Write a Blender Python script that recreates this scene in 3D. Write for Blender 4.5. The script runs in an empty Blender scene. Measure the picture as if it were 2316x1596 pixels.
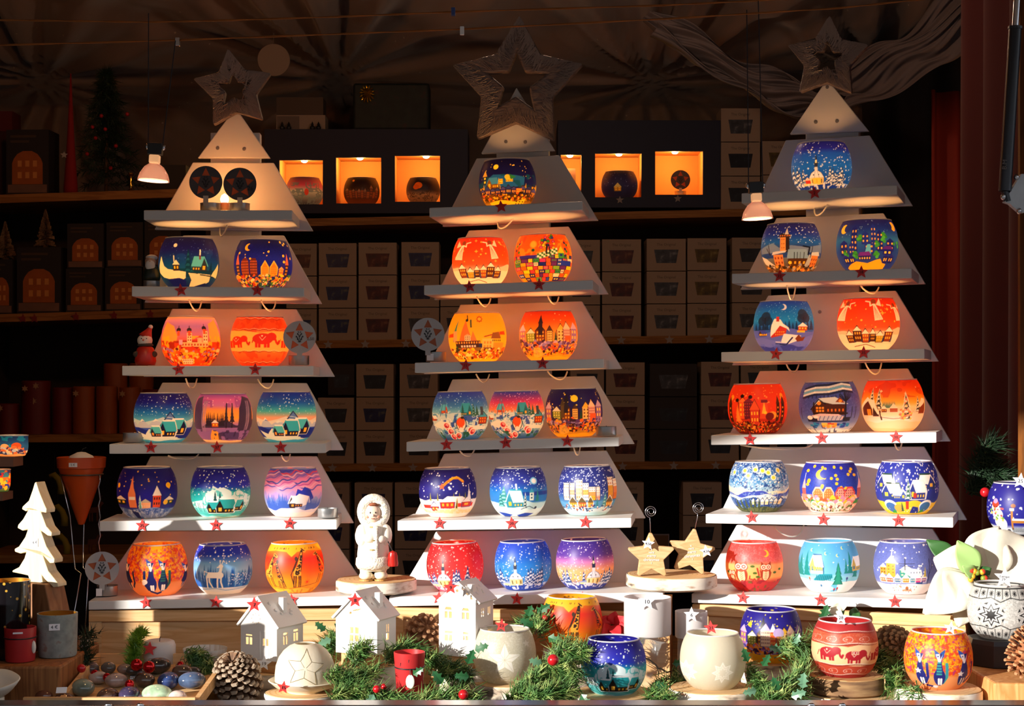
import bpy, bmesh, math, random
import numpy as np
from mathutils import Vector, Matrix
from mathutils.geometry import tessellate_polygon
PI = math.pi
SC = bpy.context.scene
COL = SC.collection
F, CX, CY, ZC = 3600.0, 1158.0, 870.0, 1.52     # focal length in pixels of the 2316x1596 frame, horizon row, eye height
COUNTER = ZC - 0.57

def W(px, py, D):
    """point at distance D in front of the stall visitor seen at (px, py)"""
    return Vector(((px - CX) / F * D, D, ZC - (py - CY) / F * D))

# ------------------------------------------------------------------ mesh building
class MB:
    def __init__(s):
        s.v, s.f = [], []
    def add(s, vs, fs):
        b = len(s.v)
        s.v += [tuple(p) for p in vs]
        s.f += [tuple(b + i for i in f) for f in fs]
        return s
    def box(s, x0, x1, y0, y1, z0, z1, M=None):
        vs = [Vector(p) for p in ((x0,y0,z0),(x1,y0,z0),(x1,y1,z0),(x0,y1,z0),(x0,y0,z1),(x1,y0,z1),(x1,y1,z1),(x0,y1,z1))]
        if M: vs = [M @ p for p in vs]
        return s.add(vs, [(0,3,2,1),(4,5,6,7),(0,1,5,4),(1,2,6,5),(2,3,7,6),(3,0,4,7)])
    def prism(s, pts, d):
        """front outline pts (counter-clockwise seen from the front) pushed back by vector d"""
        pts = [Vector(p) for p in pts]; n = len(pts); d = Vector(d)
        fs = [tuple(range(n)), tuple(range(2*n-1, n-1, -1))]
        fs += [((i+1) % n, i, n+i, n+(i+1) % n) for i in range(n)]
        return s.add(pts + [p + d for p in pts], fs)
    def lathe(s, prof, n=32, c=(0,0,0), M=None, close=False, a0=0.0):
        """prof: list of (r, z); closed with discs where r is 0"""
        vs, fs, rings = [], [], []
        for r, z in prof:
            if r < 1e-6:
                rings.append([len(vs)]); vs.append(Vector((c[0], c[1], c[2]+z)))
            else:
                rings.append(list(range(len(vs), len(vs)+n)))
                vs += [Vector((c[0]+r*math.cos(a0+2*PI*i/n), c[1]+r*math.sin(a0+2*PI*i/n), c[2]+z)) for i in range(n)]
        prs = list(zip(rings, rings[1:])) + ([(rings[-1], rings[0])] if close else [])
        for a, b in prs:
            for i in range(n):
                j = (i+1) % n
                if len(a) == 1 and len(b) == 1: continue
                if len(a) == 1: fs.append((a[0], b[j], b[i]))
                elif len(b) == 1: fs.append((a[i], a[j], b[0]))
                else: fs.append((a[i], a[j], b[j], b[i]))
        if M: vs = [M @ p for p in vs]
        return s.add(vs, fs)
    def ell(s, c, r, n=20, m=12, M=None):
        rx, ry, rz = (r, r, r) if not hasattr(r, '__len__') else r
        prof = [(math.cos(-PI/2+PI*k/m), math.sin(-PI/2+PI*k/m)) for k in range(m+1)]
        prof[0] = (0, -1); prof[-1] = (0, 1)
        T = Matrix.Translation(c) @ Matrix.Diagonal((rx, ry, rz, 1))
        if M: T = M @ T
        return s.lathe(prof, n, M=T)
    def tube(s, pts, r, n=6, closed=False):
        pts = [Vector(p) for p in pts]; m = len(pts)
        rad = r if hasattr(r, '__len__') else [r]*m
        vs, fs = [], []
        up = None
        for i, p in enumerate(pts):
            a = pts[(i-1) % m] if closed or i > 0 else p
            b = pts[(i+1) % m] if closed or i < m-1 else p
            t = (b - a)
            t = t.normalized() if t.length > 1e-9 else Vector((0,0,1))
            if up is None:
                up = t.orthogonal().normalized()
            up = (up - t*up.dot(t))
            up = up.normalized() if up.length > 1e-6 else t.orthogonal().normalized()
            w = t.cross(up)
            for k in range(n):
                an = 2*PI*k/n
                vs.append(p + (up*math.cos(an) + w*math.sin(an))*rad[i])
        for i in range(m if closed else m-1):
            j = (i+1) % m
            for k in range(n):
                l = (k+1) % n
                fs.append((i*n+k, i*n+l, j*n+l, j*n+k))
        if not closed:
            fs += [tuple(range(n-1, -1, -1)), tuple((m-1)*n+k for k in range(n))]
        return s.add(vs, fs)
    def plate(s, outer, holes, th, M=None):
        """flat plate in the local xz plane, front at y=0, thickness th, with through holes"""
        loops = [list(outer)] + [list(h) for h in holes]
        tri = tessellate_polygon([[Vector((x, z, 0)) for x, z in l] for l in loops])
        flat = [p for l in loops for p in l]; n = len(flat)
        vs = [Vector((x, 0, z)) for x, z in flat] + [Vector((x, th, z)) for x, z in flat]
        fs = []
        for t in tri:
            a, b, c = [Vector((flat[i][0], flat[i][1])) for i in t]
            ccw = (b-a).x*(c-a).y - (b-a).y*(c-a).x > 0
            t = tuple(t) if ccw else tuple(reversed(t))
            fs.append(t); fs.append(tuple(n+i for i in reversed(t)))
        o = 0
        for li, l in enumerate(loops):
            k = len(l)
            area = sum(l[i][0]*l[(i+1) % k][1] - l[(i+1) % k][0]*l[i][1] for i in range(k))
            fl = (area > 0) != (li > 0)
            for i in range(k):
                a, b = o+i, o+(i+1) % k
                fs.append((b, a, n+a, n+b) if fl else (a, b, n+b, n+a))
            o += k
        if M: vs = [M @ p for p in vs]
        return s.add(vs, fs)
    def data(s, name, m, smooth=False):
        me = bpy.data.meshes.new(name)
        me.from_pydata(s.v, [], s.f); me.update()
        if m: me.materials.append(m)
        if smooth:
            me.polygons.foreach_set('use_smooth', [True]*len(me.polygons))
            if smooth != 'all':
                try: me.set_sharp_from_angle(angle=math.radians(40))
                except Exception: pass
        return me
    def build(s, name, m, parent=None, smooth=False, bevel=0, label=None):
        o = link(s.data(name, m, smooth), name, parent)
        if bevel:
            b = o.modifiers.new('edge', 'BEVEL'); b.width = bevel; b.segments = 2; b.limit_method = 'ANGLE'
        if label: o['label'] = label
        return o

def link(me, name, parent=None, loc=None, M=None):
    o = bpy.data.objects.new(name, me); COL.objects.link(o)
    if parent: o.parent = parent
    if loc: o.location = loc
    if M: o.matrix_local = M
    return o

LABELS = set()
def tag(o, label, cat, group=None):
    if label in LABELS: print('SAME LABEL', label)
    LABELS.add(label)
    o['label'] = label; o['category'] = cat
    if group: o['group'] = group
    return o
def thing(name, label, cat, loc=(0,0,0), rz=0.0, group=None):
    o = bpy.data.objects.new(name, None); COL.objects.link(o)
    o.empty_display_size = .02
    o.location = loc; o.rotation_euler = (0, 0, rz)
    return tag(o, label, cat, group)
def struct(o):
    o['kind'] = 'structure'; return o
def face_cam(p):
    return math.atan2(-p[0], p[1])

_txt = {}
def text_mesh(s, size, m, th=0.0002):
    k = (s, size, m.name)
    if k not in _txt:
        cu = bpy.data.curves.new('writing', 'FONT'); cu.body = s; cu.size = size
        cu.align_x = 'CENTER'; cu.align_y = 'CENTER'; cu.extrude = th; cu.resolution_u = 2; cu.space_line = .8
        o = bpy.data.objects.new('writing', cu); COL.objects.link(o)
        bpy.context.view_layer.update()
        me = bpy.data.meshes.new_from_object(o.evaluated_get(bpy.context.evaluated_depsgraph_get()))
        bpy.data.objects.remove(o); bpy.data.curves.remove(cu)
        me.materials.clear(); me.materials.append(m)
        _txt[k] = me
    return _txt[k]
def text(s, size, m, parent, x=0, y=-.001, z=0, name='writing', rot=0.0):
    o = link(text_mesh(s, size, m), name, parent)
    o.rotation_euler = (PI/2, rot, 0); o.location = (x, y, z)
    return o

# ------------------------------------------------------------------ materials
def srgb(h):
    h = h.lstrip('#'); return [int(h[i:i+2], 16)/255 for i in (0,2,4)]
def lin1(c): return c/12.92 if c <= .04045 else ((c+.055)/1.055)**2.4
def rgba(h): return [lin1(c) for c in srgb(h)] + [1.0]
MATS = {}
def nodes(name):
    m = bpy.data.materials.new(name); m.use_nodes = True
    nt = m.node_tree; bs = nt.nodes['Principled BSDF']
    MATS[name] = m
    return m, nt, bs
def setp(bs, **k):
    for a, v in k.items():
        n = {'rough':'Roughness','metal':'Metallic','spec':'Specular IOR Level','coat':'Coat Weight','coatr':'Coat Roughness','trans':'Transmission Weight','ior':'IOR','alpha':'Alpha','sheen':'Sheen Weight','sss':'Subsurface Weight'}[a]
        bs.inputs[n].default_value = v
def plain(name, h, vary=0.0, vscale=20.0, bump=0.0, bscale=60.0, emit=None, es=0.0, **k):
    if name in MATS: return MATS[name]
    m, nt, bs = nodes(name)
    k.setdefault('rough', .5)
    setp(bs, **k)
    c = rgba(h); bs.inputs['Base Color'].default_value = c
    tc = nt.nodes.new('ShaderNodeTexCoord')
    if vary:
        nz = nt.nodes.new('ShaderNodeTexNoise'); nz.inputs['Scale'].default_value = vscale; nz.inputs['Detail'].default_value = 5
        nt.links.new(tc.outputs['Object'], nz.inputs['Vector'])
        mx = nt.nodes.new('ShaderNodeMix'); mx.data_type = 'RGBA'
        mx.inputs[6].default_value = [x*(1-vary) for x in c[:3]]+[1]; mx.inputs[7].default_value = [min(1,x*(1+vary)) for x in c[:3]]+[1]
        nt.links.new(nz.outputs['Fac'], mx.inputs[0]); nt.links.new(mx.outputs[2], bs.inputs['Base Color'])
    if bump:
        nz = nt.nodes.new('ShaderNodeTexNoise'); nz.inputs['Scale'].default_value = bscale; nz.inputs['Detail'].default_value = 6
        nt.links.new(tc.outputs['Object'], nz.inputs['Vector'])
        bp = nt.nodes.new('ShaderNodeBump'); bp.inputs['Strength'].default_value = bump; bp.inputs['Distance'].default_value = .002
        nt.links.new(nz.outputs['Fac'], bp.inputs['Height']); nt.links.new(bp.outputs['Normal'], bs.inputs['Normal'])
    if emit:
        bs.inputs['Emission Color'].default_value = rgba(emit); bs.inputs['Emission Strength'].default_value = es
    return m
def ramp(nt, stops):
    r = nt.nodes.new('ShaderNodeValToRGB')
    e = r.color_ramp.elements
    while len(e) < len(stops): e.new(.5)
    for el, (p, h) in zip(e, stops):
        el.position = p; el.color = rgba(h)
    return r
def wood(name, c1, c2, stretch=(1.2, 14, 14), scale=6.0, rough=.55, knots=None):
    m, nt, bs = nodes(name); setp(bs, rough=rough, spec=.3)
    tc = nt.nodes.new('ShaderNodeTexCoord'); mp = nt.nodes.new('ShaderNodeMapping')
    mp.inputs['Scale'].default_value = stretch
    nt.links.new(tc.outputs['Object'], mp.inputs['Vector'])
    nz = nt.nodes.new('ShaderNodeTexNoise'); nz.inputs['Scale'].default_value = scale; nz.inputs['Detail'].default_value = 4; nz.inputs['Distortion'].default_value = .6
    nt.links.new(mp.outputs['Vector'], nz.inputs['Vector'])
    r = ramp(nt, [(.3, c1), (.48, c2), (.56, c1), (.75, c2)])
    nt.links.new(nz.outputs['Fac'], r.inputs['Fac'])
    out = r.outputs['Color']
    if knots:
        vo = nt.nodes.new('ShaderNodeTexVoronoi'); vo.inputs['Scale'].default_value = 7
        mp2 = nt.nodes.new('ShaderNodeMapping'); mp2.inputs['Scale'].default_value = (1, 1, 2.2)
        nt.links.new(tc.outputs['Object'], mp2.inputs['Vector']); nt.links.new(mp2.outputs['Vector'], vo.inputs['Vector'])
        r2 = ramp(nt, [(.05, '#ffffff'), (.13, '#000000')])
        nt.links.new(vo.outputs['Distance'], r2.inputs['Fac'])
        mx = nt.nodes.new('ShaderNodeMix'); mx.data_type = 'RGBA'
        nt.links.new(r2.outputs['Color'], mx.inputs[0]); nt.links.new(out, mx.inputs[6]); mx.inputs[7].default_value = rgba(knots)
        out = mx.outputs[2]
    nt.links.new(out, bs.inputs['Base Color'])
    return m
def blotch(name, stops, scale=20, stretch=(1,1,1), rough=.6, detail=5, bump=0.0, emit=0.0, **k):
    m, nt, bs = nodes(name); setp(bs, rough=rough, **k)
    tc = nt.nodes.new('ShaderNodeTexCoord'); mp = nt.nodes.new('ShaderNodeMapping'); mp.inputs['Scale'].default_value = stretch
    nt.links.new(tc.outputs['Object'], mp.inputs['Vector'])
    nz = nt.nodes.new('ShaderNodeTexNoise'); nz.inputs['Scale'].default_value = scale; nz.inputs['Detail'].default_value = detail
    nt.links.new(mp.outputs['Vector'], nz.inputs['Vector'])
    r = ramp(nt, stops); nt.links.new(nz.outputs['Fac'], r.inputs['Fac'])
    nt.links.new(r.outputs['Color'], bs.inputs['Base Color'])
    if bump:
        bp = nt.nodes.new('ShaderNodeBump'); bp.inputs['Strength'].default_value = bump; bp.inputs['Distance'].default_value = .003
        nt.links.new(nz.outputs['Fac'], bp.inputs['Height']); nt.links.new(bp.outputs['Normal'], bs.inputs['Normal'])
    return m
def glass(name, h='#ffffff', rough=.02, tint_alpha=None):
    m, nt, bs = nodes(name)
    setp(bs, rough=rough, trans=1.0, ior=1.45); bs.inputs['Base Color'].default_value = rgba(h)
    return m
def clear(name, h='#ffffff', fac=.2, rough=.08):
    """thin glass: mostly see-through with a glossy coat"""
    m, nt, bs = nodes(name); setp(bs, rough=rough, spec=.8); bs.inputs['Base Color'].default_value = rgba(h)
    tr = nt.nodes.new('ShaderNodeBsdfTransparent'); mx = nt.nodes.new('ShaderNodeMixShader'); mx.inputs[0].default_value = fac
    out = nt.nodes['Material Output']
    nt.links.new(tr.outputs[0], mx.inputs[1]); nt.links.new(bs.outputs[0], mx.inputs[2]); nt.links.new(mx.outputs[0], out.inputs['Surface'])
    return m
def translucent(name, h, fac=.45, rough=.4, attr=None, bump=0.0, bscale=200.0, spec=.5, sat=1.0, tint=1.0):
    """painted or waxy shell that passes light: reflecting and transmitting halves share the colour"""
    m, nt, bs = nodes(name); setp(bs, rough=rough, spec=spec)
    tl = nt.nodes.new('ShaderNodeBsdfTranslucent'); mx = nt.nodes.new('ShaderNodeMixShader'); mx.inputs[0].default_value = fac
    bs.inputs['Base Color'].default_value = rgba(h); tl.inputs['Color'].default_value = rgba(h)
    if attr:
        at = nt.nodes.new('ShaderNodeAttribute'); at.attribute_name = attr
        nt.links.new(at.outputs['Color'], bs.inputs['Base Color'])
        nt.links.new(at.outputs['Color'], tl.inputs['Color'])
    if bump:
        tc = nt.nodes.new('ShaderNodeTexCoord'); nz = nt.nodes.new('ShaderNodeTexNoise'); nz.inputs['Scale'].default_value = bscale
        nt.links.new(tc.outputs['Object'], nz.inputs['Vector'])
        bp = nt.nodes.new('ShaderNodeBump'); bp.inputs['Strength'].default_value = bump; bp.inputs['Distance'].default_value = .002
        nt.links.new(nz.outputs['Fac'], bp.inputs['Height']); nt.links.new(bp.outputs['Normal'], bs.inputs['Normal'])
    out = nt.nodes['Material Output']
    nt.links.new(bs.outputs[0], mx.inputs[1]); nt.links.new(tl.outputs[0], mx.inputs[2]); nt.links.new(mx.outputs[0], out.inputs['Surface'])
    return m
def glow(name, h, s):
    m, nt, bs = nodes(name); bs.inputs['Base Color'].default_value = rgba(h)
    bs.inputs['Emission Color'].default_value = rgba(h); bs.inputs['Emission Strength'].default_value = s
    return m

# ------------------------------------------------------------------ painter for the painted glass globes
class Cv:
    """a little canvas wrapped round half a globe; s = -1..1 across the front as seen, v = 0 base .. 1 rim"""
    W, H = 640, 400
    K = 1.7
    def __init__(c, *stops, seed=1):
        c.r = np.random.RandomState(seed)
        st = sorted(stops)
        v = 1 - (np.arange(c.H)+.5)/c.H
        cols = np.array([srgb(h) for _, h in st]); ps = [p for p, _ in st]
        row = np.stack([np.interp(v, ps, cols[:, i]) for i in range(3)], 1)
        c.a = np.repeat(row[:, None, :], c.W, 1)
    def X(c, s): return (math.asin(max(-1, min(1, s)))/(PI/2)+1)/2*c.W
    def Y(c, v): return (1-v)*c.H
    def _put(c, x0, x1, y0, y1, fn, h, al=1.0):
        x0, x1, y0, y1 = int(math.floor(x0)), int(math.ceil(x1))+1, max(0, int(math.floor(y0))), min(c.H, int(math.ceil(y1))+1)
        if y1 <= y0 or x1 <= x0: return
        gx, gy = np.meshgrid(np.arange(x0, x1)+.5, np.arange(y0, y1)+.5)
        m = fn(gx, gy)
        if not m.any(): return
        yy, xx = np.nonzero(m)
        yy += y0; xx = (xx+x0) % c.W
        c.a[yy, xx] = c.a[yy, xx]*(1-al) + np.array(srgb(h))*al
    def poly(c, pts, h, al=1.0, raw=False):
        P = [(x, y) if raw else (c.X(x), c.Y(y)) for x, y in pts]
        xs = [p[0] for p in P]; ys = [p[1] for p in P]
        def fn(gx, gy):
            m = np.zeros(gx.shape, bool)
            for (xa, ya), (xb, yb) in zip(P, P[1:]+P[:1]):
                if ya == yb: continue
                m ^= ((gy >= min(ya, yb)) & (gy < max(ya, yb)) & (gx < (xb-xa)*(gy-ya)/(yb-ya)+xa))
            return m
        c._put(min(xs), max(xs), min(ys), max(ys), fn, h, al)
        return c
    def circ(c, s, v, r, h, al=1.0, rx=None, raw=False):
        x, y = (s, v) if raw else (c.X(s), c.Y(v))
        ry = r*c.H; rx = (rx*c.H if rx else ry)
        c._put(x-rx, x+rx, y-ry, y+ry, lambda gx, gy: ((gx-x)/rx)**2+((gy-y)/ry)**2 <= 1, h, al)
        return c
    def line(c, pts, w, h, al=1.0):
        P = [(c.X(x), c.Y(y)) for x, y in pts]; w = w*c.H/2
        for (xa, ya), (xb, yb) in zip(P, P[1:]):
            dx, dy = xb-xa, yb-ya; L = dx*dx+dy*dy+1e-9
            def fn(gx, gy):
                t = np.clip(((gx-xa)*dx+(gy-ya)*dy)/L, 0, 1)
                return (gx-xa-t*dx)**2+(gy-ya-t*dy)**2 <= w*w
            c._put(min(xa, xb)-w, max(xa, xb)+w, min(ya, yb)-w, max(ya, yb)+w, fn, h, al)
        return c
    def rect(c, s0, s1, v0, v1, h, al=1.0): return c.poly([(s0,v0),(s1,v0),(s1,v1),(s0,v1)], h, al)
    def snow(c, n, v0, v1, r, h='#ffffff', jit=.5, star=False, al=1.0):
        for i in range(n):
            x, y = c.r.rand()*c.W, c.Y(v0+(v1-v0)*c.r.rand()); rr = r*(1-jit+2*jit*c.r.rand())
            if star and i % 4 == 0:
                for ax, ay in ((2.4, .7), (.7, 2.4)): c.circ(x, y, rr*ay, h, al, rx=rr*ax, raw=True)
            else: c.circ(x, y, rr, h, al, raw=True)
        return c
    def noise(c, nx, ny):
        g = c.r.rand(ny+1, nx); g = np.concatenate([g, g[:, :1]], 1)
        x = np.linspace(0, nx, c.W, endpoint=False); y = np.linspace(0, ny, c.H, endpoint=False)
        xi, yi = x.astype(int), y.astype(int); fx, fy = x-xi, y-yi
        fx, fy = fx*fx*(3-2*fx), fy*fy*(3-2*fy)
        a = g[yi][:, xi]*(1-fx)+g[yi][:, xi+1]*fx; b = g[yi+1][:, xi]*(1-fx)+g[yi+1][:, xi+1]*fx
        return a*(1-fy)[:, None]+b*fy[:, None]
    def mott(c, nx, ny, lo, hi, h, v0=0, v1=1, al=1.0, warp=0):
        n = c.noise(nx, ny)*.65+c.noise(nx*2, ny*2)*.35
        v = 1-(np.arange(c.H)+.5)/c.H
        m = (n > lo) & (n < hi) & ((v >= v0) & (v <= v1))[:, None]
        c.a[m] = c.a[m]*(1-al)+np.array(srgb(h))*al
        return c
    def grain(c, amt=.05):
        c.a = np.clip(c.a*(1+(c.noise(160, 100)-.5)[..., None]*amt*2), 0, 1); return c
    def hill(c, v, amp, k, h, ph=0.0, v0=0.0, al=1.0):
        xs = np.linspace(0, c.W, 81)
        top = [(x, c.Y(v+amp*math.sin(2*PI*k*x/c.W+ph)+amp*.4*math.sin(2*PI*(2*k+1)*x/c.W+ph*1.7))) for x in xs]
        return c.poly(top+[(c.W, c.Y(v0)), (0, c.Y(v0))], h, al, raw=True)
    def peaks(c, v, amp, n, h, cap=None, v0=0.0):
        xs = np.linspace(0, c.W, 2*n+1)
        ys = [v+(amp*(.55+.45*c.r.rand()) if i % 2 else -amp*.3*c.r.rand()) for i in range(2*n+1)]; ys[-1] = ys[0]
        c.poly([(x, c.Y(y)) for x, y in zip(xs, ys)]+[(c.W, c.Y(v0)), (0, c.Y(v0))], h, raw=True)
        if cap:
            for i in range(1, 2*n, 2):
                x, y, d = xs[i], ys[i], (xs[1]-xs[0])
                q = .45
                c.poly([(x, c.Y(y)), (x+d*q, c.Y(y-(y-ys[i+1])*q)), (x+d*.1, c.Y(y-amp*.3)), (x-d*.15, c.Y(y-amp*.42)), (x-d*q, c.Y(y-(y-ys[i-1])*q))], cap, raw=True)
        return c
    def pine(c, s, v, h, col, sn=None, w=.36, dots=None):
        for i, (a, b, ww) in enumerate(((0,.45,1),(.22,.65,.78),(.45,.84,.55),(.65,1,.34))):
            k = ww*w*h*c.K/2
            c.poly([(s-k, v+a*h), (s+k, v+a*h), (s, v+b*h)], col)
            if sn: c.poly([(s-k, v+a*h), (s-k*.3, v+(a+.03)*h), (s+k*.1, v+(a+.02)*h), (s+k*.5, v+(a+.04)*h), (s+k*.3, v+(a+.12)*h), (s-k*.35, v+(a+.13)*h)], sn)
        if dots:
            for i in range(12):
                t = c.r.rand()*.85; k = w*h*c.K/2*(1-t)*.8
                c.circ(s+k*(2*c.r.rand()-1), v+t*h, h*.03, dots[i % len(dots)])
        return c
    def wins(c, s0, s1, v0, v1, nx, ny, h, f=.5):
        for i in range(nx):
            for j in range(ny):
                a, b = s0+(s1-s0)*(i+.5-f/2)/nx, s0+(s1-s0)*(i+.5+f/2)/nx
                p, q = v0+(v1-v0)*(j+.5-f/2)/ny, v0+(v1-v0)*(j+.5+f/2)/ny
                c.rect(a, b, p, q, h)
        return c
    def house(c, s, v, w, h, wall, roof, win, rh=.1, nx=2, ny=2, out=None, eave=.02):
        a, b = s-w/2, s+w/2
        if out:
            o = .022; c.rect(a-o, b+o, v-.01, v+h, out); c.poly([(a-eave-o, v+h-.015), (b+eave+o, v+h-.015), (s, v+h+rh+.025)], out)
        c.rect(a, b, v, v+h, wall)
        c.poly([(a-eave, v+h), (b+eave, v+h), (s, v+h+rh)], roof)
        if win: c.wins(a+.01, b-.01, v+h*.12, v+h*.98, nx, ny, win)
        return c
    def hut(c, s, v, w, h, wall, roof, win, rh=.12, out=None, flip=1):
        """gable front with a long snowy roof running to one side"""
        f = flip; g = .38*w
        L, R = s-w/2*f, s+w/2*f; G = L+g*f; m = (L+G)/2
        if out: c.poly([(L-.03*f, v+h-.03), (m, v+h+rh+.03), (R-g*.35*f, v+h+rh+.03), (R+.04*f, v+h-.03), (R+.02*f, v-.01), (L-.01*f, v-.01)], out)
        c.poly([(L, v), (G, v), (G, v+h), (m, v+h+rh), (L, v+h)], wall)
        c.poly([(G, v), (R-.02*f, v), (R-.02*f, v+h*.75), (G, v+h*.75)], wall)
        c.poly([(m-.005*f, v+h+rh), (R-g*.4*f, v+h+rh), (R+.02*f, v+h*.68), (G+.015*f, v+h*.68)], roof)
        c.line([(L-.025*f, v+h-.025), (m, v+h+rh), (G+.015*f, v+h*.7)], .018, roof)
        if win:
            c.rect(min(L,G)+g*.28, max(L,G)-g*.28, v+h*.25, v+h*.8, win)
            c.wins(min(G,R)+.02, max(G,R)-.03, v+h*.08, v+h*.62, 3, 1, win)
        return c
    def church(c, s, v, k, wall='#f3dfa0', roof='#dfe6f4', dark='#27304d', side=1):
        q = 1.55*k
        c.poly([(s-.36*q, v), (s-.16*q, v), (s-.14*q, v+.1*k), (s-.36*q, v+.06*k)], '#8fa6d6'); c.rect(s-.33*q, s-.17*q, v, v+.045*k, wall)
        c.poly([(s-.18*q, v+.13*k), (s+.18*q, v+.13*k), (s+.11*q, v+.24*k), (s+.02*q, v+.29*k), (s-.02*q, v+.29*k), (s-.11*q, v+.24*k)], '#3a4a80')
        c.poly([(s-.165*q, v+.14*k), (s+.165*q, v+.14*k), (s+.1*q, v+.235*k), (s+.02*q, v+.28*k), (s-.02*q, v+.28*k), (s-.1*q, v+.235*k)], roof)
        c.line([(s-.05*q, v+.14*k), (s-.02*q, v+.28*k)], .008, '#8f9cc0').line([(s+.06*q, v+.14*k), (s+.02*q, v+.28*k)], .008, '#8f9cc0')
        c.poly([(s-.16*q, v), (s+.16*q, v), (s+.16*q, v+.135*k), (s-.16*q, v+.135*k)], wall)
        c.rect(s+.07*q, s+.16*q, v, v+.135*k, '#dcbf78')
        for d in (-.1, 0, .11): c.rect(s+(d-.014)*q, s+(d+.014)*q, v+.03*k, v+.115*k, '#6b5a35' if d else '#b98f3a')
        for d in (-.06, .05): c.rect(s+(d-.01)*q, s+(d+.01)*q, v+.185*k, v+.21*k, dark)
        c.rect(s-.05*k, s+.05*k, v+.27*k, v+.36*k, '#cfd6e2'); c.rect(s-.055*k, s+.055*k, v+.35*k, v+.41*k, dark)
        c.circ(s, v+.425*k, .034*k, dark); c.rect(s-.028*k, s+.028*k, v+.43*k, v+.49*k, '#e8dcae')
        c.poly([(s-.035*k, v+.49*k), (s+.035*k, v+.49*k), (s, v+.62*k)], dark)
        return c
    def town(c, v, s0, s1, pal, roofs, win, h0, h1, w0=.13, w1=.2, rh=.1, ny=3, out='#2a1c22'):
        s = s0; i = 0
        while s < s1:
            w = w0+(w1-w0)*c.r.rand(); h = h0+(h1-h0)*c.r.rand()
            c.house(s+w/2, v+.02*c.r.rand(), w*.92, h, pal[i % len(pal)], roofs[i % len(roofs)], win, rh*(.7+.7*c.r.rand()), 3 if w > .16 else 2, ny, out)
            s += w; i += 1
        return c
    def crowd(c, v0, v1, cols, n=150, r=.018, s0=-.99, s1=.99):
        for i in range(n):
            s = s0+(s1-s0)*c.r.rand(); v = v0+(v1-v0)*c.r.rand(); h = cols[c.r.randint(len(cols))]
            if c.r.rand() < .6: c.circ(s, v, r*(.5+c.r.rand()), h)
            else:
                k = r*(1+1.5*c.r.rand()); c.poly([(s-k*1.7, v), (s+k*1.7, v), (s+k*.5, v+k*1.2), (s-k*.5, v+k*1.2)], h)
        return c
    def moon(c, s, v, r, h, bg=None, dx=.5):
        c.circ(s, v, r, h)
        if bg: c.circ(s+dx*r*c.K*.9, v+.1*r, r*.85, bg)
        return c
    def star(c, s, v, r, h, n=5, k=.45):
        return c.poly([(s+r*c.K*(1 if i % 2 == 0 else k)*math.sin(PI*i/n), v+r*(1 if i % 2 == 0 else k)*math.cos(PI*i/n)) for i in range(2*n)], h)
    def out(c):
        a = c.a.reshape(c.H//2, 2, c.W//2, 2, 3).mean((1, 3))
        return np.where(a <= .04045, a/12.92, ((a+.055)/1.055)**2.4)

WH, NAVY = '#f4f6fb', '#10104a'
def elephant(c, s, v, k, h, d=1, wh='#f6d9c0'):
    c.circ(s, v+.12*k, .075*k, h, rx=.12*k)
    c.circ(s+.2*k*d, v+.15*k, .055*k, h, rx=.06*k)
    for dx in (-.15, -.08, .05, .12): c.rect(s+(dx-.028)*k, s+(dx+.028)*k, v, v+.12*k, h)
    c.line([(s+.26*k*d, v+.14*k), (s+.3*k*d, v+.07*k), (s+.33*k*d, v+.05*k), (s+.36*k*d, v+.09*k)], .028*k, h)
    c.line([(s-.2*k*d, v+.14*k), (s-.24*k*d, v+.07*k)], .012*k, h)
    c.line([(s-.08*k, v+.15*k), (s-.02*k, v+.1*k), (s+.06*k, v+.15*k)], .008, wh)
    c.circ(s-.02*k, v+.16*k, .015, wh)
def giraffe(c, s, v, k, d=1, body='#f3a93a', ink='#33251d'):
    nx = s+.16*k*d
    c.poly([(s-.13*k, v+.2*k), (s+.1*k, v+.2*k), (nx+.03*k, v+.72*k), (nx-.03*k, v+.72*k), (s-.02*k*d, v+.4*k), (s-.13*k*d, v+.34*k)], body)
    for dx in (-.11, -.05, .05, .1): c.line([(s+dx*k, v+.22*k), (s+dx*1.2*k, v)], .02*k, ink)
    c.line([(nx, v+.74*k), (nx+.1*k*d, v+.69*k)], .05*k, body); c.line([(nx, v+.74*k), (nx+.09*k*d, v+.7*k)], .02*k, ink)
    for i in range(26):
        t = c.r.rand(); x = s+(nx-s)*t+.08*k*(1-t)*(2*c.r.rand()-1); c.circ(x, v+(.24+.46*t)*k, .017*k, ink)
    c.line([(s+.1*k*d, v+.3*k), (nx+.03*k*d, v+.72*k)], .014*k, ink); c.line([(s-.13*k*d, v+.32*k), (nx-.03*k*d, v+.7*k)], .014*k, ink)
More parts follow.
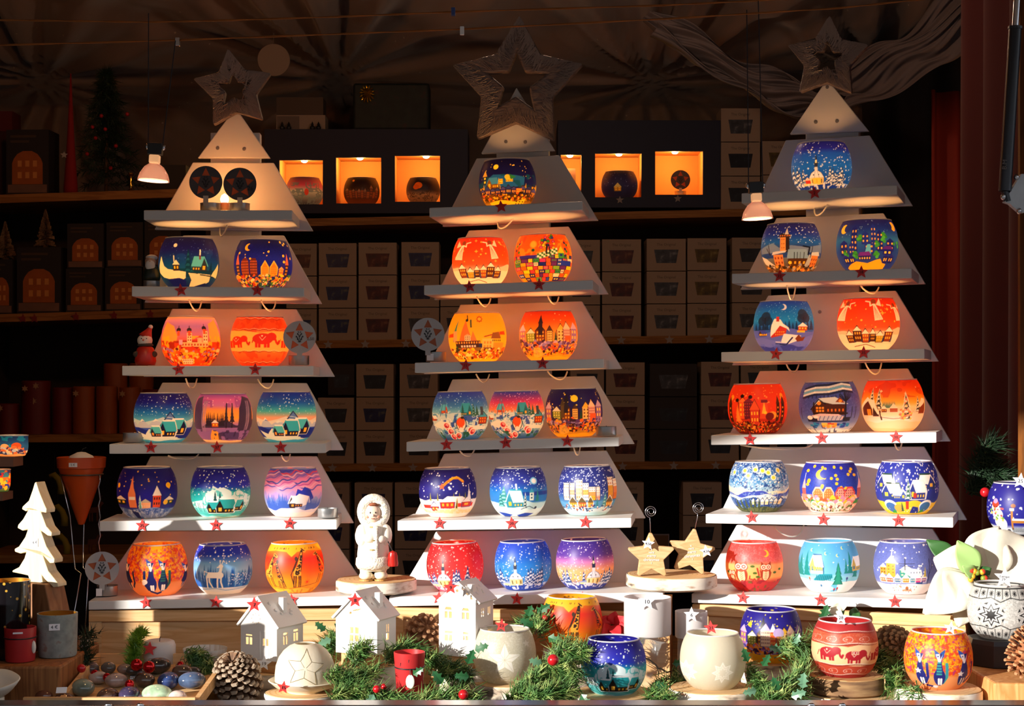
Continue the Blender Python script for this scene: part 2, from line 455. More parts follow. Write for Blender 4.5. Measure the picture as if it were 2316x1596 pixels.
def catfig(c, s, v, k, body, face, tail=1, stripe=None, ears=('#2b58b8', '#d23a3a')):
    c.line([(s+.13*k*tail, v+.04*k), (s+.24*k*tail, v+.16*k), (s+.22*k*tail, v+.42*k)], .05*k, stripe or body)
    c.circ(s, v+.15*k, .17*k, body, rx=.1*k); c.poly([(s-.15*k, v+.16*k), (s+.15*k, v+.16*k), (s+.05*k, v+.5*k), (s-.05*k, v+.5*k)], body)
    c.poly([(s-.19*k, v+.7*k), (s-.01*k, v+.62*k), (s-.05*k, v+.5*k), (s-.13*k, v+.55*k)], ears[0]); c.poly([(s+.19*k, v+.7*k), (s+.01*k, v+.62*k), (s+.05*k, v+.5*k), (s+.13*k, v+.55*k)], ears[1])
    c.poly([(s-.12*k, v+.6*k), (s+.1*k, v+.61*k), (s+.02*k, v+.43*k), (s-.03*k, v+.43*k)], face)
    c.poly([(s, v+.61*k), (s+.1*k, v+.61*k), (s+.02*k, v+.5*k)], body); c.circ(s-.05*k, v+.56*k, .014*k, body)
    for dx in (-.02, .06): c.line([(s+dx*k, v+.01*k), (s+dx*k, v+.12*k)], .035*k, face)
    if stripe:
        for j in range(5): c.rect(s-(.1-.008*j)*k, s+(.08-.008*j)*k, v+(.2+.055*j)*k, v+(.235+.055*j)*k, stripe)
def owl(c, s, v, k):
    c.circ(s, v+.17*k, .18*k, '#a84a2c', rx=.13*k); c.circ(s, v+.15*k, .15*k, '#f1d6a8', rx=.08*k)
    c.circ(s, v+.34*k, .1*k, '#b4553a', rx=.14*k)
    c.poly([(s-.22*k, v+.36*k), (s-.2*k, v+.5*k), (s-.08*k, v+.42*k)], '#8e3a24'); c.poly([(s+.22*k, v+.36*k), (s+.2*k, v+.5*k), (s+.08*k, v+.42*k)], '#8e3a24')
    for d in (-.1, .1):
        c.circ(s+d*k, v+.35*k, .065*k, '#f7ead2'); c.circ(s+d*k, v+.35*k, .042*k, '#c0483a'); c.circ(s+d*k, v+.35*k, .02*k, '#f7ead2')
    for i in range(5): c.line([(s-.05*k, v+(.06+.045*i)*k), (s, v+(.04+.045*i)*k), (s+.05*k, v+(.06+.045*i)*k)], .009, '#a84a2c')
    for d in (-1, 1): c.poly([(s+.12*k*d, v+.3*k), (s+.24*k*d, v+.2*k), (s+.14*k*d, v+.02*k)], '#9c3f28')
def angel(c, s, v, k, d=1):
    c.poly([(s-.02*d, v+.3*k), (s+.06*d, v+.3*k), (s+.26*k*d, v+.02*k), (s+.02*k*d, v)], '#f7e3d8')
    for i in range(4): c.line([(s+.02*d, v+.26*k), (s+(.06+.05*i)*k*d, v+.03*k)], .008, '#c98a7c')
    c.circ(s+.01*d, v+.34*k, .045*k, '#7a3b22')
    c.poly([(s+.08*d, v+.28*k), (s+.22*k*d, v+.4*k), (s+.24*k*d, v+.25*k)], '#f3d4c8')
    c.line([(s, v+.29*k), (s-.1*k*d, v+.26*k), (s-.1*k*d, v+.33*k), (s-.24*k*d, v+.345*k)], .022*k, '#f7e3d8')
def village_red(c, v=.14, flip=1):
    c.hill(.36, .05, 1, '#f0c9b4', 2.0); c.hill(.3, .02, 2, '#f7e4d6', 1)
    for i, (s, w, h, wall) in enumerate(((-.62,.2,.14,'#5a2c1c'), (-.36,.24,.2,'#4a2417'), (-.1,.22,.16,'#9c4a26'), (.14,.16,.14,'#402018'), (.38,.24,.12,'#a8932c'), (.66,.22,.18,'#7c3a20'))):
        c.house(s*flip, v+.02*(i % 2), w, h, wall, '#f7ece4', '#f6c24e', .09, 3, 2, '#1f1720')
        c.pine(s*flip+.13, v, .13, '#2c3f7c')
    c.hill(.12, .02, 1, '#f9ece0', .5); c.line([(-.6,.06),(-.1,.1),(.3,.04)], .012, '#5a3024')

D = {}
def design(f): D[f.__name__] = f; return f
@design
def L21():
    c = Cv((1,'#141046'), (.75,'#1a1a6a'), (.5,'#123f86'), (.3,'#175a86'), (0,'#15205e'), seed=3)
    c.mott(7,5,.55,1,'#17479c',.45,.85,.5).snow(90,.5,.95,.006,'#5d7ec4').moon(-.48,.83,.038,'#f3e6cf')
    c.hill(.36,.02,2,'#0e3a58',1,.2).pine(-.02,.3,.48,'#0c3350','#1c5a78').pine(.12,.3,.3,'#0d3c58','#216a86').pine(.72,.32,.2,'#0d2f52')
    c.poly([(-.98,.3),(-.9,.62),(-.8,.42),(-.7,.36),(-.1,.3),(-.12,.18),(-.3,.12),(-.7,.16),(-.9,.2)],'#f2e6bd')
    c.poly([(-.8,.16),(-.72,.02),(-.12,.02),(-.1,.14),(-.35,.18)],'#141a6c').poly([(-.02,.28),(.75,.26),(.8,.12),(.55,.02),(.02,.02),(.1,.14)],'#d9d2ae')
    c.poly([(.25,.02),(.7,.1),(.75,.04),(.6,0)],'#17205e').line([(.1,.29),(.3,.27)],.012,'#1d2c3c').line([(.4,.25),(.78,.23)],.02,'#20302e')
    c.house(-.42,.32,.2,.12,'#3a2c2a','#efe6c6','#ffc61e',.1,2,1).line([(-.48,.5),(-.5,.62)],.018,'#efe9d2')
    c.hut(.34,.32,.5,.13,'#2b3340','#58bdd6','#ffb82a',.16,flip=-1).line([(.36,.62),(.38,.74)],.025,'#e9eee8').line([(.36,.56),(.36,.62)],.03,'#7a3030')
    return c.poly([(.98,.2),(.95,.5),(.82,.32),(.78,.24)],'#e6d8a8')
@design
def L22():
    c = Cv((1,'#100f4e'),(.6,'#1a22a0'),(0,'#182288'),seed=4)
    c.grain(.1).snow(22,.5,.95,.02,'#ffc629').moon(-.55,.83,.075,'#ffb92c','#16177a',.7)
    for s,h,col in ((-.62,.28,'#6a2a22'),(-.33,.3,'#5c2420')): c.poly([(s-.13,.24),(s+.13,.24),(s+.13,.5),(s+.07,.6),(s-.07,.6),(s-.13,.5)],col).wins(s-.12,s+.12,.28,.56,5,5,'#b9603a',.6)
    for s in (.06,.36): c.poly([(s-.14,.24),(s+.14,.24),(s+.14,.42),(s,.56),(s-.14,.42)],'#ffc23a').poly([(s-.11,.24),(s+.11,.24),(s+.11,.41),(s,.52),(s-.11,.41)],'#f0801e').wins(s-.1,s+.1,.26,.42,4,4,'#ffae3a',.5)
    for s in (-.86,.8): c.rect(s-.05,s+.05,.24,.48,'#3a1a1e').poly([(s-.06,.48),(s+.06,.48),(s,.72)],'#d06a4a').wins(s-.04,s+.04,.26,.46,2,3,'#ffb02c')
    c.house(.62,.24,.16,.14,'#c86a3a','#e8a868','#ffd24a',.06)
    c.crowd(.02,.24,['#ffd21e','#e05a1e','#f4a02a','#3f7a30','#203a6a','#b8351c','#f7d9a0','#2d2a3c'],300,.022)
    return c
@design
def L31():
    c = Cv((1,'#f0a868'),(.92,'#c98ab8'),(.8,'#a06fc0'),(.6,'#b86a8c'),(.4,'#e0501c'),(.2,'#ff5a10'),(0,'#e8401a'),seed=5)
    c.poly([(-.98,.5),(-.9,.9),(-.6,.8),(-.45,.6),(-.5,.4)],'#f2a24a').poly([(.98,.5),(.9,.95),(.62,.85),(.6,.6),(.7,.4)],'#f0a04e')
    c.hill(.5,.03,2,'#c8401c',1,.3).mott(14,8,.58,1,'#8a2014',.05,.5,.8).mott(18,9,.62,1,'#ffb21e',.02,.6,.9)
    for s,v,h in ((-.05,.46,.2),(.48,.46,.24),(.3,.46,.1)): c.house(s,v,.16,h,'#f3c9a0','#d8451c','#7a3018',.05,2,3)
    for s,v in ((-.42,.72),(-.06,.72),(.45,.76)): c.circ(s,v,.042,'#251b26').line([(s,v),(s,v+.08)],.012,'#251b26').rect(s-.04,s+.04,v-.12,v-.02,'#d8522a')
    c.rect(-.32,.58,.38,.47,'#e9b27c').wins(-.32,.58,.38,.46,9,1,'#a23a1c').rect(-.4,-.28,.42,.52,'#c8a0c8')
    c.crowd(.02,.34,['#ff7a12','#e8381a','#ffb43a','#5a2220','#f2c08a','#c8321e','#8a6ab0'],150,.025).rect(-.35,.1,.03,.13,'#e9d0b4').wins(-.35,.1,.03,.13,5,2,'#9a5a40')
    return c
@design
def L32():
    c = Cv((1,'#c8401c'),(.5,'#f7a048'),(0,'#c2401e'),seed=6)
    c.rect(-1,1,.72,1,'#cf4a1c').mott(20,10,.55,1,'#b02c14',.0,1,.5).poly([(-1,.3),(-.5,.28),(0,.3),(.5,.27),(1,.3),(1,.68),(.5,.7),(0,.66),(-.5,.7),(-1,.72)],'#ffb255')
    for v in (.94,.72,.28,.05):
        for i in range(40): s=-.99+i*.05; c.circ(s,v+.01*math.sin(i*.9),.01,'#7a2a1c').circ(s,v+.02+.01*math.sin(i*.9),.007,'#f7e3cf')
    elephant(c,.1,.36,1.5,'#bb2a18',1); elephant(c,-.78,.36,1.2,'#bb2a18',1); elephant(c,.93,.36,1.2,'#bb2a18',1)
    return c
def alps(top, orange):
    c = Cv((1,'#1a2aa0'),(.78,'#1a5cc0'),(.62,'#2a9ad0' if not orange else '#46b8c8'),(.5,'#e8a890' if orange else '#5ab4d8'),(.38,'#f0b89a' if orange else '#9ad0e0'),(0,'#2a5ac0'),seed=8) if orange else Cv((1,'#18106a'),(.82,'#1c1c8a'),(.62,'#1d6ac4'),(.45,'#5ab0e0'),(0,'#2a7ac8'),seed=7)
    c.snow(110,.55,.97,.008,'#d8ecff')
    c.peaks(.36,.14,6,'#3a5ac8','#f0f4fc',.0).poly([(-.98,.5),(-.6,.42),(-.3,.46),(0,.52),(.2,.4),(.5,.38),(.98,.5),(.98,.3),(-.98,.3)],'#e8ecf4',.75)
    c.poly([(-.15,.3),(.22,.62),(.5,.4),(.4,.25)],'#5c7cc8').line([(-.12,.34),(.22,.62),(.48,.4)],.016,'#16205e')
    for i in range(4): c.line([(.1-.02*i,.52-.05*i),(.32+.02*i,.5-.05*i)],.01,'#dce8f8')
    c.hill(.3,.03,2,'#1a2c9c',1).poly([(-.95,.24),(-.7,.16),(-.5,.28),(-.3,.16),(.6,.1),(.6,.02),(-.8,.02)],'#e6f0f8')
    c.hut(.5,.16,.55,.16,'#1c1c4a','#4ac0dc','#ffc23a',.14,'#f4f6fc',-1).hut(.16,.12,.6,.15,'#1a1a44','#3ab4d8','#ffc23a',.16,'#f4f6fc').hut(-.28,.12,.4,.1,'#1a1a44','#52c4dc','#ffa03a',.1,'#f4f6fc')
    return c.hill(.08,.015,2,'#d9eefa',0).hill(.05,.02,1,'#3a9cd8',2)
@design
def L41(): return alps(0, False)
@design
def L42():
    c = Cv((1,'#7a4ab0'),(.88,'#c862b8'),(.76,'#c070c0'),(.66,'#f09a4a'),(.5,'#ffab3a'),(.36,'#a87ac8'),(.1,'#6a50a8'),(0,'#e8b890'),seed=9)
    c.mott(9,4,.5,.75,'#8a4aa8',.72,1,.6).snow(30,.75,.95,.01,'#e8b8e0').hill(.4,.05,2,'#3c3058',2,.3)
    for i in range(10): c.pine(-.55+.06*i,.34,.2+.1*c.r.rand(),'#2c2438',w=.25)
    for s in (.1,.3): c.line([(s,.3),(s+.02,.8)],.02,'#241c30').pine(s,.42,.34,'#2f2838',w=.3)
    c.poly([(.5,.2),(.55,.7),(.75,.95),(.98,.9),(.98,.1),(.7,.1)],'#3c3058').poly([(-.98,.1),(-.98,.9),(-.8,.95),(-.68,.6),(-.75,.2)],'#4a3a68')
    for i in range(16): s=(.7 if i % 2 else -.8)+.15*c.r.rand(); c.line([(s,.15),(s+.08,.85)],.009,'#9a84b8')
    c.hill(.26,.03,2,'#8a6ac0',1).house(-.28,.32,.22,.08,'#c85a24','#e8e6f4','#ffd23a',.07,2,1).poly([(-.6,.02),(-.4,.26),(-.2,.22),(-.1,.02)],'#ffb04a')
    c.poly([(-.05,.22),(.6,.2),(.7,.05),(.1,.06)],'#4c3f86').mott(20,12,.6,1,'#332a5c',.05,.25,.8)
    return c.hill(.04,.01,1,'#f0d0b0',0)
@design
def L43(): return alps(0, True)
@design
def L51():
    c = Cv((1,'#1c1670'),(.5,'#221a8e'),(.3,'#221a80'),(0,'#4a6ab8'),seed=10)
    c.snow(46,.45,.97,.012,'#e8b23c').moon(.7,.66,.055,'#ffc21e').moon(-.93,.66,.05,'#ffb81e')
    c.house(.32,.22,.26,.24,'#e84a22','#f4ece6','#3a1c24',.2,3,2,'#28306a').poly([(-.62,.22),(-.36,.22),(-.38,.5),(-.44,.62),(-.5,.86),(-.56,.62),(-.62,.5)],'#f08a5a').rect(-.6,-.4,.38,.44,'#f4f0ea')
    c.house(-.06,.2,.36,.12,'#f0a878','#b8a890',None,.08).wins(-.2,.1,.2,.3,4,1,'#e8c098').pine(-.24,.16,.32,'#dfeef0',None,.34).pine(-.24,.17,.26,'#6ab0a0',w=.26)
    c.house(.72,.28,.3,.08,'#2a3430','#f0e0d4','#ffc83a',.08,2,1).circ(.62,.32,.05,'#ffc01e').house(-.86,.28,.3,.1,'#222a28','#f0e0d4','#ffc83a',.08,2,1)
    c.hill(.2,.02,2,'#7a94d0',1).mott(24,10,.5,.7,'#3a5ab0',.0,.2,.8).mott(30,14,.6,.8,'#c8d8f0',0,.18,.7)
    return c.poly([(-.6,.16),(-.35,.12),(-.3,0),(-.5,0)],'#232c6c')
def teal(dark):
    c = Cv((1,'#1c1878'),(.82,'#2420a0'),(.64,'#2434b8'),(.52,'#1aa0b0'),(.36,'#2ab4b4'),(.2,'#7ad0d0'),(0,'#2ab0b0'),seed=11)
    c.snow(100,.45,.97,.011,'#f2fbff')
    c.poly([(-.98,.3),(-.6,.36),(-.5,.5),(-.3,.56),(-.26,.66),(-.1,.6),(.1,.62),(.3,.56),(.4,.5),(.6,.58),(.75,.5),(.98,.42),(.98,.2),(-.98,.2)],'#e2f4f6').mott(16,10,.6,.72,'#4ac0c0',.2,.6,.8)
    c.pine(-.18,.3,.26,'#134a50').pine(-.02,.32,.22,'#134a50')
    for i in range(26): s=-.95+1.9*c.r.rand(); c.line([(s,.12),(s+.03,.3)],.012,'#1f6a6c')
    c.hut(-.25,.1,.5,.12,'#1c1614','#2aa4ac','#f0b43a',.1,'#f4fcfc').hut(.2,.1,.72,.14,'#1c1614','#2aa8b0','#f0b43a',.14,'#f4fcfc').hut(.66,.14,.3,.12,'#241a14','#3ab4ba','#f0b43a',.1,'#f4fcfc',-1)
    return c.hill(.06,.02,2,'#7adcdc',1).hill(.02,.01,3,'#d8f6f6',0)
@design
def L52(): return teal(0)
@design
def L53():
    c = Cv((1,'#3a4ac0'),(.8,'#e08ac8'),(.6,'#e8a0d0'),(.45,'#c8a8e0'),(.3,'#7a8ad8'),(0,'#f4f2f4'),seed=12)
    for i in range(9):
        v = .62+.045*i; col = ['#5a5ac8','#f0b8d8','#c85ab0','#3a4ab8','#e88ac0','#7a6ad0','#f4c8dc','#e0506a','#3a48b8'][i]
        pts = [(x/20-1, v+.04*math.sin(x*.35+i*.8)+.02*math.sin(x*.9+i)) for x in range(41)]
        c.line([(max(-.999,min(.999,a)),b) for a,b in pts],.026,col,.85)
    c.peaks(.42,.16,5,'#b49ae0',None,.0).peaks(.36,.12,7,'#8aa0e0',None,0)
    c.poly([(.05,.38),(.15,.6),(.3,.56),(.4,.64),(.6,.56),(.7,.4),(.5,.3)],'#2a3ac0').poly([(-.1,.34),(.2,.5),(.55,.44),(.6,.3),(.2,.2)],'#f4f4fa')
    for i in range(14): c.pine(-.9+.06*i,.14,.24+.16*c.r.rand(),'#3a62c8',None,.22)
    for i in range(12): c.pine(.5+.04*i,.14,.2+.1*c.r.rand(),'#4a6ad0',None,.22)
    c.hill(.18,.03,2,'#e8ecfa',2).hut(.1,.22,.5,.1,'#2a2030','#f0f2fc','#f08a2a',.14).house(-.02,.2,.2,.1,'#2a2430','#f4f4fc','#ffa83a',.1,1,1)
    return c.hill(.1,.01,2,'#fbf8f4',0)
def catbg(seed):
    c = Cv((1,'#f79a1c'),(.5,'#f58a22'),(.3,'#f08030'),(.26,'#f5a060'),(0,'#f5a468'),seed=seed)
    c.mott(44,26,.54,1,'#e84a28',.3,1,.9).mott(40,24,.62,1,'#b43a86',.3,1,.75).mott(46,28,.2,.38,'#ffc81e',.3,1,.9)
    return c
@design
def L61():
    c = catbg(13)
    c.poly([(-.25,1),(.25,1),(.2,.94),(-.2,.92)],'#ffb41a')
    catfig(c,-.2,.1,.95,'#1c2468','#f7f4ee',-1); catfig(c,.2,.12,.9,'#1c2a60','#f7f4ee',1,'#2a6a6c')
    c.circ(-.42,.3,.05,'#f7f4ee').circ(-.46,.26,.03,'#f7f4ee').line([(-.25,.1),(0,.05),(.15,.08)],.04,'#1c2468')
    catfig(c,.93,.15,.7,'#1c2468','#f7f4ee'); catfig(c,-.95,.15,.8,'#1c2a60','#f7f4ee')
    return c
@design
def L62():
    c = Cv((1,'#2a30b4'),(.84,'#2038b8'),(.66,'#6aa8e8'),(.5,'#8ac0f0'),(.3,'#2a70c8'),(.12,'#d8ecfa'),(0,'#f4f6f4'),seed=14)
    c.snow(70,.66,.99,.012,'#ffffff').hill(.46,.05,2,'#8ab8ec',1,.2)
    for i in range(44):
        s=-.97+1.94*c.r.rand(); c.pine(s,.16,.3+.14*c.r.rand(),['#1c58b0','#2a6ac4','#3a80d0'][i % 3],None,.26)
    for i in range(60): s=.15+.8*c.r.rand(); c.circ(s,.2+.24*c.r.rand(),.009,'#e8f4ff')
    c.pine(-.62,.44,.2,'#2a68bc',w=.22).pine(-.4,.46,.2,'#2a68bc',w=.22)
    w='#f7f8f4'
    c.poly([(-.58,.36),(-.1,.36),(-.08,.48),(-.5,.48)],w).circ(-.12,.42,.07,w,rx=.07)
    for a,b in ((-.54,-.6),(-.46,-.4),(-.18,-.22),(-.06,-.02)): c.line([(a,.4),(a-.02,.28),(b,.15)],.03,w)
    c.line([(-.1,.46),(-.06,.58)],.05,w).circ(-.07,.6,.04,w).line([(-.06,.6),(-.18,.58)],.025,w).line([(-.05,.62),(.02,.72),(.06,.68)],.014,w).line([(-.08,.62),(-.1,.72)],.014,w).line([(-.5,.47),(-.62,.5),(-.62,.42)],.014,w)
    return c.hill(.14,.015,2,'#eef4fa',1).line([(-.9,.1),(-.3,.14),(.1,.1),(.9,.13)],.012,'#6aa8e0').hill(.08,.01,1,'#fbfaf6',2)
def giraffes(seed, big):
    c = Cv((1,'#f8b42a'),(.72,'#e8321e'),(.45,'#f0641a'),(.28,'#f8961e'),(0,'#f5a81e'),seed=seed)
    c.poly([(-.99,.99),(.99,.99),(.99,.84),(.5,.88),(.1,.86),(-.1,.76),(-.3,.86),(-.7,.88),(-.99,.84)],'#f8b82a')
    for i in range(16): s=-.9+1.8*c.r.rand(); c.poly([(s,.9),(s+.04,.92),(s+.03,.95)],'#4a3020')
    giraffe(c,.1,.14,1.05,1); giraffe(c,-.86,.14,.9,1); giraffe(c,.92,.2,.85,-1)
    if not big: giraffe(c,-.5,.12,.7,-1)
    for s0,s1,v1 in ((-.45,-.58,.66),(-.12,.06,.72)): c.line([(s0+.1,.14),(s0,.4),(s1,v1-.05)],.02,'#4a2e20').circ(s1,v1,.045,'#4a3428',rx=.03)
    c.line([(-.8,.16),(-.3,.1),(.2,.14),(.8,.2)],.01,'#6a3a1c').hill(.1,.015,2,'#f5c03a',1).mott(30,16,.62,1,'#c8862a',0,.1,.8)
    c.circ(.45,.24,.02,'#e0301c')
    for k in range(8): c.line([(.45,.24),(.45+.09*math.cos(k*.78),.24+.06*math.sin(k*.78))],.006,'#e0301c')
    return c
@design
def L63(): return giraffes(15, False)
@design
def C11():
    c = Cv((1,'#0e0c38'),(.6,'#15165a'),(.35,'#1c2466'),(.15,'#5a3a18'),(0,'#ffc81e'),seed=16)
    c.snow(30,.55,.95,.01,'#e8c84a').moon(-.42,.82,.052,'#ffd83a')
    c.rect(-.75,.55,.4,.6,'#123a86').poly([(-.8,.5),(-.5,.66),(.2,.64),(.6,.6),(.55,.4),(-.8,.38)],'#1c5ca8').mott(16,10,.6,1,'#0f4a6a',.36,.66,.8)
    c.house(-.78,.46,.12,.18,'#1a2a48','#c8a040','#ffd02a',.12,1,2).hut(-.5,.38,.4,.12,'#7a4a14','#3a86c8','#ffd21e',.1)
    for s,v in ((-.22,.46),(0,.5),(.12,.5)): c.rect(s-.06,s+.06,v,v+.1,'#ffd21e').wins(s-.06,s+.06,v,v+.1,2,2,'#6a3a10')
    c.circ(0,.6,.05,'#e8c43a').pine(-.3,.34,.26,'#e8b81e',None,.3).pine(-.3,.34,.2,'#1c2a4a',None,.2).poly([(.05,.66),(.3,.6),(.12,.54)],'#2a7a4a')
    for s in (-.9,-.7,.9,.55): c.rect(s-.07,s+.07,.3,.42,'#6a4a1a').wins(s-.07,s+.07,.3,.42,2,2,'#ffc83a').pine(s+.08,.26,.22,'#c8a030',None,.28)
    c.town(.24,-.95,.9,['#2a2460','#3a2a70','#1c2a60'],['#4a4a9c','#2a3a86'],'#ffb01e',.06,.12,rh=.05,ny=1)
    c.rect(.3,.5,.2,.36,'#e06a28').wins(.3,.5,.2,.36,3,4,'#ffd84a').crowd(.12,.26,['#2a1c14','#6a4412','#ffb81e','#3a2410','#c88a1a','#d05a20'],230,.018)
    return c.poly([(-.8,.1),(-.3,.14),(.3,.1),(.7,.16),(.7,0),(-.8,0)],'#ffd022').wins(.3,.7,.04,.12,3,2,'#3a2a14')
def angels(seed, flip):
    c = Cv((1,'#b42a14'),(.85,'#d8381a'),(.6,'#f04a20'),(.42,'#f45a30'),(.3,'#e8b0a0'),(0,'#f4dccc'),seed=seed)
    c.snow(40,.42,.97,.013,'#ffb84a',star=True)
    village_red(c,.14,flip)
    return c
@design
def C21():
    c = angels(17,-1); angel(c,-.62,.52,1.05,-1); angel(c,.36,.52,1.05,1)
    return c
@design
def R32():
    c = angels(18,1); angel(c,-.72,.56,1.0,-1); angel(c,.18,.55,1.1,1); angel(c,.86,.55,.9,1)
    return c
@design
def C22():
    c = Cv((1,'#e0521a'),(.5,'#f0681e'),(0,'#e07a22'),seed=19)
    c.mott(10,6,.5,.62,'#f8962a',.45,1,.8).mott(12,7,.68,1,'#c03a14',.45,1,.7)
    pal=['#f5d81e','#e8452a','#2a4ab8','#3a9a3a','#f5a81e','#c83a7a','#f0e8c8','#1c2a8a','#e86a1e','#7ab83a','#5a2a7a']
    for j in range(7):
        v=.03+.075*j; s=-.98; i=c.r.randint(11)
        while s<.98:
            w=.14+.14*c.r.rand(); k=.012
            if v<.5:
                c.rect(s,min(.98,s+w),v,v+.08,'#1c1a2a').rect(s+k,min(.98,s+w-k),v+k*.7,v+.08-k*.4,pal[i % 11])
                if c.r.rand()<.6: c.wins(s+.03,s+w-.03,v+.02,v+.065,2,1,pal[(i+4) % 11],.6)
            s+=w; i+=1+c.r.randint(3)
    for i in range(10):
        for j in range(3):
            c.rect(-.2+.07*i,-.13+.07*i,.47+.04*j+.012*i,.51+.04*j+.012*i,'#f0f0e0' if (i+j) % 2 else '#2a7a3a')
    c.rect(-.8,-.25,.5,.56,'#2a2a9a').house(.62,.5,.2,.1,'#3a9a4a','#f0c81e','#1c2a8a',.14,1,1).rect(.62,.95,.34,.44,'#1c38b8')
    for a in range(26):
        x,y=.16+.26*(2*c.r.rand()-1),.83+.14*(2*c.r.rand()-1)
        c.circ(x,y,.032,'#1c1a1a').circ(x,y,.025,['#f0b82a','#e0452a','#3a9a3a','#2a3ab8','#f0d83a','#d84a8a'][a % 6])
    c.line([(.12,.58),(.14,.76)],.03,'#1c1a1a').line([(.24,.58),(.22,.76)],.022,'#1c1a1a')
    c.circ(-.34,.78,.08,'#e8962a',rx=.07).circ(-.34,.78,.06,'#f0b040',rx=.05).rect(-.42,-.26,.62,.7,'#c87a1e').circ(-.34,.66,.03,'#1c4a4a')
    for s in (-.88,.82):
        for i in range(9): c.circ(s+.05*(2*c.r.rand()-1),.5+.045*i,.03,['#2a7a3a','#1c2a6a','#c83a2a'][i % 3])
    return c
def michel(c): pass
@design
def C31():
    c = Cv((1,'#f0a01e'),(.5,'#f8b422'),(.2,'#f8c23a'),(0,'#ffb81e'),seed=20)
    c.star(.08,.86,.075,'#b04a1a',8,.7).circ(.08,.86,.035,'#f7b23a')
    c.poly([(-.84,.4),(-.7,.4),(-.72,.62),(-.68,.88),(-.78,.66)],'#3a7a7a').rect(-.82,-.7,.4,.62,'#e8a070')
    c.poly([(-.62,.42),(-.18,.42),(-.34,.7),(-.42,.84),(-.52,.66)],'#e8703a').line([(-.36,.86),(-.4,.94)],.02,'#2a2a2a').circ(-.38,.84,.03,'#262a2c').poly([(-.24,.42),(-.02,.42),(-.16,.62)],'#e07a44').line([(-.22,.7),(-.24,.84)],.03,'#2a4a4a')
    c.house(-.34,.42,.2,.1,'#f0d0b0','#e8a080','#4a3030',.04,3,2)
    c.rect(-.76,.1,.28,.42,'#3a2428').wins(-.76,.1,.34,.42,10,1,'#e8a23a',.5).wins(-.6,-.05,.28,.34,6,1,'#e8d8e0',.7).rect(.04,.16,.28,.36,'#22306a')
    c.rect(.16,.55,.24,.46,'#f5c46a').wins(.2,.5,.26,.42,3,2,'#c88a3a',.6).line([(.24,.5),(.5,.54)],.02,'#8a2a1a').poly([(.46,.46),(.8,.46),(.74,.6),(.52,.58)],'#7a5030').wins(.5,.8,.38,.46,5,1,'#2a2a24',.5)
    c.rect(.55,.9,.22,.38,'#d8963a').poly([(.76,.54),(.94,.54),(.92,.62),(.76,.6)],'#d8401e').poly([(-.98,.5),(-.82,.5),(-.82,.58),(-.96,.56)],'#d8401e').circ(-.74,.26,.05,'#2a6a3a',rx=.03)
    c.rect(-.8,.5,.2,.28,'#2a2430',.6).crowd(.04,.24,['#ffc81e','#f0962a','#5a2a14','#a8481a','#f8e0a0','#d86a2a','#2a1c18','#e85a2a'],230,.022)
    return c.poly([(-.55,.1),(-.4,.18),(-.2,.1)],'#ffe08a').hill(.04,.01,2,'#ffc41e',0)
def market(sky, seed, night=False):
    c = Cv(*sky, seed=seed)
    c.house(-.6,.36,.26,.18,'#8a9a3a','#e8e4d8','#f0e08a',.1,3,3,'#3a3a24')
    c.house(-.28,.34,.3,.26,'#7a4020','#3a2a24','#f4b83a',.1,3,3,'#241a1c').rect(-.34,-.2,.5,.74,'#2a2430').poly([(-.36,.74),(-.18,.74),(-.27,.92)],'#241e2c').house(.04,.36,.18,.22,'#e8c06a','#4a3024','#5a3018',.1,3,4,'#241a1c')
    c.pine(.24,.34,.26,'#244a30',w=.28).house(.42,.36,.24,.24,'#f4c87a','#f0b83a','#7a4a20',.12,2,3,'#3a2418').house(.62,.36,.22,.26,'#e8a8a0','#f0c8b0','#7a3a34',.14,4,4,'#4a2424').rect(.56,.76,.34,.48,'#e8602a').house(.86,.36,.18,.26,'#8a6ab0','#b8a0d0','#ffd24a',.14,2,2).house(-.88,.36,.18,.24,'#a86a9a','#c8b0d8','#ffd24a',.14,2,2)
    c.rect(-1,1,.3,.37,'#4a3a86',.7)
    c.crowd(.2,.36,['#8a7ac8','#b8a0d0','#5a3a80','#f0a03a','#3a2440','#e86a2a'],130,.026).crowd(.1,.24,['#f8962a','#e8601e','#4a2414','#2a1814','#ffc43a','#c84a1e','#6a4a8a'],200,.018)
    return c.poly([(-.7,.02),(-.55,.26),(-.3,.24),(-.2,.1)],'#f4c85a',.7).hill(.06,.015,2,'#f5b428',0)
@design
def C32(): 
    c = market(((1,'#b42a12'),(.82,'#e0501a'),(.6,'#f88a2a'),(.4,'#f8a03a'),(0,'#f0a020')), 21)
    return c.snow(12,.75,.95,.01,'#f8c89a')
@design
def C43():
    c = market(((1,'#1c1658'),(.6,'#221c6a'),(.4,'#2a1c5a'),(0,'#f5b41e')), 22)
    c.snow(36,.6,.95,.011,'#e8d84a').moon(.02,.8,.07,'#ffe23a').rect(-.46,-.34,.4,.7,'#5a4a30').poly([(-.48,.66),(-.32,.66),(-.4,.84)],'#4a4030')
    return c
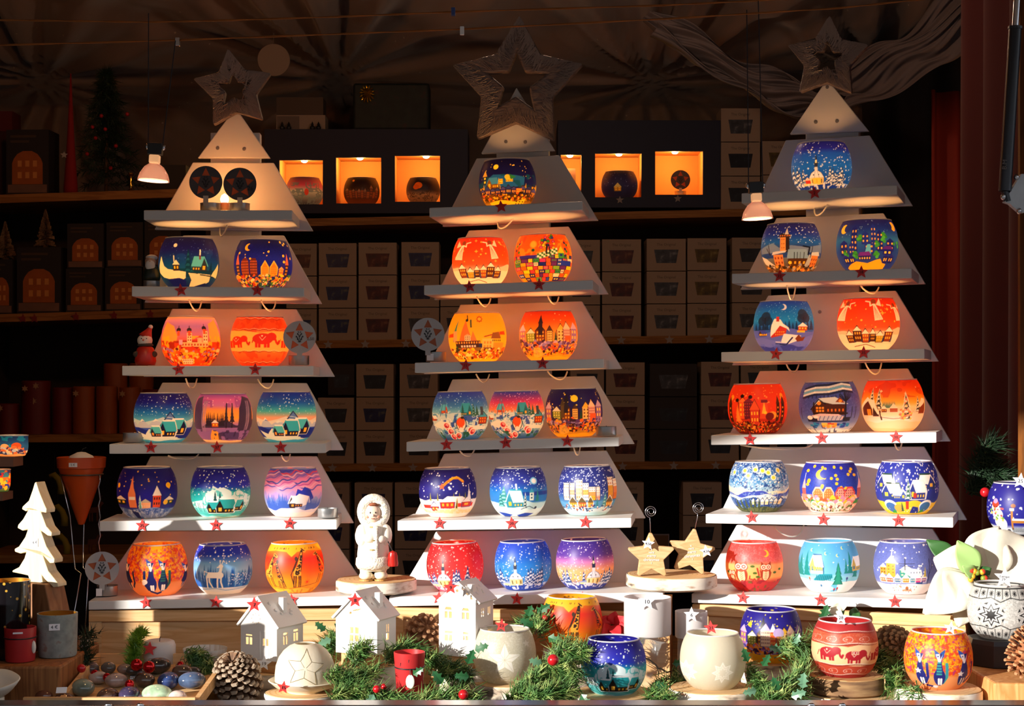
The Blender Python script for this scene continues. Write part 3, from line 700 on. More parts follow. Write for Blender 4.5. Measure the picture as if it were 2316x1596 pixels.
def robin(pink, seed):
    c = Cv((1,'#2a3ab0'),(.72,'#3a78c8') if not pink else (.78,'#c83a78'),(.6,'#6ab0dc') if not pink else (.6,'#f08a50'),(.45,'#d0e4f0'),(.2,'#8ac0e0'),(0,'#2a58b0'),seed=seed)
    c.snow(140,.55,.98,.008,'#a8ccf0' if not pink else '#e8b0e8').hill(.55,.03,2,'#c8e0f0',1,.2).mott(18,12,.55,.68,'#3a8ac8',.1,.6,.8).mott(16,9,.64,1,'#2444b0',.1,.5,.8)
    c.mott(20,12,.3,.4,'#f0f6fa',.1,.6,.8)
    c.hut(-.58,.56,.26,.08,'#c0442a','#5ac0e0','#f0962a',.1,flip=-1).hut(.2,.5,.4,.1,'#2a6a78','#3aa0c0','#f8b43a',.16,flip=-1).pine(.46,.48,.28,'#2a5a4c','#6aa0a8').pine(.58,.5,.22,'#2c5c50').pine(.08,.55,.2,'#2a5a5c').house(.78,.32,.26,.14,'#a8381e','#3a98c0','#f0a03a',.12,3,2,'#1c2a3c').rect(.7,.8,.5,.68,'#3a4a5c')
    c.line([(-.7,.5),(-.6,.86)],.016,'#4a7ab0').line([(-.5,.5),(-.56,.84)],.016,'#4a7ab0')
    c.poly([(-.98,.3),(-.7,.4),(-.4,.36),(-.7,.22)],'#e8f2f8').poly([(.3,.3),(.9,.26),(.9,.2),(.4,.2)],'#e8f2f8').hut(-.92,.4,.2,.06,'#b04a2a','#f0f4f8',None,.05)
    for s,v in ((-.46,.24),(-.4,.17),(.4,.2),(.48,.16),(-.1,.08),(-.34,.06),(-.52,.3)):
        c.circ(s,v,.075,'#f6eef0').circ(s,v-.005,.055,'#d83a4a').circ(s+.02,v+.01,.03,'#f0a8b0').circ(s-.02,v-.02,.02,'#a81c30')
    c.mott(22,14,.62,1,'#1c5a4a',.02,.16,.9)
    c.circ(.02,.32,.15,'#2a2a30',rx=.095).circ(.02,.32,.135,'#f4f0ea',rx=.08).circ(.0,.36,.1,'#f0592a',rx=.075).poly([(-.09,.36),(.1,.36),(.06,.22),(.0,.28),(-.06,.22)],'#f0592a').circ(.02,.2,.05,'#f0f2f4',rx=.05).circ(.06,.46,.03,'#3a3028')
    return c
@design
def C41(): return robin(False, 23)
@design
def C42(): return robin(True, 24)
@design
def C51():
    c = Cv((1,'#241c70'),(.6,'#262488'),(.4,'#24246e'),(0,'#fbf8f0'),seed=25)
    c.snow(60,.42,.97,.014,'#ffffff')
    c.line([(-.18,.66),(-.02,.74),(.2,.82),(.4,.82),(.55,.74)],.05,'#e8861e').line([(.1,.8),(.35,.84),(.55,.76)],.035,'#f8b42a').star(-.2,.65,.075,'#e8602a')
    c.hill(.38,.015,3,'#f4f2f4',1,.1)
    for s in (-.6,-.35,.2,.4,.6): c.pine(s,.36,.17,'#8a8a3a',None,.26)
    c.house(-.02,.2,.5,.13,'#d8342c','#f8f4f4','#f8b83a',.1,3,1,'#3a3a86').poly([(-.3,.33),(-.02,.45),(.5,.44),(.7,.36),(.7,.28),(.3,.34)],'#f6f4f8').rect(.3,.9,.22,.3,'#d8342c').house(.66,.22,.3,.1,'#cf302c','#f8f4f6','#f8c03a',.1,1,1,'#3a3a86').poly([(-.95,.36),(-.6,.34),(-.4,.26),(-.5,.2),(-.95,.3)],'#f6f4f8').rect(-.9,-.5,.2,.27,'#d8342c').house(-.5,.14,.26,.1,'#d8342c','#f8f4f4','#f8b83a',.09,2,1,'#3a3a86')
    c.poly([(.66,.36),(.8,.36),(.73,.62)],'#eef0f8').line([(.73,.6),(.73,.68)],.012,'#eef0f8').pine(.32,.16,.26,'#d8a82a',None,.34).pine(.32,.18,.2,'#2a3a2c',None,.2)
    return c.hill(.17,.02,2,'#f0e0a8',1).mott(40,20,.55,.75,'#f7f0d8',0,.2,.8).hill(.09,.01,1,'#f8f6f0',0)
def winterchapel(seed):
    c = Cv((1,'#262a80'),(.72,'#2a3aa0'),(.6,'#1f5ab8'),(.4,'#2a90c8'),(.25,'#a8dcec'),(0,'#7ab8e0'),seed=seed)
    c.snow(150,.55,.98,.009,'#dff0ff').circ(.56,.74,.075,'#7ac8f0').circ(.56,.74,.05,'#f8f8f4')
    c.peaks(.48,.14,5,'#2a78c8',None,.3).rect(-.2,1,.44,.52,'#1c2c8c',.7)
    c.hill(.3,.03,2,'#bfe6ee',1).pine(-.5,.3,.36,'#2a8a8c','#8ad0d0',.6).pine(-.62,.22,.3,'#2a7a80','#7ac8cc',.5)
    c.hut(-.12,.2,.6,.15,'#2a8aa8','#d8f2f6','#f8c03a',.2,'#2a98b8').line([(-.06,.58),(-.08,.68)],.03,'#f0f6f8').pine(.24,.18,.34,'#f2f8f8',None,.3).pine(.24,.18,.3,'#28545c','#e8f4f4',.3).house(.46,.34,.14,.16,'#d8f0ea','#3a9ab8','#2a5a7a',.1,1,2).pine(.66,.32,.24,'#2a8a8c')
    c.hill(.18,.03,2,'#dff4f8',2).line([(.1,.16),(.4,.22),(.62,.16)],.014,'#244a6c').circ(.66,.18,.03,'#2c3a50').poly([(-.1,.03),(.3,.08),(.7,.06),(.5,0),(0,0)],'#2a4ab8').poly([(-.9,.1),(-.6,.08),(-.3,.04),(-.5,0),(-.8,0)],'#2448b4')
    return c
@design
def C52(): return winterchapel(26)
@design
def C53():
    c = Cv((1,'#28307e'),(.5,'#2c3c94'),(.3,'#4a86c0'),(0,'#c0e8f2'),seed=27)
    c.snow(320,.42,.99,.0105,'#cfdcf8',jit=.3)
    for s,w,h,wall in ((-.72,.18,.34,'#f0f0f0'),(-.52,.16,.34,'#f2f0ea'),(-.28,.22,.4,'#f4d0b8'),(-.06,.2,.34,'#f0f2f4'),(.16,.22,.26,'#e8b02a'),(.36,.12,.26,'#f0a890'),(.8,.2,.44,'#e0a02a'),(.94,.12,.4,'#d8742a')):
        c.rect(s-w/2-.015,s+w/2+.015,.32,.34+h+.012,'#2a2c5a').rect(s-w/2,s+w/2,.33,.34+h,wall)
        c.rect(s-w/2,s+w/2,.34+h*.62,.34+h,'#f3f3f3'); c.wins(s-w/2,s+w/2,.36,.34+h,3,5,'#c8763a' if wall!='#f0f2f4' else '#5a6a9a',.45)
        c.rect(s-w/2,s+w/2,.34+h*.3,.34+h*.6,['#d8a42a','#e8946a','#f0c0a0','#dfe4dc'][int(abs(s*10)) % 4],.7)
    c.hill(.3,.02,3,'#5a9cd0',1)
    for s,w,col in ((-.52,.26,'#c88a2a'),(-.2,.28,'#d0562a'),(.1,.18,'#e0982a'),(.76,.22,'#c8862a')): c.house(s,.18,w,.1,col,'#6a5a3a','#f8d06a',.12,3,1,'#f4f6fa')
    c.pine(.34,.2,.2,'#3a8a9c').pine(.6,.2,.3,'#4a9aa4','#a8dce0')
    c.hill(.16,.02,3,'#cfeaf6',1).crowd(.1,.22,['#3a4a86','#e8f4fa','#b8d8ec','#2a3a6a','#c86a4a'],120,.012)
    return c.hill(.07,.01,2,'#b4e2f0',0)
def seiffen(stops, seed, cs, dots, tree='#2a4a8c', sn='#dfe8f6', base='#2a4ab0'):
    c = Cv(*stops, seed=seed)
    c.snow(190,.35,.98,.007,dots,star=True)
    for s in (-.93,-.8,-.62,.16,.3,.44,.56,.68,.8,.92,-.05,.02):
        s2 = cs+.36+(s*.62 if s > 0 else 0) if s > 0 else s
        if abs(s2-cs)>.3 and abs(s2)<.97: c.pine(s2,.08+.06*c.r.rand(),.2+.24*c.r.rand(),tree,sn,.42)
    c.pine(-.74,.1,.34,tree,sn,.36)
    for i in range(150):
        s = -.97+1.94*c.r.rand()
        if abs(s-cs)>.24: c.circ(s,.09+.26*c.r.rand()**1.4,.012,[sn,tree,'#f4f6fc','#5c74b0'][i % 4])
    c.church(cs,.12,1.0)
    c.hill(.12,.02,2,base,1).mott(34,16,.55,1,'#dfe8f6',.02,.16,.9)
    return c.hill(.04,.015,2,base,0)
@design
def C61(): return seiffen(((1,'#c8242a'),(.5,'#e0383a'),(0,'#e04a4a')),28,-.42,'#fbe6e0',base='#c86a8a')
@design
def C62(): return seiffen(((1,'#2a44c0'),(.7,'#2260cc'),(.56,'#2a7cd8'),(.3,'#3a94e4'),(0,'#2a6ad0')),29,-.28,'#e8f4ff')
@design
def C63(): return seiffen(((1,'#3a2a8c'),(.72,'#5a3a9c'),(.58,'#c878b8'),(.42,'#f0a878'),(.25,'#f8b46a'),(0,'#3a4ab0')),30,.3,'#f0d8f4',base='#3a48a8')
@design
def R11():
    c = seiffen(((1,'#1a1c7c'),(.85,'#2226a0'),(.75,'#1c50c8'),(.5,'#1a64d8'),(0,'#1448b8')),31,-.18,'#d8e8ff',base='#1a3aa0')
    c.rect(-.33,-.04,.14,.26,'#ffc83a',.75).house(-.5,.16,.18,.06,'#c83a2a','#e8c8c0',None,.06)
    return c
@design
def R21():
    c = Cv((1,'#1a1864'),(.8,'#1c2c9a'),(.62,'#1c5cc0'),(.5,'#2a4a96'),(.3,'#6a7080'),(0,'#4a3018'),seed=32)
    c.snow(120,.58,.98,.008,'#cfe0ff').hill(.52,.03,2,'#22408c',1,.3).poly([(-.98,.5),(-.6,.6),(-.4,.5),(0,.54),(.5,.5),(.98,.58),(.98,.4),(-.98,.4)],'#8a9cc0',.7)
    c.rect(-.36,-.06,.4,.78,'#2a2024').rect(-.36,-.18,.42,.74,'#e09050').rect(-.4,-.02,.7,.76,'#3a2a28').wins(-.4,-.02,.71,.76,5,1,'#e0803a').poly([(-.22,.76),(-.08,.76),(-.14,.9)],'#b8b8c8').wins(-.34,-.2,.45,.7,2,3,'#5a2c1c',.3)
    c.poly([(-.65,.36),(-.2,.4),(-.15,.44),(-.6,.42)],'#c8c8d8').rect(-.6,-.28,.1,.36,'#d8844a').wins(-.6,-.28,.16,.34,3,2,'#8a3a1c').poly([(-.15,.28),(.6,.28),(.5,.46),(-.1,.46)],'#7a9cc8').rect(-.12,.56,.12,.28,'#4a2c18').wins(-.1,.54,.14,.26,4,1,'#ffb02a',.4).circ(-.05,.2,.03,'#ffd23a')
    for s in (.1,.2,.3,.42): c.line([(s,.28),(s,.4)],.012,'#141822')
    c.poly([(-.98,.36),(-.85,.3),(-.6,.14),(-.7,.08),(-.95,.2)],'#d8d0d4').poly([(.6,.36),(.75,.3),(.65,.1),(.5,.14)],'#a8b0c0').rect(.68,.9,.12,.34,'#d8803a').wins(.68,.9,.14,.3,3,2,'#8a3a1c').poly([(.64,.34),(.94,.34),(.9,.42),(.68,.4)],'#c0c8d8')
    c.line([(.4,.52),(.6,.5),(.56,.36)],.03,'#10142a').line([(-.8,.5),(-.7,.36),(-.74,.56)],.014,'#241a20').line([(.64,.3),(.7,.52)],.014,'#1c1820')
    return c.crowd(.01,.14,['#3a2414','#6a4018','#e8a03a','#241810','#8a5a2a','#9a9aa8'],170,.018).circ(-.4,.04,.03,'#e0783a').circ(.5,.06,.03,'#e0783a')
@design
def R22():
    c = Cv((1,'#1a186c'),(.8,'#1c3498'),(.6,'#2a6ab8'),(.4,'#2448a8'),(0,'#2a3a9c'),seed=33)
    c.snow(50,.65,.97,.007,'#8ab0e8').moon(-.78,.82,.09,'#ffc83a','#1c2c88',.8).moon(.9,.86,.09,'#ffb83a','#1c2c88',-.9)
    for s,w,v,h in ((-.42,.2,.36,.46),(-.06,.24,.5,.2),(.2,.18,.44,.4),(.4,.2,.36,.36),(-.74,.24,.3,.24),(.72,.24,.36,.2),(-.5,.16,.3,.2),(.06,.3,.3,.2)):
        c.poly([(s-w/2,v),(s+w/2,v),(s+w/2*.95,v+h),(s,v+h+.06),(s-w/2*.95,v+h)],['#241c7c','#2030a0','#1c2488'][int(abs(s*20)) % 3]).wins(s-w/2,s+w/2,v+.02,v+h,2,4 if h>.3 else 2,'#f8b83a',.4)
    for s,v in ((-.26,.62),(.5,.6),(.56,.68),(.3,.5),(.3,.3),(-.7,.34),(-.4,.3),(.9,.5)):
        for k in range(7): c.circ(s+.06*(2*c.r.rand()-1),v+.05*(2*c.r.rand()-1),.03,['#3a9a3a','#2a7a3a','#4ab04a'][k % 3])
    c.poly([(-.1,.3),(0,.5),(.1,.5),(.12,.3)],'#5ab8e8')
    c.rect(-.3,.12,.2,.28,'#1c1c7c').poly([(-.32,.28),(.14,.28),(.06,.36),(-.24,.35)],'#6a2a9c').wins(-.3,.12,.2,.27,5,1,'#ffd04a').rect(.5,.8,.3,.4,'#1c208a').poly([(.48,.4),(.82,.4),(.74,.47),(.54,.46)],'#5a2a98').wins(.52,.78,.3,.38,2,1,'#ffd04a')
    for s in (-.72,-.54,.62,.8): c.house(s,.14,.16,.12,'#1c1c78','#2a2a9a','#ffc83a',.05,2,1)
    return c.poly([(-.85,.06),(-.6,.14),(-.4,.18),(0,.14),(.3,.2),(.45,.22),(.55,.14),(.7,.12),(.7,0),(-.8,0)],'#ffb428')
@design
def R31():
    c = Cv((1,'#1f3cae'),(.8,'#1a6cd0'),(.6,'#1c84dc'),(.45,'#2a5cb8'),(.2,'#4a56c8'),(0,'#3a48b8'),seed=34)
    c.snow(140,.6,.98,.006,'#8ac0f0').moon(0,.87,.06,'#d8dcf4','#1f60c8',-.7)
    for s,v,r in ((-.6,.68,.1),(-.52,.6,.09),(-.72,.6,.09),(.66,.72,.11),(.74,.66,.1),(.6,.64,.09)):
        c.circ(s,v,r,'#1c2c4c',.85)
    for s in (-.6,.66): c.line([(s,.44),(s,.66)],.02,'#1a2038')
    for i in range(16): c.pine(-.9+.12*i,.42,.14+.08*c.r.rand(),'#17305e',None,.4)
    c.hill(.4,.03,2,'#5a68d0',1)
    c.poly([(-.44,.26),(.06,.32),(.12,.48),(-.1,.5),(-.4,.42)],'#c0342a').poly([(-.4,.5),(-.3,.64),(-.1,.62),(-.02,.54),(.16,.46),(.2,.38),(.1,.44),(-.12,.5),(-.3,.36),(-.46,.28)],'#f4f0f4').rect(-.24,-.14,.58,.68,'#b83028').wins(-.3,.04,.3,.4,5,2,'#ffc83a',.4)
    c.house(.62,.4,.3,.08,'#c04a30','#f4f0f4','#ffd04a',.08,3,1).rect(.44,.7,.36,.4,'#f0c03a').hut(-.7,.3,.26,.06,'#4a2a14','#3a4ab8','#ffc22a',.06).wins(-.84,-.55,.3,.36,4,1,'#ffb82a')
    c.hill(.26,.04,1,'#6a74d8',2).poly([(.0,.34),(.3,.32),(.6,.3),(.5,.2),(.2,.14),(-.1,.18)],'#eceaf6').line([(-.3,.14),(.1,.12),(.3,.26)],.03,'#20306c').line([(-.3,.18),(.08,.16),(.24,.28)],.014,'#f2f2fa').poly([(.4,.24),(.5,.32),(.62,.26),(.74,.28),(.7,.2),(.5,.18)],'#7a3a20')
    return c.hill(.1,.02,2,'#3a44b0',1).mott(16,8,.62,1,'#5a6ad8',0,.14,.8)
@design
def R41():
    c = Cv((1,'#d0361a'),(.6,'#d8401c'),(.35,'#d0381c'),(.15,'#8a2014'),(0,'#c83a24'),seed=35)
    c.snow(60,.5,.97,.011,'#f8a048').circ(-.86,.74,.05,'#ffa82a').circ(.84,.76,.05,'#ffa02a')
    c.house(-.5,.3,.24,.34,'#e0582a','#e87a3a','#ffc02a',.1,2,3,'#5a1a14').house(-.3,.3,.3,.34,'#5c1c30','#74243c','#a83a3a',.08,4,5).house(-.1,.18,.3,.3,'#c03a2c','#d8582c','#ffc83a',.2,3,2,'#5a1a14').poly([(.06,.3),(.4,.3),(.3,.66),(.16,.66)],'#d8502a').poly([(.14,.4),(.22,.64),(.3,.4)],'#ffb83a').rect(.12,.34,.62,.68,'#6a2030').circ(.26,.42,.03,'#ffd23a')
    for s,v in ((-.52,.76),(-.24,.74),(-.68,.68)): c.circ(s,v,.038,'#241214')
    c.pine(-.66,.24,.36,'#f0782a',None,.4).pine(-.66,.26,.28,'#ff9a3a',None,.3)
    for s in (.68,.84,-.9): c.rect(s-.05,s+.05,.24,.6,'#3a2414').poly([(s-.06,.6),(s+.06,.6),(s,.76)],'#4a2a14').wins(s-.04,s+.04,.3,.56,1,3,'#f8a02a',.4)
    c.circ(.5,.36,.08,'#f0a03a',rx=.09).circ(.42,.34,.08,'#6a1c1c')
    c.hill(.2,.03,3,'#5a1814',1).poly([(-.1,.02),(.02,.2),(.2,.2),(.3,.02)],'#e0502c')
    return c.crowd(.02,.24,['#3a100c','#6a1c10','#e8702a','#2a0c0a','#f0a03a','#a83018','#7a8a2a'],240,.016)
@design
def R42():
    c = Cv((1,'#3a4a9c'),(.7,'#3c4aa8'),(.4,'#4a52b0'),(.2,'#6a80c8'),(0,'#e8ecf6'),seed=36)
    c.mott(40,26,.5,.62,'#5a6ac8',.3,1,.6)
    for i in range(5):
        v=.97-.045*i; col=['#16204a','#dfe8f4','#6ab0e0','#e8eef8','#1c2450'][i]
        c.line([(-.85,v-.1),(-.5,v-.04),(0,v-.03),(.5,v+.03),(.8,v)],.04,col,.9)
    for i in range(9): c.rect(-.7+.13*i,-.66+.13*i,.68,.72+.02*(i % 3),'#1a2044',.7)
    c.poly([(-.58,.46),(-.36,.64),(.1,.58),(.55,.54),(.55,.34),(-.52,.36)],'#4a2418').poly([(-.6,.48),(-.34,.68),(.2,.7),(.62,.56),(.1,.56),(-.3,.62)],'#d0dcf0').line([(-.6,.46),(-.34,.66),(-.12,.56)],.02,'#14142c').poly([(.2,.6),(.36,.7),(.5,.58)],'#8a3c1c').circ(.36,.62,.03,'#ff9a2a').circ(-.33,.58,.035,'#ff9a2a').wins(-.44,-.16,.4,.52,3,2,'#ff9c34',.7).wins(-.1,.5,.38,.5,5,1,'#e07a28',.4).line([(-.5,.34),(-.5,.6)],.02,'#241410').rect(-.54,.6,.36,.39,'#2a1814')
    c.line([(.52,.3),(.54,.7)],.03,'#1a1c30')
    for k in range(30): c.line([(.54,.6),(.54+.22*(2*c.r.rand()-1),.68+.16*c.r.rand())],.007,'#1c2034')
    for s in (.72,.84,-.92): c.line([(s,.28),(s+.02,.5)],.016,'#181c34')
    c.poly([(-.6,.34),(-.3,.38),(.3,.36),(.5,.3),(.4,.24),(-.4,.24)],'#e4c8d8')
    for i in range(11): c.line([(-.3+.07*i,.32),(-.36+.07*i,.25)],.022,['#7a94d0','#b8cdee'][i % 2])
    c.rect(-.75,-.42,.22,.3,'#241c3a').rect(.46,.7,.22,.3,'#1c1c36').circ(-.66,.3,.04,'#f0f0f8',rx=.06).circ(-.46,.31,.03,'#f0f0f8',rx=.05).line([(-.6,.22),(.6,.22)],.02,'#2a2a56')
    for i in range(50): s=-.7+1.4*c.r.rand(); c.rect(s-.06,s+.06,.08+.12*c.r.rand(),.09+.12*c.r.rand(),(['#f0a03a','#d84a3a','#f8d05a'] if abs(s)<.25 else ['#2a4ab8','#2a8ad0','#1c2c80'])[i % 3])
    return c.hill(.06,.015,2,'#f2f2f8',1).mott(30,10,.64,1,'#2a3060',0,.08,.8)
@design
def R43():
    c = Cv((1,'#c8341a'),(.85,'#e0481a'),(.7,'#f0861e'),(.56,'#f8b84a'),(.48,'#d8e0b0'),(.38,'#f0c8a8'),(0,'#f4c8a0'),seed=37)
    c.mott(7,5,.6,1,'#b82a18',.66,1,.5).snow(10,.66,.95,.01,'#f8d8c0',star=True)
    for s,v,h in ((-.66,.5,.36),(-.44,.44,.4),(.78,.38,.3)): c.pine(s,v,h,'#f4efe8',None,.4).pine(s,v,h*.95,'#3a3a34','#f4efe8',.3)
    for i in range(8): c.pine(-.3+.05*i,.46,.14,'#4a7a78',None,.3)
    c.hill(.38,.02,2,'#f4dccb',1)
    c.poly([(-.95,.32),(-.66,.32),(-.66,.44),(-.78,.62),(-.95,.46)],'#5a2a18').poly([(-.98,.5),(-.8,.68),(-.74,.64),(-.46,.34),(-.54,.34),(-.78,.6),(-.98,.44)],'#f4ece6').rect(-.82,-.7,.32,.44,'#ff9a2a').poly([(-.66,.3),(-.46,.3),(-.48,.5),(-.6,.56)],'#3a2018').rect(-.58,-.5,.42,.5,'#ffa83a').poly([(-.74,.64),(-.6,.62),(-.42,.34),(-.5,.34)],'#f4ece6').line([(-.4,.24),(-.42,.4)],.03,'#4a2a20')
    c.house(-.28,.38,.16,.06,'#6a3020','#f4ece6','#ffb03a',.07,2,1).house(.02,.38,.24,.07,'#a85a3a','#f0e4dc',None,.1).rect(-.4,.28,.3,.37,'#e8dcb8').line([(-.4,.28),(0,.25),(.3,.26)],.01,'#6a4a3a')
    c.pine(.42,.22,.56,'#f6ece0',None,.5).pine(.42,.24,.48,'#4a4a40','#f6ece0',.4,['#f0805a','#f8c85a','#f4a890','#e8645a','#f8e0d0'])
    for k in range(26): c.circ(.42+.2*(2*c.r.rand()-1),.24+.2*c.r.rand(),.022,['#f0805a','#f4a890','#f8c85a'][k % 3])
    c.poly([(.8,.34),(.98,.34),(.98,.6),(.84,.5)],'#7a3a22').poly([(.78,.48),(.9,.64),(.98,.62),(.98,.56),(.84,.46)],'#f4ece6')
    return c.hill(.2,.02,2,'#f6d0a8',1).hill(.06,.01,1,'#f8c490',0)
@design
def R51():
    c = Cv((1,'#2a58a0'),(.6,'#4a88c0'),(.4,'#b8cfd8'),(.2,'#3a68a8'),(0,'#5a6a58'),seed=38)
    c.mott(50,34,.5,.62,'#dfe8ea',.4,1,.9).mott(46,30,.66,.9,'#1c3a80',.1,1,.9).snow(60,.55,.95,.012,'#f4f2d8')
    for s,v in ((-.5,.84),(-.36,.74),(-.12,.86),(.14,.84),(.34,.8),(-.6,.46),(.7,.84),(-.86,.8),(.5,.7)): c.circ(s,v,.055,'#e8ecd4').circ(s,v,.034,'#f2d23a')
    c.hill(.46,.06,1,'#e8e4c4',1,.2).hill(.4,.04,2,'#3a4ab0',2,.1).hill(.34,.03,2,'#dfe6e4',1).hill(.28,.03,3,'#2a4a98',0).mott(30,18,.55,.68,'#8ab0d8',.06,.4,.8)
    for i in range(7): c.house(-.2+.16*i,.16,.12,.07,['#e8e0c8','#6a8ac0','#c8d4e0'][i % 3],'#f0f2f0','#f0c83a',.06,2,1,'#22305a')
    for i in range(6): c.pine(-.8+.16*i,.1,.2,'#4a5a34',None,.36)
    return c.hill(.1,.02,2,'#6a7248',1).mott(40,16,.55,1,'#3a4a3a',0,.12,.8)
@design
def R52():
    c = Cv((1,'#24289a'),(.5,'#2a44b4'),(.3,'#2a44b4'),(0,'#f0ece4'),seed=39)
    c.grain(.14)
    for i in range(24): c.star(-.97+1.94*c.r.rand(),.48+.48*c.r.rand(),.036,'#f4c428',8,.7)
    c.moon(-.3,.78,.1,'#f8ce3a','#2838aa',.75)
    for s,col,o in ((-.4,'#f0743a','#f8c8b0'),(-.05,'#f0743a','#f8c8b0'),(.34,'#e89a8a','#d8443a'),(.64,'#e89a8a','#d8443a')):
        c.poly([(s-.18,.26),(s+.18,.26),(s+.18,.42),(s+.08,.53),(s-.08,.53),(s-.18,.42)],o).poly([(s-.15,.26),(s+.15,.26),(s+.15,.41),(s+.06,.5),(s-.06,.5),(s-.15,.41)],col).wins(s-.14,s+.14,.28,.48,4,4,'#f8b070' if o=='#f8c8b0' else '#7a3a44',.45)
    for s in (-.85,.94): c.rect(s-.06,s+.06,.3,.5,'#b05a5a').poly([(s-.06,.5),(s+.06,.5),(s+.02,.72)],'#e8b0b0').line([(s+.02,.7),(s+.02,.8)],.012,'#f0f0f4')
    c.rect(-.95,-.6,.26,.38,'#d88a7a').hill(.25,.02,3,'#f0b0a0',1).crowd(.18,.3,['#f090b0','#f8c83a','#3a8a3a','#e8603a','#f4d8c8'],80,.03)
    for s in (-.6,-.32,.02,.34,.66): c.circ(s,.17,.075,'#f4f0ea').circ(s,.16,.06,'#f0b080' if s<0 else '#f8d0b8').circ(s,.13,.035,'#8a4a3a')
    return c.crowd(.03,.14,['#f4f2ec','#3a2a24','#f8f4ec','#6a8a3a','#e8c0a0','#f7f3ee'],140,.018).hill(.03,.008,2,'#eef0f2',0)
@design
def R53():
    c = Cv((1,'#28329a'),(.5,'#2a3aa8'),(.3,'#2a3aa0'),(0,'#3a6ab0'),seed=40)
    for i in range(170):
        x,y=c.r.rand()*c.W,c.Y(.42+.57*c.r.rand()); c.circ(x,y,.018,'#f6f8fc',rx=.009,raw=True)
    c.hut(-.66,.5,.46,.12,'#2a3a8c','#fafafa','#e8c04a',.14,'#2a4a3c').hut(-.46,.32,.6,.13,'#2a4090','#fafafa','#f0c84a',.14,'#2a4a3c').hut(-.24,.3,.4,.1,'#3a58a8','#f4f4f6','#f0c84a',.08,flip=-1)
    c.hut(.6,.5,.5,.12,'#2a3a8c','#fafafa','#e8c04a',.14,'#2a4a3c',-1).hut(.34,.3,.5,.18,'#2a3a8c','#fafafa','#f0c040',.16,'#f0f0f0',1).rect(.2,.3,.32,.42,'#b03a30')
    c.pine(.04,.3,.4,'#e8eeee',None,.34).pine(.04,.3,.38,'#3a6a60','#cfe0dc',.3).line([(-.42,.62),(-.42,.82)],.012,'#dfe4ea').poly([(-.48,.6),(-.36,.6),(-.42,.76)],'#e8eef4').star(.05,.84,.05,'#f8fafc')
    c.hill(.24,.03,2,'#e4c832',1).circ(-.6,.16,.12,'#f0f6fa',rx=.14).circ(-.6,.13,.1,'#3a6ab0',rx=.12).circ(.66,.16,.12,'#eef4fa',rx=.14).circ(.66,.14,.1,'#3a72b4',rx=.12).circ(-.3,.12,.08,'#f0a84a',rx=.1).rect(-.05,.06,.1,.26,'#d83a2a').pine(-.18,.06,.2,'#2a5a40').poly([(.1,.02),(.5,.02),(.4,.14),(.2,.16)],'#24308c').snow(30,.02,.14,.008,'#f0f4fa')
    return c.poly([(.45,.02),(.7,.04),(.6,.1)],'#3a9a3a').poly([(-.7,.02),(-.45,.02),(-.5,.09)],'#3a9a3a')
@design
def R61():
    c = Cv((1,'#d84a48'),(.66,'#dc5a5a'),(.6,'#e87a5a'),(.56,'#f0b070'),(.3,'#f5b868'),(.2,'#c8403a'),(0,'#b83438'),seed=41)
    c.mott(44,28,.5,.66,'#e87878',.6,1,.7).moon(.42,.8,.07,'#f8c23a','#dc5656',-.6)
    owl(c,-.46,.2,.95); owl(c,.4,.24,.8); owl(c,-.78,.22,.5)
    c.hill(.22,.03,2,'#b8343a',1)
    c.line([(-.1,.2),(0,.28),(.1,.2),(.16,.36),(.1,.5)],.03,'#a83a30').line([(.16,.26),(.24,.34),(.2,.46)],.02,'#a83a30').line([(-.16,.34),(-.18,.28),(-.05,.26)],.025,'#a83a30')
    for s,v in ((.02,.4),(-.06,.54),(.12,.32),(.7,.4),(-.9,.4),(.86,.46)): c.circ(s,v,.025,'#4a6a2a',rx=.04)
    return c.mott(14,8,.6,1,'#8a2430',0,.24,.8).mott(20,10,.68,1,'#5a6a2c',0,.24,.7)
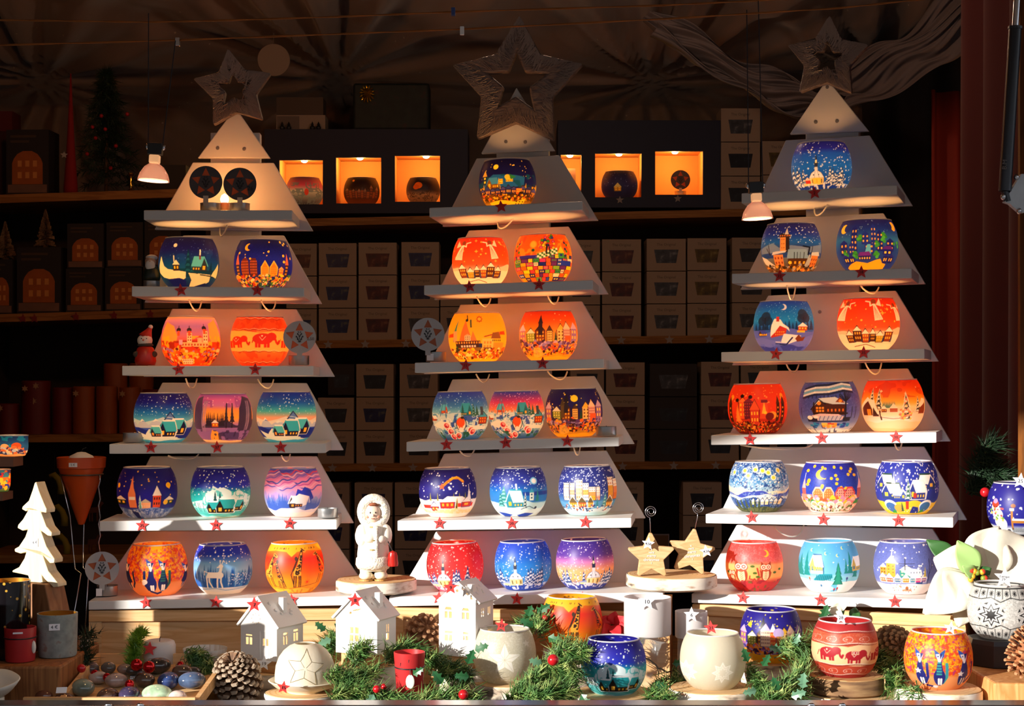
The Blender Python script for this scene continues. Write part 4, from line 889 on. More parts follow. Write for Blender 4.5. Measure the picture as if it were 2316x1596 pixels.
@design
def R62():
    c = Cv((1,'#52a4e0'),(.6,'#62b0ea'),(.4,'#72bcee'),(.3,'#a8dcf2'),(0,'#f2f8fa'),seed=42)
    c.snow(26,.55,.97,.008,'#e8f0d8')
    for s,v in ((-.1,.8),(.3,.76),(.5,.9),(-.6,.86)): c.moon(s,v,.03,'#e0e090','#48a4e0',.6)
    for s,v,h in ((-.9,.3,.5),(-.72,.36,.5),(-.2,.36,.3),(.68,.4,.44),(.84,.3,.4),(-.98,.3,.4),(.55,.4,.3)): c.pine(s,v,h,'#1f8a8a',None,.26)
    c.hut(-.4,.42,.42,.16,'#e8c86a','#ffffff','#5a8aa0',.18,'#2a6a9a').rect(-.6,-.2,.4,.46,'#fafcfc').wins(-.55,-.25,.46,.58,4,1,'#d8a83a',.4).hut(.9,.44,.3,.12,'#d8b85a','#ffffff','#5a7a9a',.16)
    c.hill(.34,.03,2,'#8ad4ee',1).hill(.26,.03,1,'#f2f9fb',0).poly([(-.5,.3),(-.3,.4),(.1,.4),(.12,.32),(-.2,.26),(-.55,.26)],'#2a9ab0')
    for i in range(9): c.line([(-.46+.06*i,.27),(-.4+.06*i,.37)],.014,'#1c6a7c')
    c.poly([(-.1,.04),(.2,.26),(.3,.26),(.3,.02)],'#6ac4ec').pine(.3,.18,.46,'#1f7a6c',None,.5).pine(.3,.19,.4,'#2a9a84',None,.36)
    for s,v,col in ((.2,.08,'#c8344a'),(.32,.1,'#d8404a'),(-.66,.3,'#e8803a'),(.6,.3,'#3a4a9a'),(-.3,.16,'#3a7ab0')): c.circ(s,v,.03,col,rx=.02).line([(s,v),(s,v-.06)],.012,'#2a3a6a')
    return c.circ(-.1,.1,.06,'#bfe6f6',rx=.14).hill(.03,.01,2,'#eaf6fa',0)
@design
def R63():
    c = Cv((1,'#5a66b0'),(.5,'#6676be'),(.3,'#6676be'),(0,'#f4f6f6'),seed=43)
    c.grain(.1).snow(46,.45,.97,.014,'#eef4fc')
    c.rect(-.58,-.3,.36,.62,'#e8a838').wins(-.58,-.3,.42,.6,2,3,'#8a5a1c',.3).poly([(-.64,.62),(-.24,.62),(-.44,.78)],'#fafafa').line([(-.44,.78),(-.44,.9)],.014,'#f4f4f4').line([(-.5,.86),(-.38,.86)],.012,'#f4f4f4').house(-.68,.4,.18,.14,'#e8a03a','#f8f4ec','#7a4a1c',.08,2,2)
    c.house(.04,.36,.4,.14,'#3a9a8a','#fafafa','#e8e0c0',.1,3,2).poly([(-.14,.5),(.1,.54),(.5,.5),(.54,.38),(.2,.36)],'#f6f8fa').wins(.14,.5,.4,.5,4,1,'#4a6a9a',.3)
    c.line([(0,.5),(0,.72)],.014,'#3a3a4a').line([(-.2,.62),(.3,.62)],.01,'#3a3a4a').line([(-.16,.58),(.26,.56)],.008,'#3a3a4a')
    for s,w,col in ((-.7,.2,'#e8744a'),(-.5,.2,'#c84a3a'),(-.24,.18,'#3a6a9a'),(.02,.2,'#c8862a'),(.26,.18,'#3a8ab0'),(.42,.16,'#d83a8a'),(.6,.14,'#7a4a9a')): c.house(s,.26,w,.08,col,'#fafafa','#f8e8c0',.07,3,1,'#f0f2f4')
    c.pine(.62,.36,.2,'#b8a850',None,.3).line([(.74,.18),(.76,.7)],.012,'#2c2a4a').line([(.75,.4),(.84,.6)],.008,'#2c2a4a').line([(.75,.3),(.68,.5)],.008,'#2c2a4a').rect(.36,.58,.22,.26,'#2a4a8a')
    c.hill(.22,.01,2,'#f4f6f8',1).circ(.06,.1,.025,'#c8a080',rx=.1).circ(.06,.14,.04,'#a86a3a',rx=.03)
    for i in range(22): c.circ(-.5+1.0*c.r.rand(),.05+.16*c.r.rand(),.012,['#c83a2a','#8a5a3a','#3a3a6a','#e8a03a'][i % 4],rx=.008)
    return c
@design
def F1():
    c = Cv((1,'#d4cebc'),(.5,'#d0cab4'),(0,'#d2c8ae'),seed=44)
    c.mott(90,60,.5,.64,'#c2bba2',0,1,.6).mott(80,54,.66,1,'#e6e2d4',0,1,.6)
    c.star(0,.5,.33,'#f6f3e8',5,.42)
    for k in range(5):
        a=2*PI*k/5; p=(1.7*.33*math.sin(a),.5+.33*math.cos(a))
        for d in (-.63,.63): q=(1.7*.14*math.sin(a+d),.5+.14*math.cos(a+d)); c.line([p,q],.007,'#c8c0a4').line([(0,.5),q],.006,'#d0c8ae')
        c.line([(0,.5),p],.006,'#cfc7ac')
    for s,v,r in ((-.7,.8,.07),(.72,.78,.07),(-.1,.12,.05),(.78,.3,.06)): c.star(s,v,r,'#f4f0e4')
    return c
@design
def F2(): return giraffes(45, True)
@design
def F3(): 
    c = teal(1); return c
@design
def F4():
    c = Cv((1,'#d9d1bb'),(.5,'#d8d0ba'),(0,'#d4cab2'),seed=46)
    c.mott(60,40,.52,.62,'#ddd4bc',0,1,.5)
    for s,v in ((.3,.36),(-.8,.36)):
        c.star(s,v,.2,'#f7f2e4',8,.6).star(s,v,.16,'#e6deca',8,.6).star(s,v,.13,'#f4eedf',8,.6).star(s,v,.09,'#e4dcc8',8,.6)
    for i in range(9): c.rect(-.9+.2*i,-.84+.2*i,.84,.9,'#ddd4bc',.6)
    return c
@design
def F5():
    c = market(((1,'#241a82'),(.6,'#2a2290'),(.4,'#2c2080'),(0,'#f5c41e')), 47)
    c.snow(44,.6,.97,.011,'#e8d04a').moon(-.7,.76,.045,'#ffd22a').poly([(.42,.34),(.62,.58),(.78,.4),(.8,.34)],'#3a6a7a').poly([(.54,.5),(.62,.6),(.68,.5)],'#f4e2b0').house(-.18,.36,.3,.3,'#e8d0b0','#d0b8e0','#7a4a5a',.14,5,4,'#3a2a5a').house(.06,.36,.18,.28,'#e0582a','#f4f0f4','#f8c060',.16,3,3).circ(.24,.62,.09,'#c0a8dc').rect(.16,.34,.36,.6,'#b8763a').poly([(.12,.56),(.36,.56),(.3,.7),(.18,.7)],'#c8b0e0')
    c.crowd(.16,.32,['#f08a2a','#5a3a8a','#b8a0d8','#3a2050','#e0602a'],80,.022)
    return c.hill(.2,.01,2,'#f2bc1e',0).mott(20,10,.6,1,'#e8a818',0,.18,.6)
@design
def F6():
    c = Cv((1,'#a82a2c'),(.5,'#f4c892'),(0,'#b8402c'),seed=48)
    c.rect(-1,1,.84,1,'#b02c2e').poly([(-1,.62),(-.4,.64),(.1,.6),(.6,.66),(1,.64),(1,.82),(.5,.86),(0,.84),(-.6,.86),(-1,.84)],'#c85438').mott(30,20,.55,.7,'#d8785a',.62,.84,.5).poly([(-1,.62),(-.4,.64),(.1,.6),(.6,.66),(1,.64),(1,.28),(.5,.24),(0,.26),(-.6,.28),(-1,.26)],'#f6cd9a').poly([(-1,.26),(-.6,.28),(0,.26),(.5,.24),(1,.28),(1,.06),(-1,.06)],'#c04a34').rect(-1,1,0,.06,'#a82c2e')
    for v0 in (.84,.63,.26,.06):
        for i in range(46):
            s=-.99+i*.043; w=.015*math.sin(s*5); c.circ(s,v0+w,.011,'#8a2420').circ(s,v0+.022+w,.009,'#f8e8dc')
    for v0 in (.73,.15):
        for s in (-.85,-.4,.1,.6):
            for k in range(20):
                a=k*.33; c.circ(s+.15*math.cos(a),v0+.045*math.sin(a)*(1+.3*math.cos(a)),.006,'#f4d8c8')
            c.circ(s-.04,v0,.018,'#e09a80')
    elephant(c,-.5,.34,1.25,'#b02430',1); elephant(c,.3,.3,1.2,'#b02430',1); elephant(c,.97,.34,1.1,'#b02430',1)
    c.rect(.2,.42,.46,.53,'#e8b898').rect(.23,.39,.475,.515,'#b02430').wins(.23,.39,.475,.515,2,1,'#f4e0d0',.5)
    return c
@design
def F7():
    c = catbg(49)
    catfig(c,-.52,.12,.9,'#232a78','#f4f2f4',1); catfig(c,.04,.12,.92,'#232a78','#f4f2f4',1,'#3a9a9c',('#2a58a8','#2a58a8')); catfig(c,.74,.12,.9,'#232a78','#f4f2f4',1)
    c.star(-.58,.36,.06,'#f4f2f4').star(.66,.32,.06,'#f4f2f4').line([(-.4,.1),(-.1,.08)],.035,'#232a78').circ(-.1,.08,.025,'#e8e8f0',rx=.05)
    return c
@design
def F8():
    c = Cv((1,'#c8c8c4'),(.5,'#dededa'),(0,'#cacac6'),seed=50)
    c.mott(70,48,.5,.64,'#a8a8a4',.2,.8,.7).mott(60,40,.66,1,'#f4f4f0',.2,.8,.8)
    ink='#232426'
    pts=[(-1,.78),(-.6,.76),(-.3,.8),(0,.72),(.3,.8),(.6,.76),(1,.78)]
    c.line(pts,.016,ink).line([(a,1.0-b+.02) for a,b in pts],.016,ink).line([(-1,.96),(1,.96)],.02,ink)
    for s in (-.8,-.56,-.3,-.06,.2,.46,.72):
        for v in (.87,.12):
            for k in range(9): a=2*PI*k/9; c.line([(s,v),(s+.075*math.cos(a),v+.05*math.sin(a))],.012,ink)
        c.line([(s+.12,.78),(s+.12,.96)],.012,ink).line([(s+.12,.04),(s+.12,.22)],.012,ink)
    for s in (-.28,.9):
        c.star(s,.48,.25,'#f8f8f6',8,.58).star(s,.48,.22,ink,8,.56).star(s,.48,.17,'#f8f8f6',8,.56).star(s,.48,.13,ink,8,.5)
        for k in range(8):
            a=2*PI*(k+.5)/8; c.poly([(s+1.7*.2*math.sin(a),.48+.2*math.cos(a)),(s+1.7*.24*math.sin(a+.18),.48+.24*math.cos(a+.18)),(s+1.7*.24*math.sin(a-.18),.48+.24*math.cos(a-.18))],ink)
    return c
@design
def F9():
    c = Cv((1,'#2a2488'),(.5,'#2c2a96'),(.2,'#2a2a90'),(.12,'#eef2f6'),(0,'#f4f6f8'),seed=51)
    c.snow(56,.3,.97,.016,'#f4f6fa').hill(.14,.04,2,'#eef2f6',0)
    c.circ(-.6,.22,.13,'#f4f4f2').circ(-.66,.4,.11,'#f6f4f0').circ(-.72,.54,.085,'#f8f6f2').circ(-.72,.6,.075,'#e0452a').circ(-.72,.66,.05,'#b89ac8').circ(-.8,.72,.03,'#f4f0f4')
    for i in range(26): c.circ(-.68+.2*(2*c.r.rand()-1),.4+.12*(2*c.r.rand()-1),.022,['#e05a5a','#7ab04a','#f0c85a','#e8e4d8'][i % 4])
    c.circ(-.75,.55,.012,'#1c1c24').circ(-.68,.55,.012,'#1c1c24').poly([(-.72,.53),(-.8,.51),(-.72,.51)],'#e8803a')
    for s in (-.2,.36): c.rect(s-.035,s+.035,.1,.5,'#c8823a').rect(s-.07,s+.07,.48,.53,'#f4f6f8')
    c.rect(-.2,.9,.24,.29,'#c8823a').rect(-.2,.9,.29,.33,'#f2f4f8').circ(-.16,.58,.04,'#a8683a').circ(.42,.5,.05,'#b0703a').circ(.42,.45,.03,'#f4f4f4')
    for i in range(10): c.line([(-.2+.05*i,.06),(-.22+.05*i,.14)],.012,'#2a3a4a')
    return c
@design
def N1():
    c = Cv((1,'#4a2a4a'),(.7,'#a83a5a'),(.5,'#a8b0b8'),(0,'#2a2a3c'),seed=52); c.mott(12,8,.5,.7,'#5a6a7a',0,.8,.8); return c.circ(.1,.45,.12,'#b83a24',rx=.06)
@design
def N2():
    c = Cv((1,'#1a1020'),(.6,'#2a1818'),(0,'#5a2a14'),seed=53); c.circ(-.5,.86,.04,'#e8922a'); return c.town(.2,-.9,.9,['#4a2a2a','#6a3a2a'],['#7a5a4a','#3a2a30'],'#8a4a24',.2,.36)
@design
def N3():
    c = Cv((1,'#1c1830'),(.5,'#2a2438'),(.3,'#8a6a58'),(0,'#5a4034'),seed=54); return c.circ(-.3,.66,.13,'#d86a1e').circ(-.42,.6,.1,'#c85a1e').mott(20,12,.55,.7,'#3a2a28',0,.5,.8)
@design
def N4():
    c = Cv((1,'#181840'),(.5,'#1e2058'),(0,'#161838'),seed=55); c.snow(50,.4,.95,.01,'#5a6ab0'); return c.house(-.1,.24,.4,.14,'#8a6a2a','#a89a6a','#d8a83a',.16)
# ------------------------------------------------------------------ shared materials
white = plain('white_paint', '#dedcda', vary=.03, vscale=9, rough=.45, spec=.35)
pine = wood('pine_boards', '#e2b988', '#d09f68', (1.0, 10, 14), 3.0, knots='#a87040')
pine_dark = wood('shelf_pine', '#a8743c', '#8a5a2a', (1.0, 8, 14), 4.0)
ink = plain('black_ink', '#26242c', rough=.8)
ink_white = plain('white_ink', '#fbf6ee', rough=.8)
ink_grey = plain('grey_print', '#6a625e', rough=.9)
red_card = plain('red_card', '#d6322f', rough=.7, vary=.05)
white_card = plain('white_card', '#eeeef2', rough=.7)
alu = plain('aluminium', '#b8babc', rough=.32, metal=.85)
wax = plain('white_wax', '#f0ece2', rough=.5)
steel = plain('steel', '#c8c8cc', rough=.2, metal=1)
black = plain('matt_black', '#1a191c', rough=.5)
cable_m = plain('white_cable', '#d8d2c8', rough=.5)
rim_m = plain('glass_rim', '#e4e2e4', rough=.12, spec=.9, alpha=.55)
globe_m = translucent('painted_glass', '#ffffff', fac=.38, rough=.42, attr='paint', spec=.4)
screw_m = plain('screw_head', '#8a8684', rough=.4, metal=.6)

# ------------------------------------------------------------------ painted glass globe
NF, NB, NR = 250, 34, 124
_th = np.concatenate([np.linspace(-PI*.56, PI*.56, NF), np.linspace(PI*.56, 2*PI-PI*.56, NB+2)[1:-1]])
def globe_mesh(key, R, h, pr=2.12, top=.77, bot=.6):
    cv = D[key]().out()
    H, Wd, _ = cv.shape
    z = np.linspace(0, 1, NR)                     # height fraction
    zc = .5
    up = (1-top**pr)**(1/pr); dn = (1-bot**pr)**(1/pr)
    t = np.where(z > zc, (z-zc)/(1-zc)*up, (zc-z)/zc*dn)
    r = R*np.clip(1-t**pr, 0, 1)**(1/pr)
    N = len(_th)
    xs = r[:, None]*np.sin(_th)[None]; ys = -r[:, None]*np.cos(_th)[None]; zs = np.repeat((z*h)[:, None], N, 1)
    co = np.stack([xs, ys, zs], -1).reshape(-1, 3)
    ft = (((_th/(PI/2)+1)/2) % 1.0)
    fu = ft*Wd-.5; u0 = np.floor(fu).astype(int); au = (fu-u0)[None, :, None]
    fv = np.clip((1-z)*H-.5, 0, H-1.001); v0 = fv.astype(int); av = (fv-v0)[:, None, None]
    S = lambda vv, uu: cv[np.clip(vv, 0, H-1)][:, uu % Wd]
    col = ((S(v0, u0)*(1-au)+S(v0, u0+1)*au)*(1-av)+(S(v0+1, u0)*(1-au)+S(v0+1, u0+1)*au)*av).reshape(-1, 3)
    i = np.arange(NR-1)[:, None]*N; j = np.arange(N)[None]; k = (j+1) % N
    quads = np.stack([i+j, i+k, i+N+k, i+N+j], -1).reshape(-1, 4)
    nv = len(co); nq = len(quads)
    co = np.concatenate([co, [[0, 0, 0]]]); col = np.concatenate([col, col[:1]])
    tris = np.stack([np.full(N, nv), (np.arange(N)+1) % N, np.arange(N)], -1)
    me = bpy.data.meshes.new('painted_shell')
    me.vertices.add(nv+1); me.vertices.foreach_set('co', co.ravel())
    loops = np.concatenate([quads.ravel(), tris.ravel()])
    me.loops.add(len(loops)); me.loops.foreach_set('vertex_index', loops)
    st = np.concatenate([np.arange(nq)*4, nq*4+np.arange(N)*3])
    me.polygons.add(nq+N); me.polygons.foreach_set('loop_start', st)
    me.polygons.foreach_set('use_smooth', np.concatenate([np.ones(nq, bool), np.zeros(N, bool)]))
    me.update(calc_edges=True)
    a = me.color_attributes.new('paint', 'FLOAT_COLOR', 'POINT')
    a.data.foreach_set('color', np.concatenate([col, np.ones((nv+1, 1))], 1).ravel())
    me.materials.append(globe_m)
    return me, r[-1]
def point(name, loc, P, h='#ffc98a', r=.008, parent=None):
    l = bpy.data.lights.new(name, 'POINT'); l.energy = P; l.color = rgba(h)[:3]; l.shadow_soft_size = r
    o = bpy.data.objects.new(name, l); COL.objects.link(o); o.location = loc
    if parent: o.parent = parent
    return o
def globe(key, base, R, label, group, lit=0.0, hf=1.66, shell=None, h='#ffb468', roll=0.0):
    hgt = R*hf
    t = thing('candle_globe', label, 'candle holder', base, face_cam(base), group); t.rotation_euler.y = roll
    me, rt = globe_mesh(key, R, hgt)
    link(me, 'painted_shell', t)
    MB().tube([(rt*math.cos(2*PI*i/48), rt*math.sin(2*PI*i/48), hgt) for i in range(48)], .0015, 6, True).build('glass_rim', rim_m, t, smooth='all')
    if lit: point('bulb', (0, 0, hgt*.5), lit, h, .012, t)
    return t

# ------------------------------------------------------------------ price stars
def star_pts(r, n=5, k=.45, rot=0.0):
    return [(r*(1 if i % 2 == 0 else k)*math.sin(PI*i/n+rot), r*(1 if i % 2 == 0 else k)*math.cos(PI*i/n+rot)) for i in range(2*n)][::-1]
_star_mesh = {}
def price_star(p, r, s, label, m=red_card, rz=0.0, roll=0.0, tilt=0.0, group='red price stars', size=None, name='price_star'):
    t = thing(name, label, 'price tag', p, rz, group)
    t.rotation_euler = (tilt, roll, rz)
    k = (round(r, 4), m.name)
    if k not in _star_mesh: _star_mesh[k] = MB().plate(star_pts(r), [], .0014).data('card', m)
    link(_star_mesh[k], 'card', t)
    if s: text(s, size or r*.62, ink, t, 0, -.0006, -.0005, 'number')
    return t

# ------------------------------------------------------------------ the three stepped shelf trees
DEP = .165
class Tree:
    def __init__(s, px, D0, tanyaw, label):
        s.th = math.atan(tanyaw)
        P = W(px, CY, D0); s.P = Vector((P.x, P.y, COUNTER))
        s.n = Vector((math.sin(s.th), math.cos(s.th), 0)); s.e = Vector((math.cos(s.th), -math.sin(s.th), 0))
        s.root = thing('shelf_tree', label, 'display shelf', s.P, -s.th, 'white stepped shelf trees')
        s.rz = -s.th
    def world(s, px, py, v=0.0):
        r = Vector(((px-CX)/F, 1, -(py-CY)/F)); eye = Vector((0, 0, ZC))
        t = (s.P + s.n*v - eye).dot(s.n)/r.dot(s.n)
        return eye + r*t
    def loc(s, px, py, v=0.0):
        p = s.world(px, py, v) - s.P
        return Vector((p.dot(s.e), p.dot(s.n), p.z))
    def at(s, u, v, w): return s.P + s.e*u + s.n*v + Vector((0, 0, w))

def build_tree(px, D0, ty, label, tri, tiers, last, spine, star, cut, cables):
    T = Tree(px, D0, ty, label); T.lines = []
    def board(name, m, quad, v0, v1, bev=.0015):
        return MB().prism([T.loc(x, y, v0) for x, y in quad], (0, v1-v0, 0)).build(name, m, T.root, bevel=bev)
    for i, (L, RR, tp, br) in enumerate(tiers):      # L: left top/bottom, RR: right top/bottom of the shelf front, tp: panel top l/r, br: panel bottom right
        (lx, lt, lb), (rx, rt_, rb) = L, RR
        board('shelf', white, [(lx, lb), (rx, rb), (rx, rt_), (lx, lt)], 0, DEP)
        (tlx, tly), (trx, try_) = tp
        (brx, bry) = br[:2]
        blx = br[2] if len(br) > 2 else lx + (brx-rx)
        bly = br[3] if len(br) > 3 else bry + (lb-rb)
        board('back_panel', white, [(blx, bly), (brx, bry), (trx, try_), (tlx, tly)], DEP+.0005, DEP+.014)
        a, b = T.loc(lx, lt), T.loc(rx, rt_)
        T.lines.append((a, b))
    board('top_panel', white, tri, DEP+.0005, DEP+.014)
    xa, xb, y0, y1, dx = spine
    board('spine', white, [(xa+dx, y1), (xb+dx, y1), (xb, y0), (xa, y0)], DEP+.0145, DEP+.045)
    # star: outline and cut-out measured as five tips each
    def five(tips, k):
        cx = sum(p[0] for p in tips)/5; cy = sum(p[1] for p in tips)/5; out = []
        P = [T.loc(x, y, DEP-.022) for x, y in tips]; C = sum(P, Vector())/5
        for i in range(5):
            a, b = P[i]-C, P[(i+1) % 5]-C
            m = (a+b)/2
            out += [P[i], C + m.normalized()*((a.length+b.length)/2*k)]
        return [(p.x, p.z) for p in out]
    o, h = five(star, .56), five(cut, .44)
    mb = MB().plate(o, [h], .022); y = DEP-.022
    st = mb.build('star_topper', star_m, T.root, bevel=.004); st.location = (0, y, 0)
    # silver thread wound round the arms
    tmb = MB(); rnd = random.Random(len(label))
    n = len(o)
    def inside(p, poly):
        c = False
        for (xa_, ya_), (xb_, yb_) in zip(poly, poly[1:]+poly[:1]):
            if (ya_ > p[1]) != (yb_ > p[1]) and p[0] < (xb_-xa_)*(p[1]-ya_)/(yb_-ya_)+xa_: c = not c
        return c
    for k in range(900):
        i = rnd.randrange(n); a = o[i]; b = o[(i+1) % n]; t = rnd.random()
        p = Vector((a[0]+(b[0]-a[0])*t, a[1]+(b[1]-a[1])*t))
        cx = sum(q[0] for q in o)/n; cz = sum(q[1] for q in o)/n
        d = Vector((cx-p.x, cz-p.y)).normalized(); d.rotate(Matrix.Rotation(rnd.uniform(-.5, .5), 2))
        L = rnd.uniform(.012, .04); q = p + d*L; p = p + d*.002
        if inside(q, h) or not inside(q, o): continue
        tmb.tube([(p.x, -.0008, p.y), (q.x, -.0008, q.y)], .0007, 3)
    tw = tmb.build('silver_thread', thread_m, st); 
    for x, y in cables['screws']:
        p = T.loc(x, y, DEP)
        MB().lathe([(0, 0), (.0035, 0), (.0032, .0012), (0, .0016)], 10, M=Matrix.Translation(p) @ Matrix.Rotation(PI/2, 4, 'X')).build('screw', screw_m, T.root)
    for (x, y, w, dr) in cables['loops']:
        a = T.loc(x, y, DEP*.55)
        pts = []
        for k in range(15):
            t = k/14; pts.append(a + Vector((w/F*D0*(t-.25+.25*math.sin(PI*t)), DEP*.35*t, -dr/F*D0*math.sin(PI*t**.8))))
        MB().tube(pts, .0016, 5).build('cable_loop', cable_m, T.root, smooth='all')
    return T
star_m = blotch('silver_wrap', [(.3, '#4e403c'), (.55, '#7c6a64'), (.7, '#62544e')], 60, (1, 1, 5), rough=.6, bump=.5)
thread_m = plain('silver_thread', '#8e7e78', rough=.35)

TL = build_tree(500, 3.0, -.05, 'white stepped shelf tree at the left with two star discs on its top tier',
    [(447,357), (611,357), (533,243)],
    [((325,475,497),(661,475,497),((436,367),(619,368)),(708,522,349,519)),
     ((298,647,670),(688,650,671),((414,532),(642,532)),(728,687,326,684)),
     ((276,827,849),(709,827,849),((389,698),(670,699)),(757,852)),
     ((247,1004,1026),(737,1002,1024),((367,865),(693,866)),(777,1018)),
     ((225,1178,1201),(762,1175,1197),((340,1032),(716,1032)),(800,1183)),
     ((200,1359,1379),(826,1347,1368),((318,1201),(740,1199)),(838,1344))],
    None, (476, 588, 300, 1340, 0),
    [(516,110),(613,165),(594,270),(482,283),(437,178)], [(525,165),(567,184),(556,231),(505,235),(488,188)],
    dict(screws=[(492,335),(552,337),(529,237)], loops=[(508,506,-26,26),(432,676,20,26),(597,678,28,24),(424,856,16,22),(590,858,30,20),(640,1030,14,14),(395,1030,60,10)]))
TC = build_tree(1160, 3.0, .12, 'white stepped shelf tree in the middle with the largest star on top',
    [(1088,347), (1255,340), (1168,198)],
    [((971,470,491),(1318,455,475),((1078,358),(1265,351)),(1353,498,1000,512)),
     ((959,645,667),(1341,633,655),((1060,521),(1286,512)),(1376,665,981,678)),
     ((938,820,843),(1366,811,832),((1041,689),(1316,681)),(1407,834,958,846)),
     ((919,999,1021),(1400,988,1009),((1023,858),(1344,850)),(1435,1004)),
     ((899,1177,1200),(1428,1171,1193),((1004,1026),(1371,1019)),(1460,1172)),
     ((880,1349,1371),(1500,1339,1361),((986,1202),(1400,1196)),(1520,1336))],
    None, (1122, 1240, 280, 1328, 10),
    [(1175,35),(1318,145),(1253,318),(1078,315),(1023,147)], [(1168,118),(1236,167),(1205,244),(1127,240),(1103,165)],
    dict(screws=[(1144,320),(1188,321),(1169,238)], loops=[(1150,492,-46,22),(1084,670,24,22),(1243,668,20,18),(1082,846,22,18),(1248,840,40,18),(1046,1020,24,12),(1300,1012,10,18)]))
TR = build_tree(1870, 2.95, .34, 'white stepped shelf tree at the right with the small glittering star on top',
    [(1786,303), (1965,296), (1871,178)],
    [((1677,437,460),(2029,418,440),((1777,317),(1967,306)),(2064,465,1702,477)),
     ((1655,619,641),(2062,606,629),((1756,493),(1998,482)),(2093,642,1674,655)),
     ((1631,796,818),(2091,788,811),((1737,668),(2026,657)),(2123,817,1655,826)),
     ((1608,984,1006),(2118,977,1001),((1718,839),(2053,833)),(2150,998)),
     ((1596,1162,1183),(2156,1170,1193),((1700,1011),(2090,1010)),(2187,1176)),
     ((1564,1342,1363),(2178,1357,1378),((1666,1187),(2109,1196)),(2200,1344))],
    None, (1822, 1942, 270, 1334, 4),
    [(1876,35),(1964,101),(1926,211),(1808,209),(1781,102)], [(1871,93),(1908,120),(1890,165),(1847,160),(1836,118)],
    dict(screws=[(1845,276),(1893,274),(1871,197),(1854,705)], loops=[(1862,462,-40,22),(1782,644,10,34),(1955,646,34,16),(1783,824,18,18),(1964,820,30,26),(1712,1006,160,10),(2026,1004,10,14),(1765,1190,60,26)]))
TREES = {'L': TL, 'C': TC, 'R': TR}
VG = .085
def on_shelf(k, tier, px, v=VG):
    T = TREES[k]; a, b = T.lines[tier-1]
    u = T.loc(px, 900, v).x
    w = a.z+(b.z-a.z)*(u-a.x)/(b.x-a.x)
    return T.at(u, v, w+.0012)
def width_r(p, wpx): return wpx/2/F*p.y

GL = {  # centre column, width in pixels, description
'L21':(427,135,2,'navy globe with cream snow village under a small moon, upper left tree'),
'L22':(595,131,2,'navy globe with yellow crescent moon and glowing orange gingerbread houses'),
'L31':(432,132,3,'fiery orange globe with white castle towers and lilac sky'),
'L32':(588,132,3,'orange globe with dark red walking elephants, glowing on the left tree'),
'L41':(370,132,4,'blue globe with snowy alpine huts, first on its tier, no orange sky'),
'L42':(505,130,4,'purple globe with orange sunset behind dark firs'),
'L43':(648,134,4,'blue globe with alpine huts under a salmon and green glowing sky'),
'L51':(333,134,5,'dark blue globe with red gabled house and two yellow moons'),
'L52':(499,134,5,'teal globe with snowed-in huts on the second lowest tier of the left tree'),
'L53':(663,130,5,'lilac and pink globe with a snowed-in cabin beneath swirling sky'),
'L61':(356,136,6,'orange globe with two seated blue cats on the lowest tier of the left tree'),
'L62':(505,132,6,'light blue globe with a white deer before a blue forest'),
'L63':(667,132,6,'red and yellow globe with giraffes on the lowest tier of the left tree'),
'C11':(1149.5,130,1,'navy globe with golden market scene, alone on the top tier of the middle tree'),
'C21':(1088,128,2,'red globe with angels over a snow village, on the middle tree'),
'C22':(1229.5,131,2,'orange globe with colourful patchwork houses and a round dotted tree'),
'C31':(1081,131,3,'amber globe with half-timbered hall and pointed spire under a star'),
'C32':(1241.5,132,3,'orange sunset globe with town houses round a dark church'),
'C41':(1043,128,4,'blue globe with a robin among snowy red roses'),
'C42':(1170,126,4,'globe with a robin under a pink and orange evening sky'),
'C43':(1299.5,129,4,'navy globe with full yellow moon over purple-roofed town'),
'C51':(1014,130,5,'dark blue globe with an orange comet over red cottages'),
'C52':(1173.5,130,5,'blue globe with turquoise cottage, chapel and pale moon'),
'C53':(1330,132,5,'blue globe full of snowflakes above pastel tower houses'),
'C61':(1031,129,6,'red globe with domed chapel and snowflakes behind the tall white house'),
'C62':(1185,129,6,'bright blue globe with domed chapel and snow stars on the lowest tier'),
'C63':(1324.5,131,6,'violet to orange globe with domed chapel and snowy firs'),
'R11':(1859,135,1,'royal blue globe with lit domed chapel, alone on top tier of right tree'),
'R21':(1790,135,2,'blue globe with a brick watchtower over snowy roofs'),
'R22':(1962,138,2,'deep blue globe with crooked night houses on a yellow ground'),
'R31':(1773,135,3,'blue globe with large snow-covered red farmhouse and crescent moon'),
'R32':(1964.5,139,3,'red globe with trumpeting angels over a snow village, on the right tree'),
'R41':(1714.5,133,4,'deep red globe with glowing crooked castle houses'),
'R42':(1877,136,4,'blue violet globe with log cabin, bridge and stream'),
'R43':(2021,139,4,'orange sky globe with snowy farmhouse and decorated fir'),
'R51':(1717,134,5,'mottled blue and cream globe with yellow dots over snowy hills'),
'R52':(1878,135,5,'blue globe with yellow crescent and orange gabled houses, on the right tree'),
'R53':(2052,140,5,'blue globe with thick snowflakes and white-roofed farm cottages'),
'R61':(1707,129,6,'coral red globe with wide-eyed owls on branches'),
'R62':(1876,136,6,'sky blue globe with white chalet and green fir tree'),
'R63':(2048,140,6,'slate blue globe with yellow church tower and snowy market'),
}
NAMES = {'L':'left','C':'middle','R':'right'}
POW = {1:.42, 2:.42, 3:.36, 4:.25, 5:.14, 6:.11}
for key, (px, wpx, tier, lab) in GL.items():
    p = on_shelf(key[0], tier, px)
    R = width_r(p, wpx)
    a, b = TREES[key[0]].lines[tier-1]
    globe(key, p, R, lab, 'painted candle globes on the %s tree' % NAMES[key[0]], POW[tier], roll=-math.atan2(b.z-a.z, b.x-a.x))
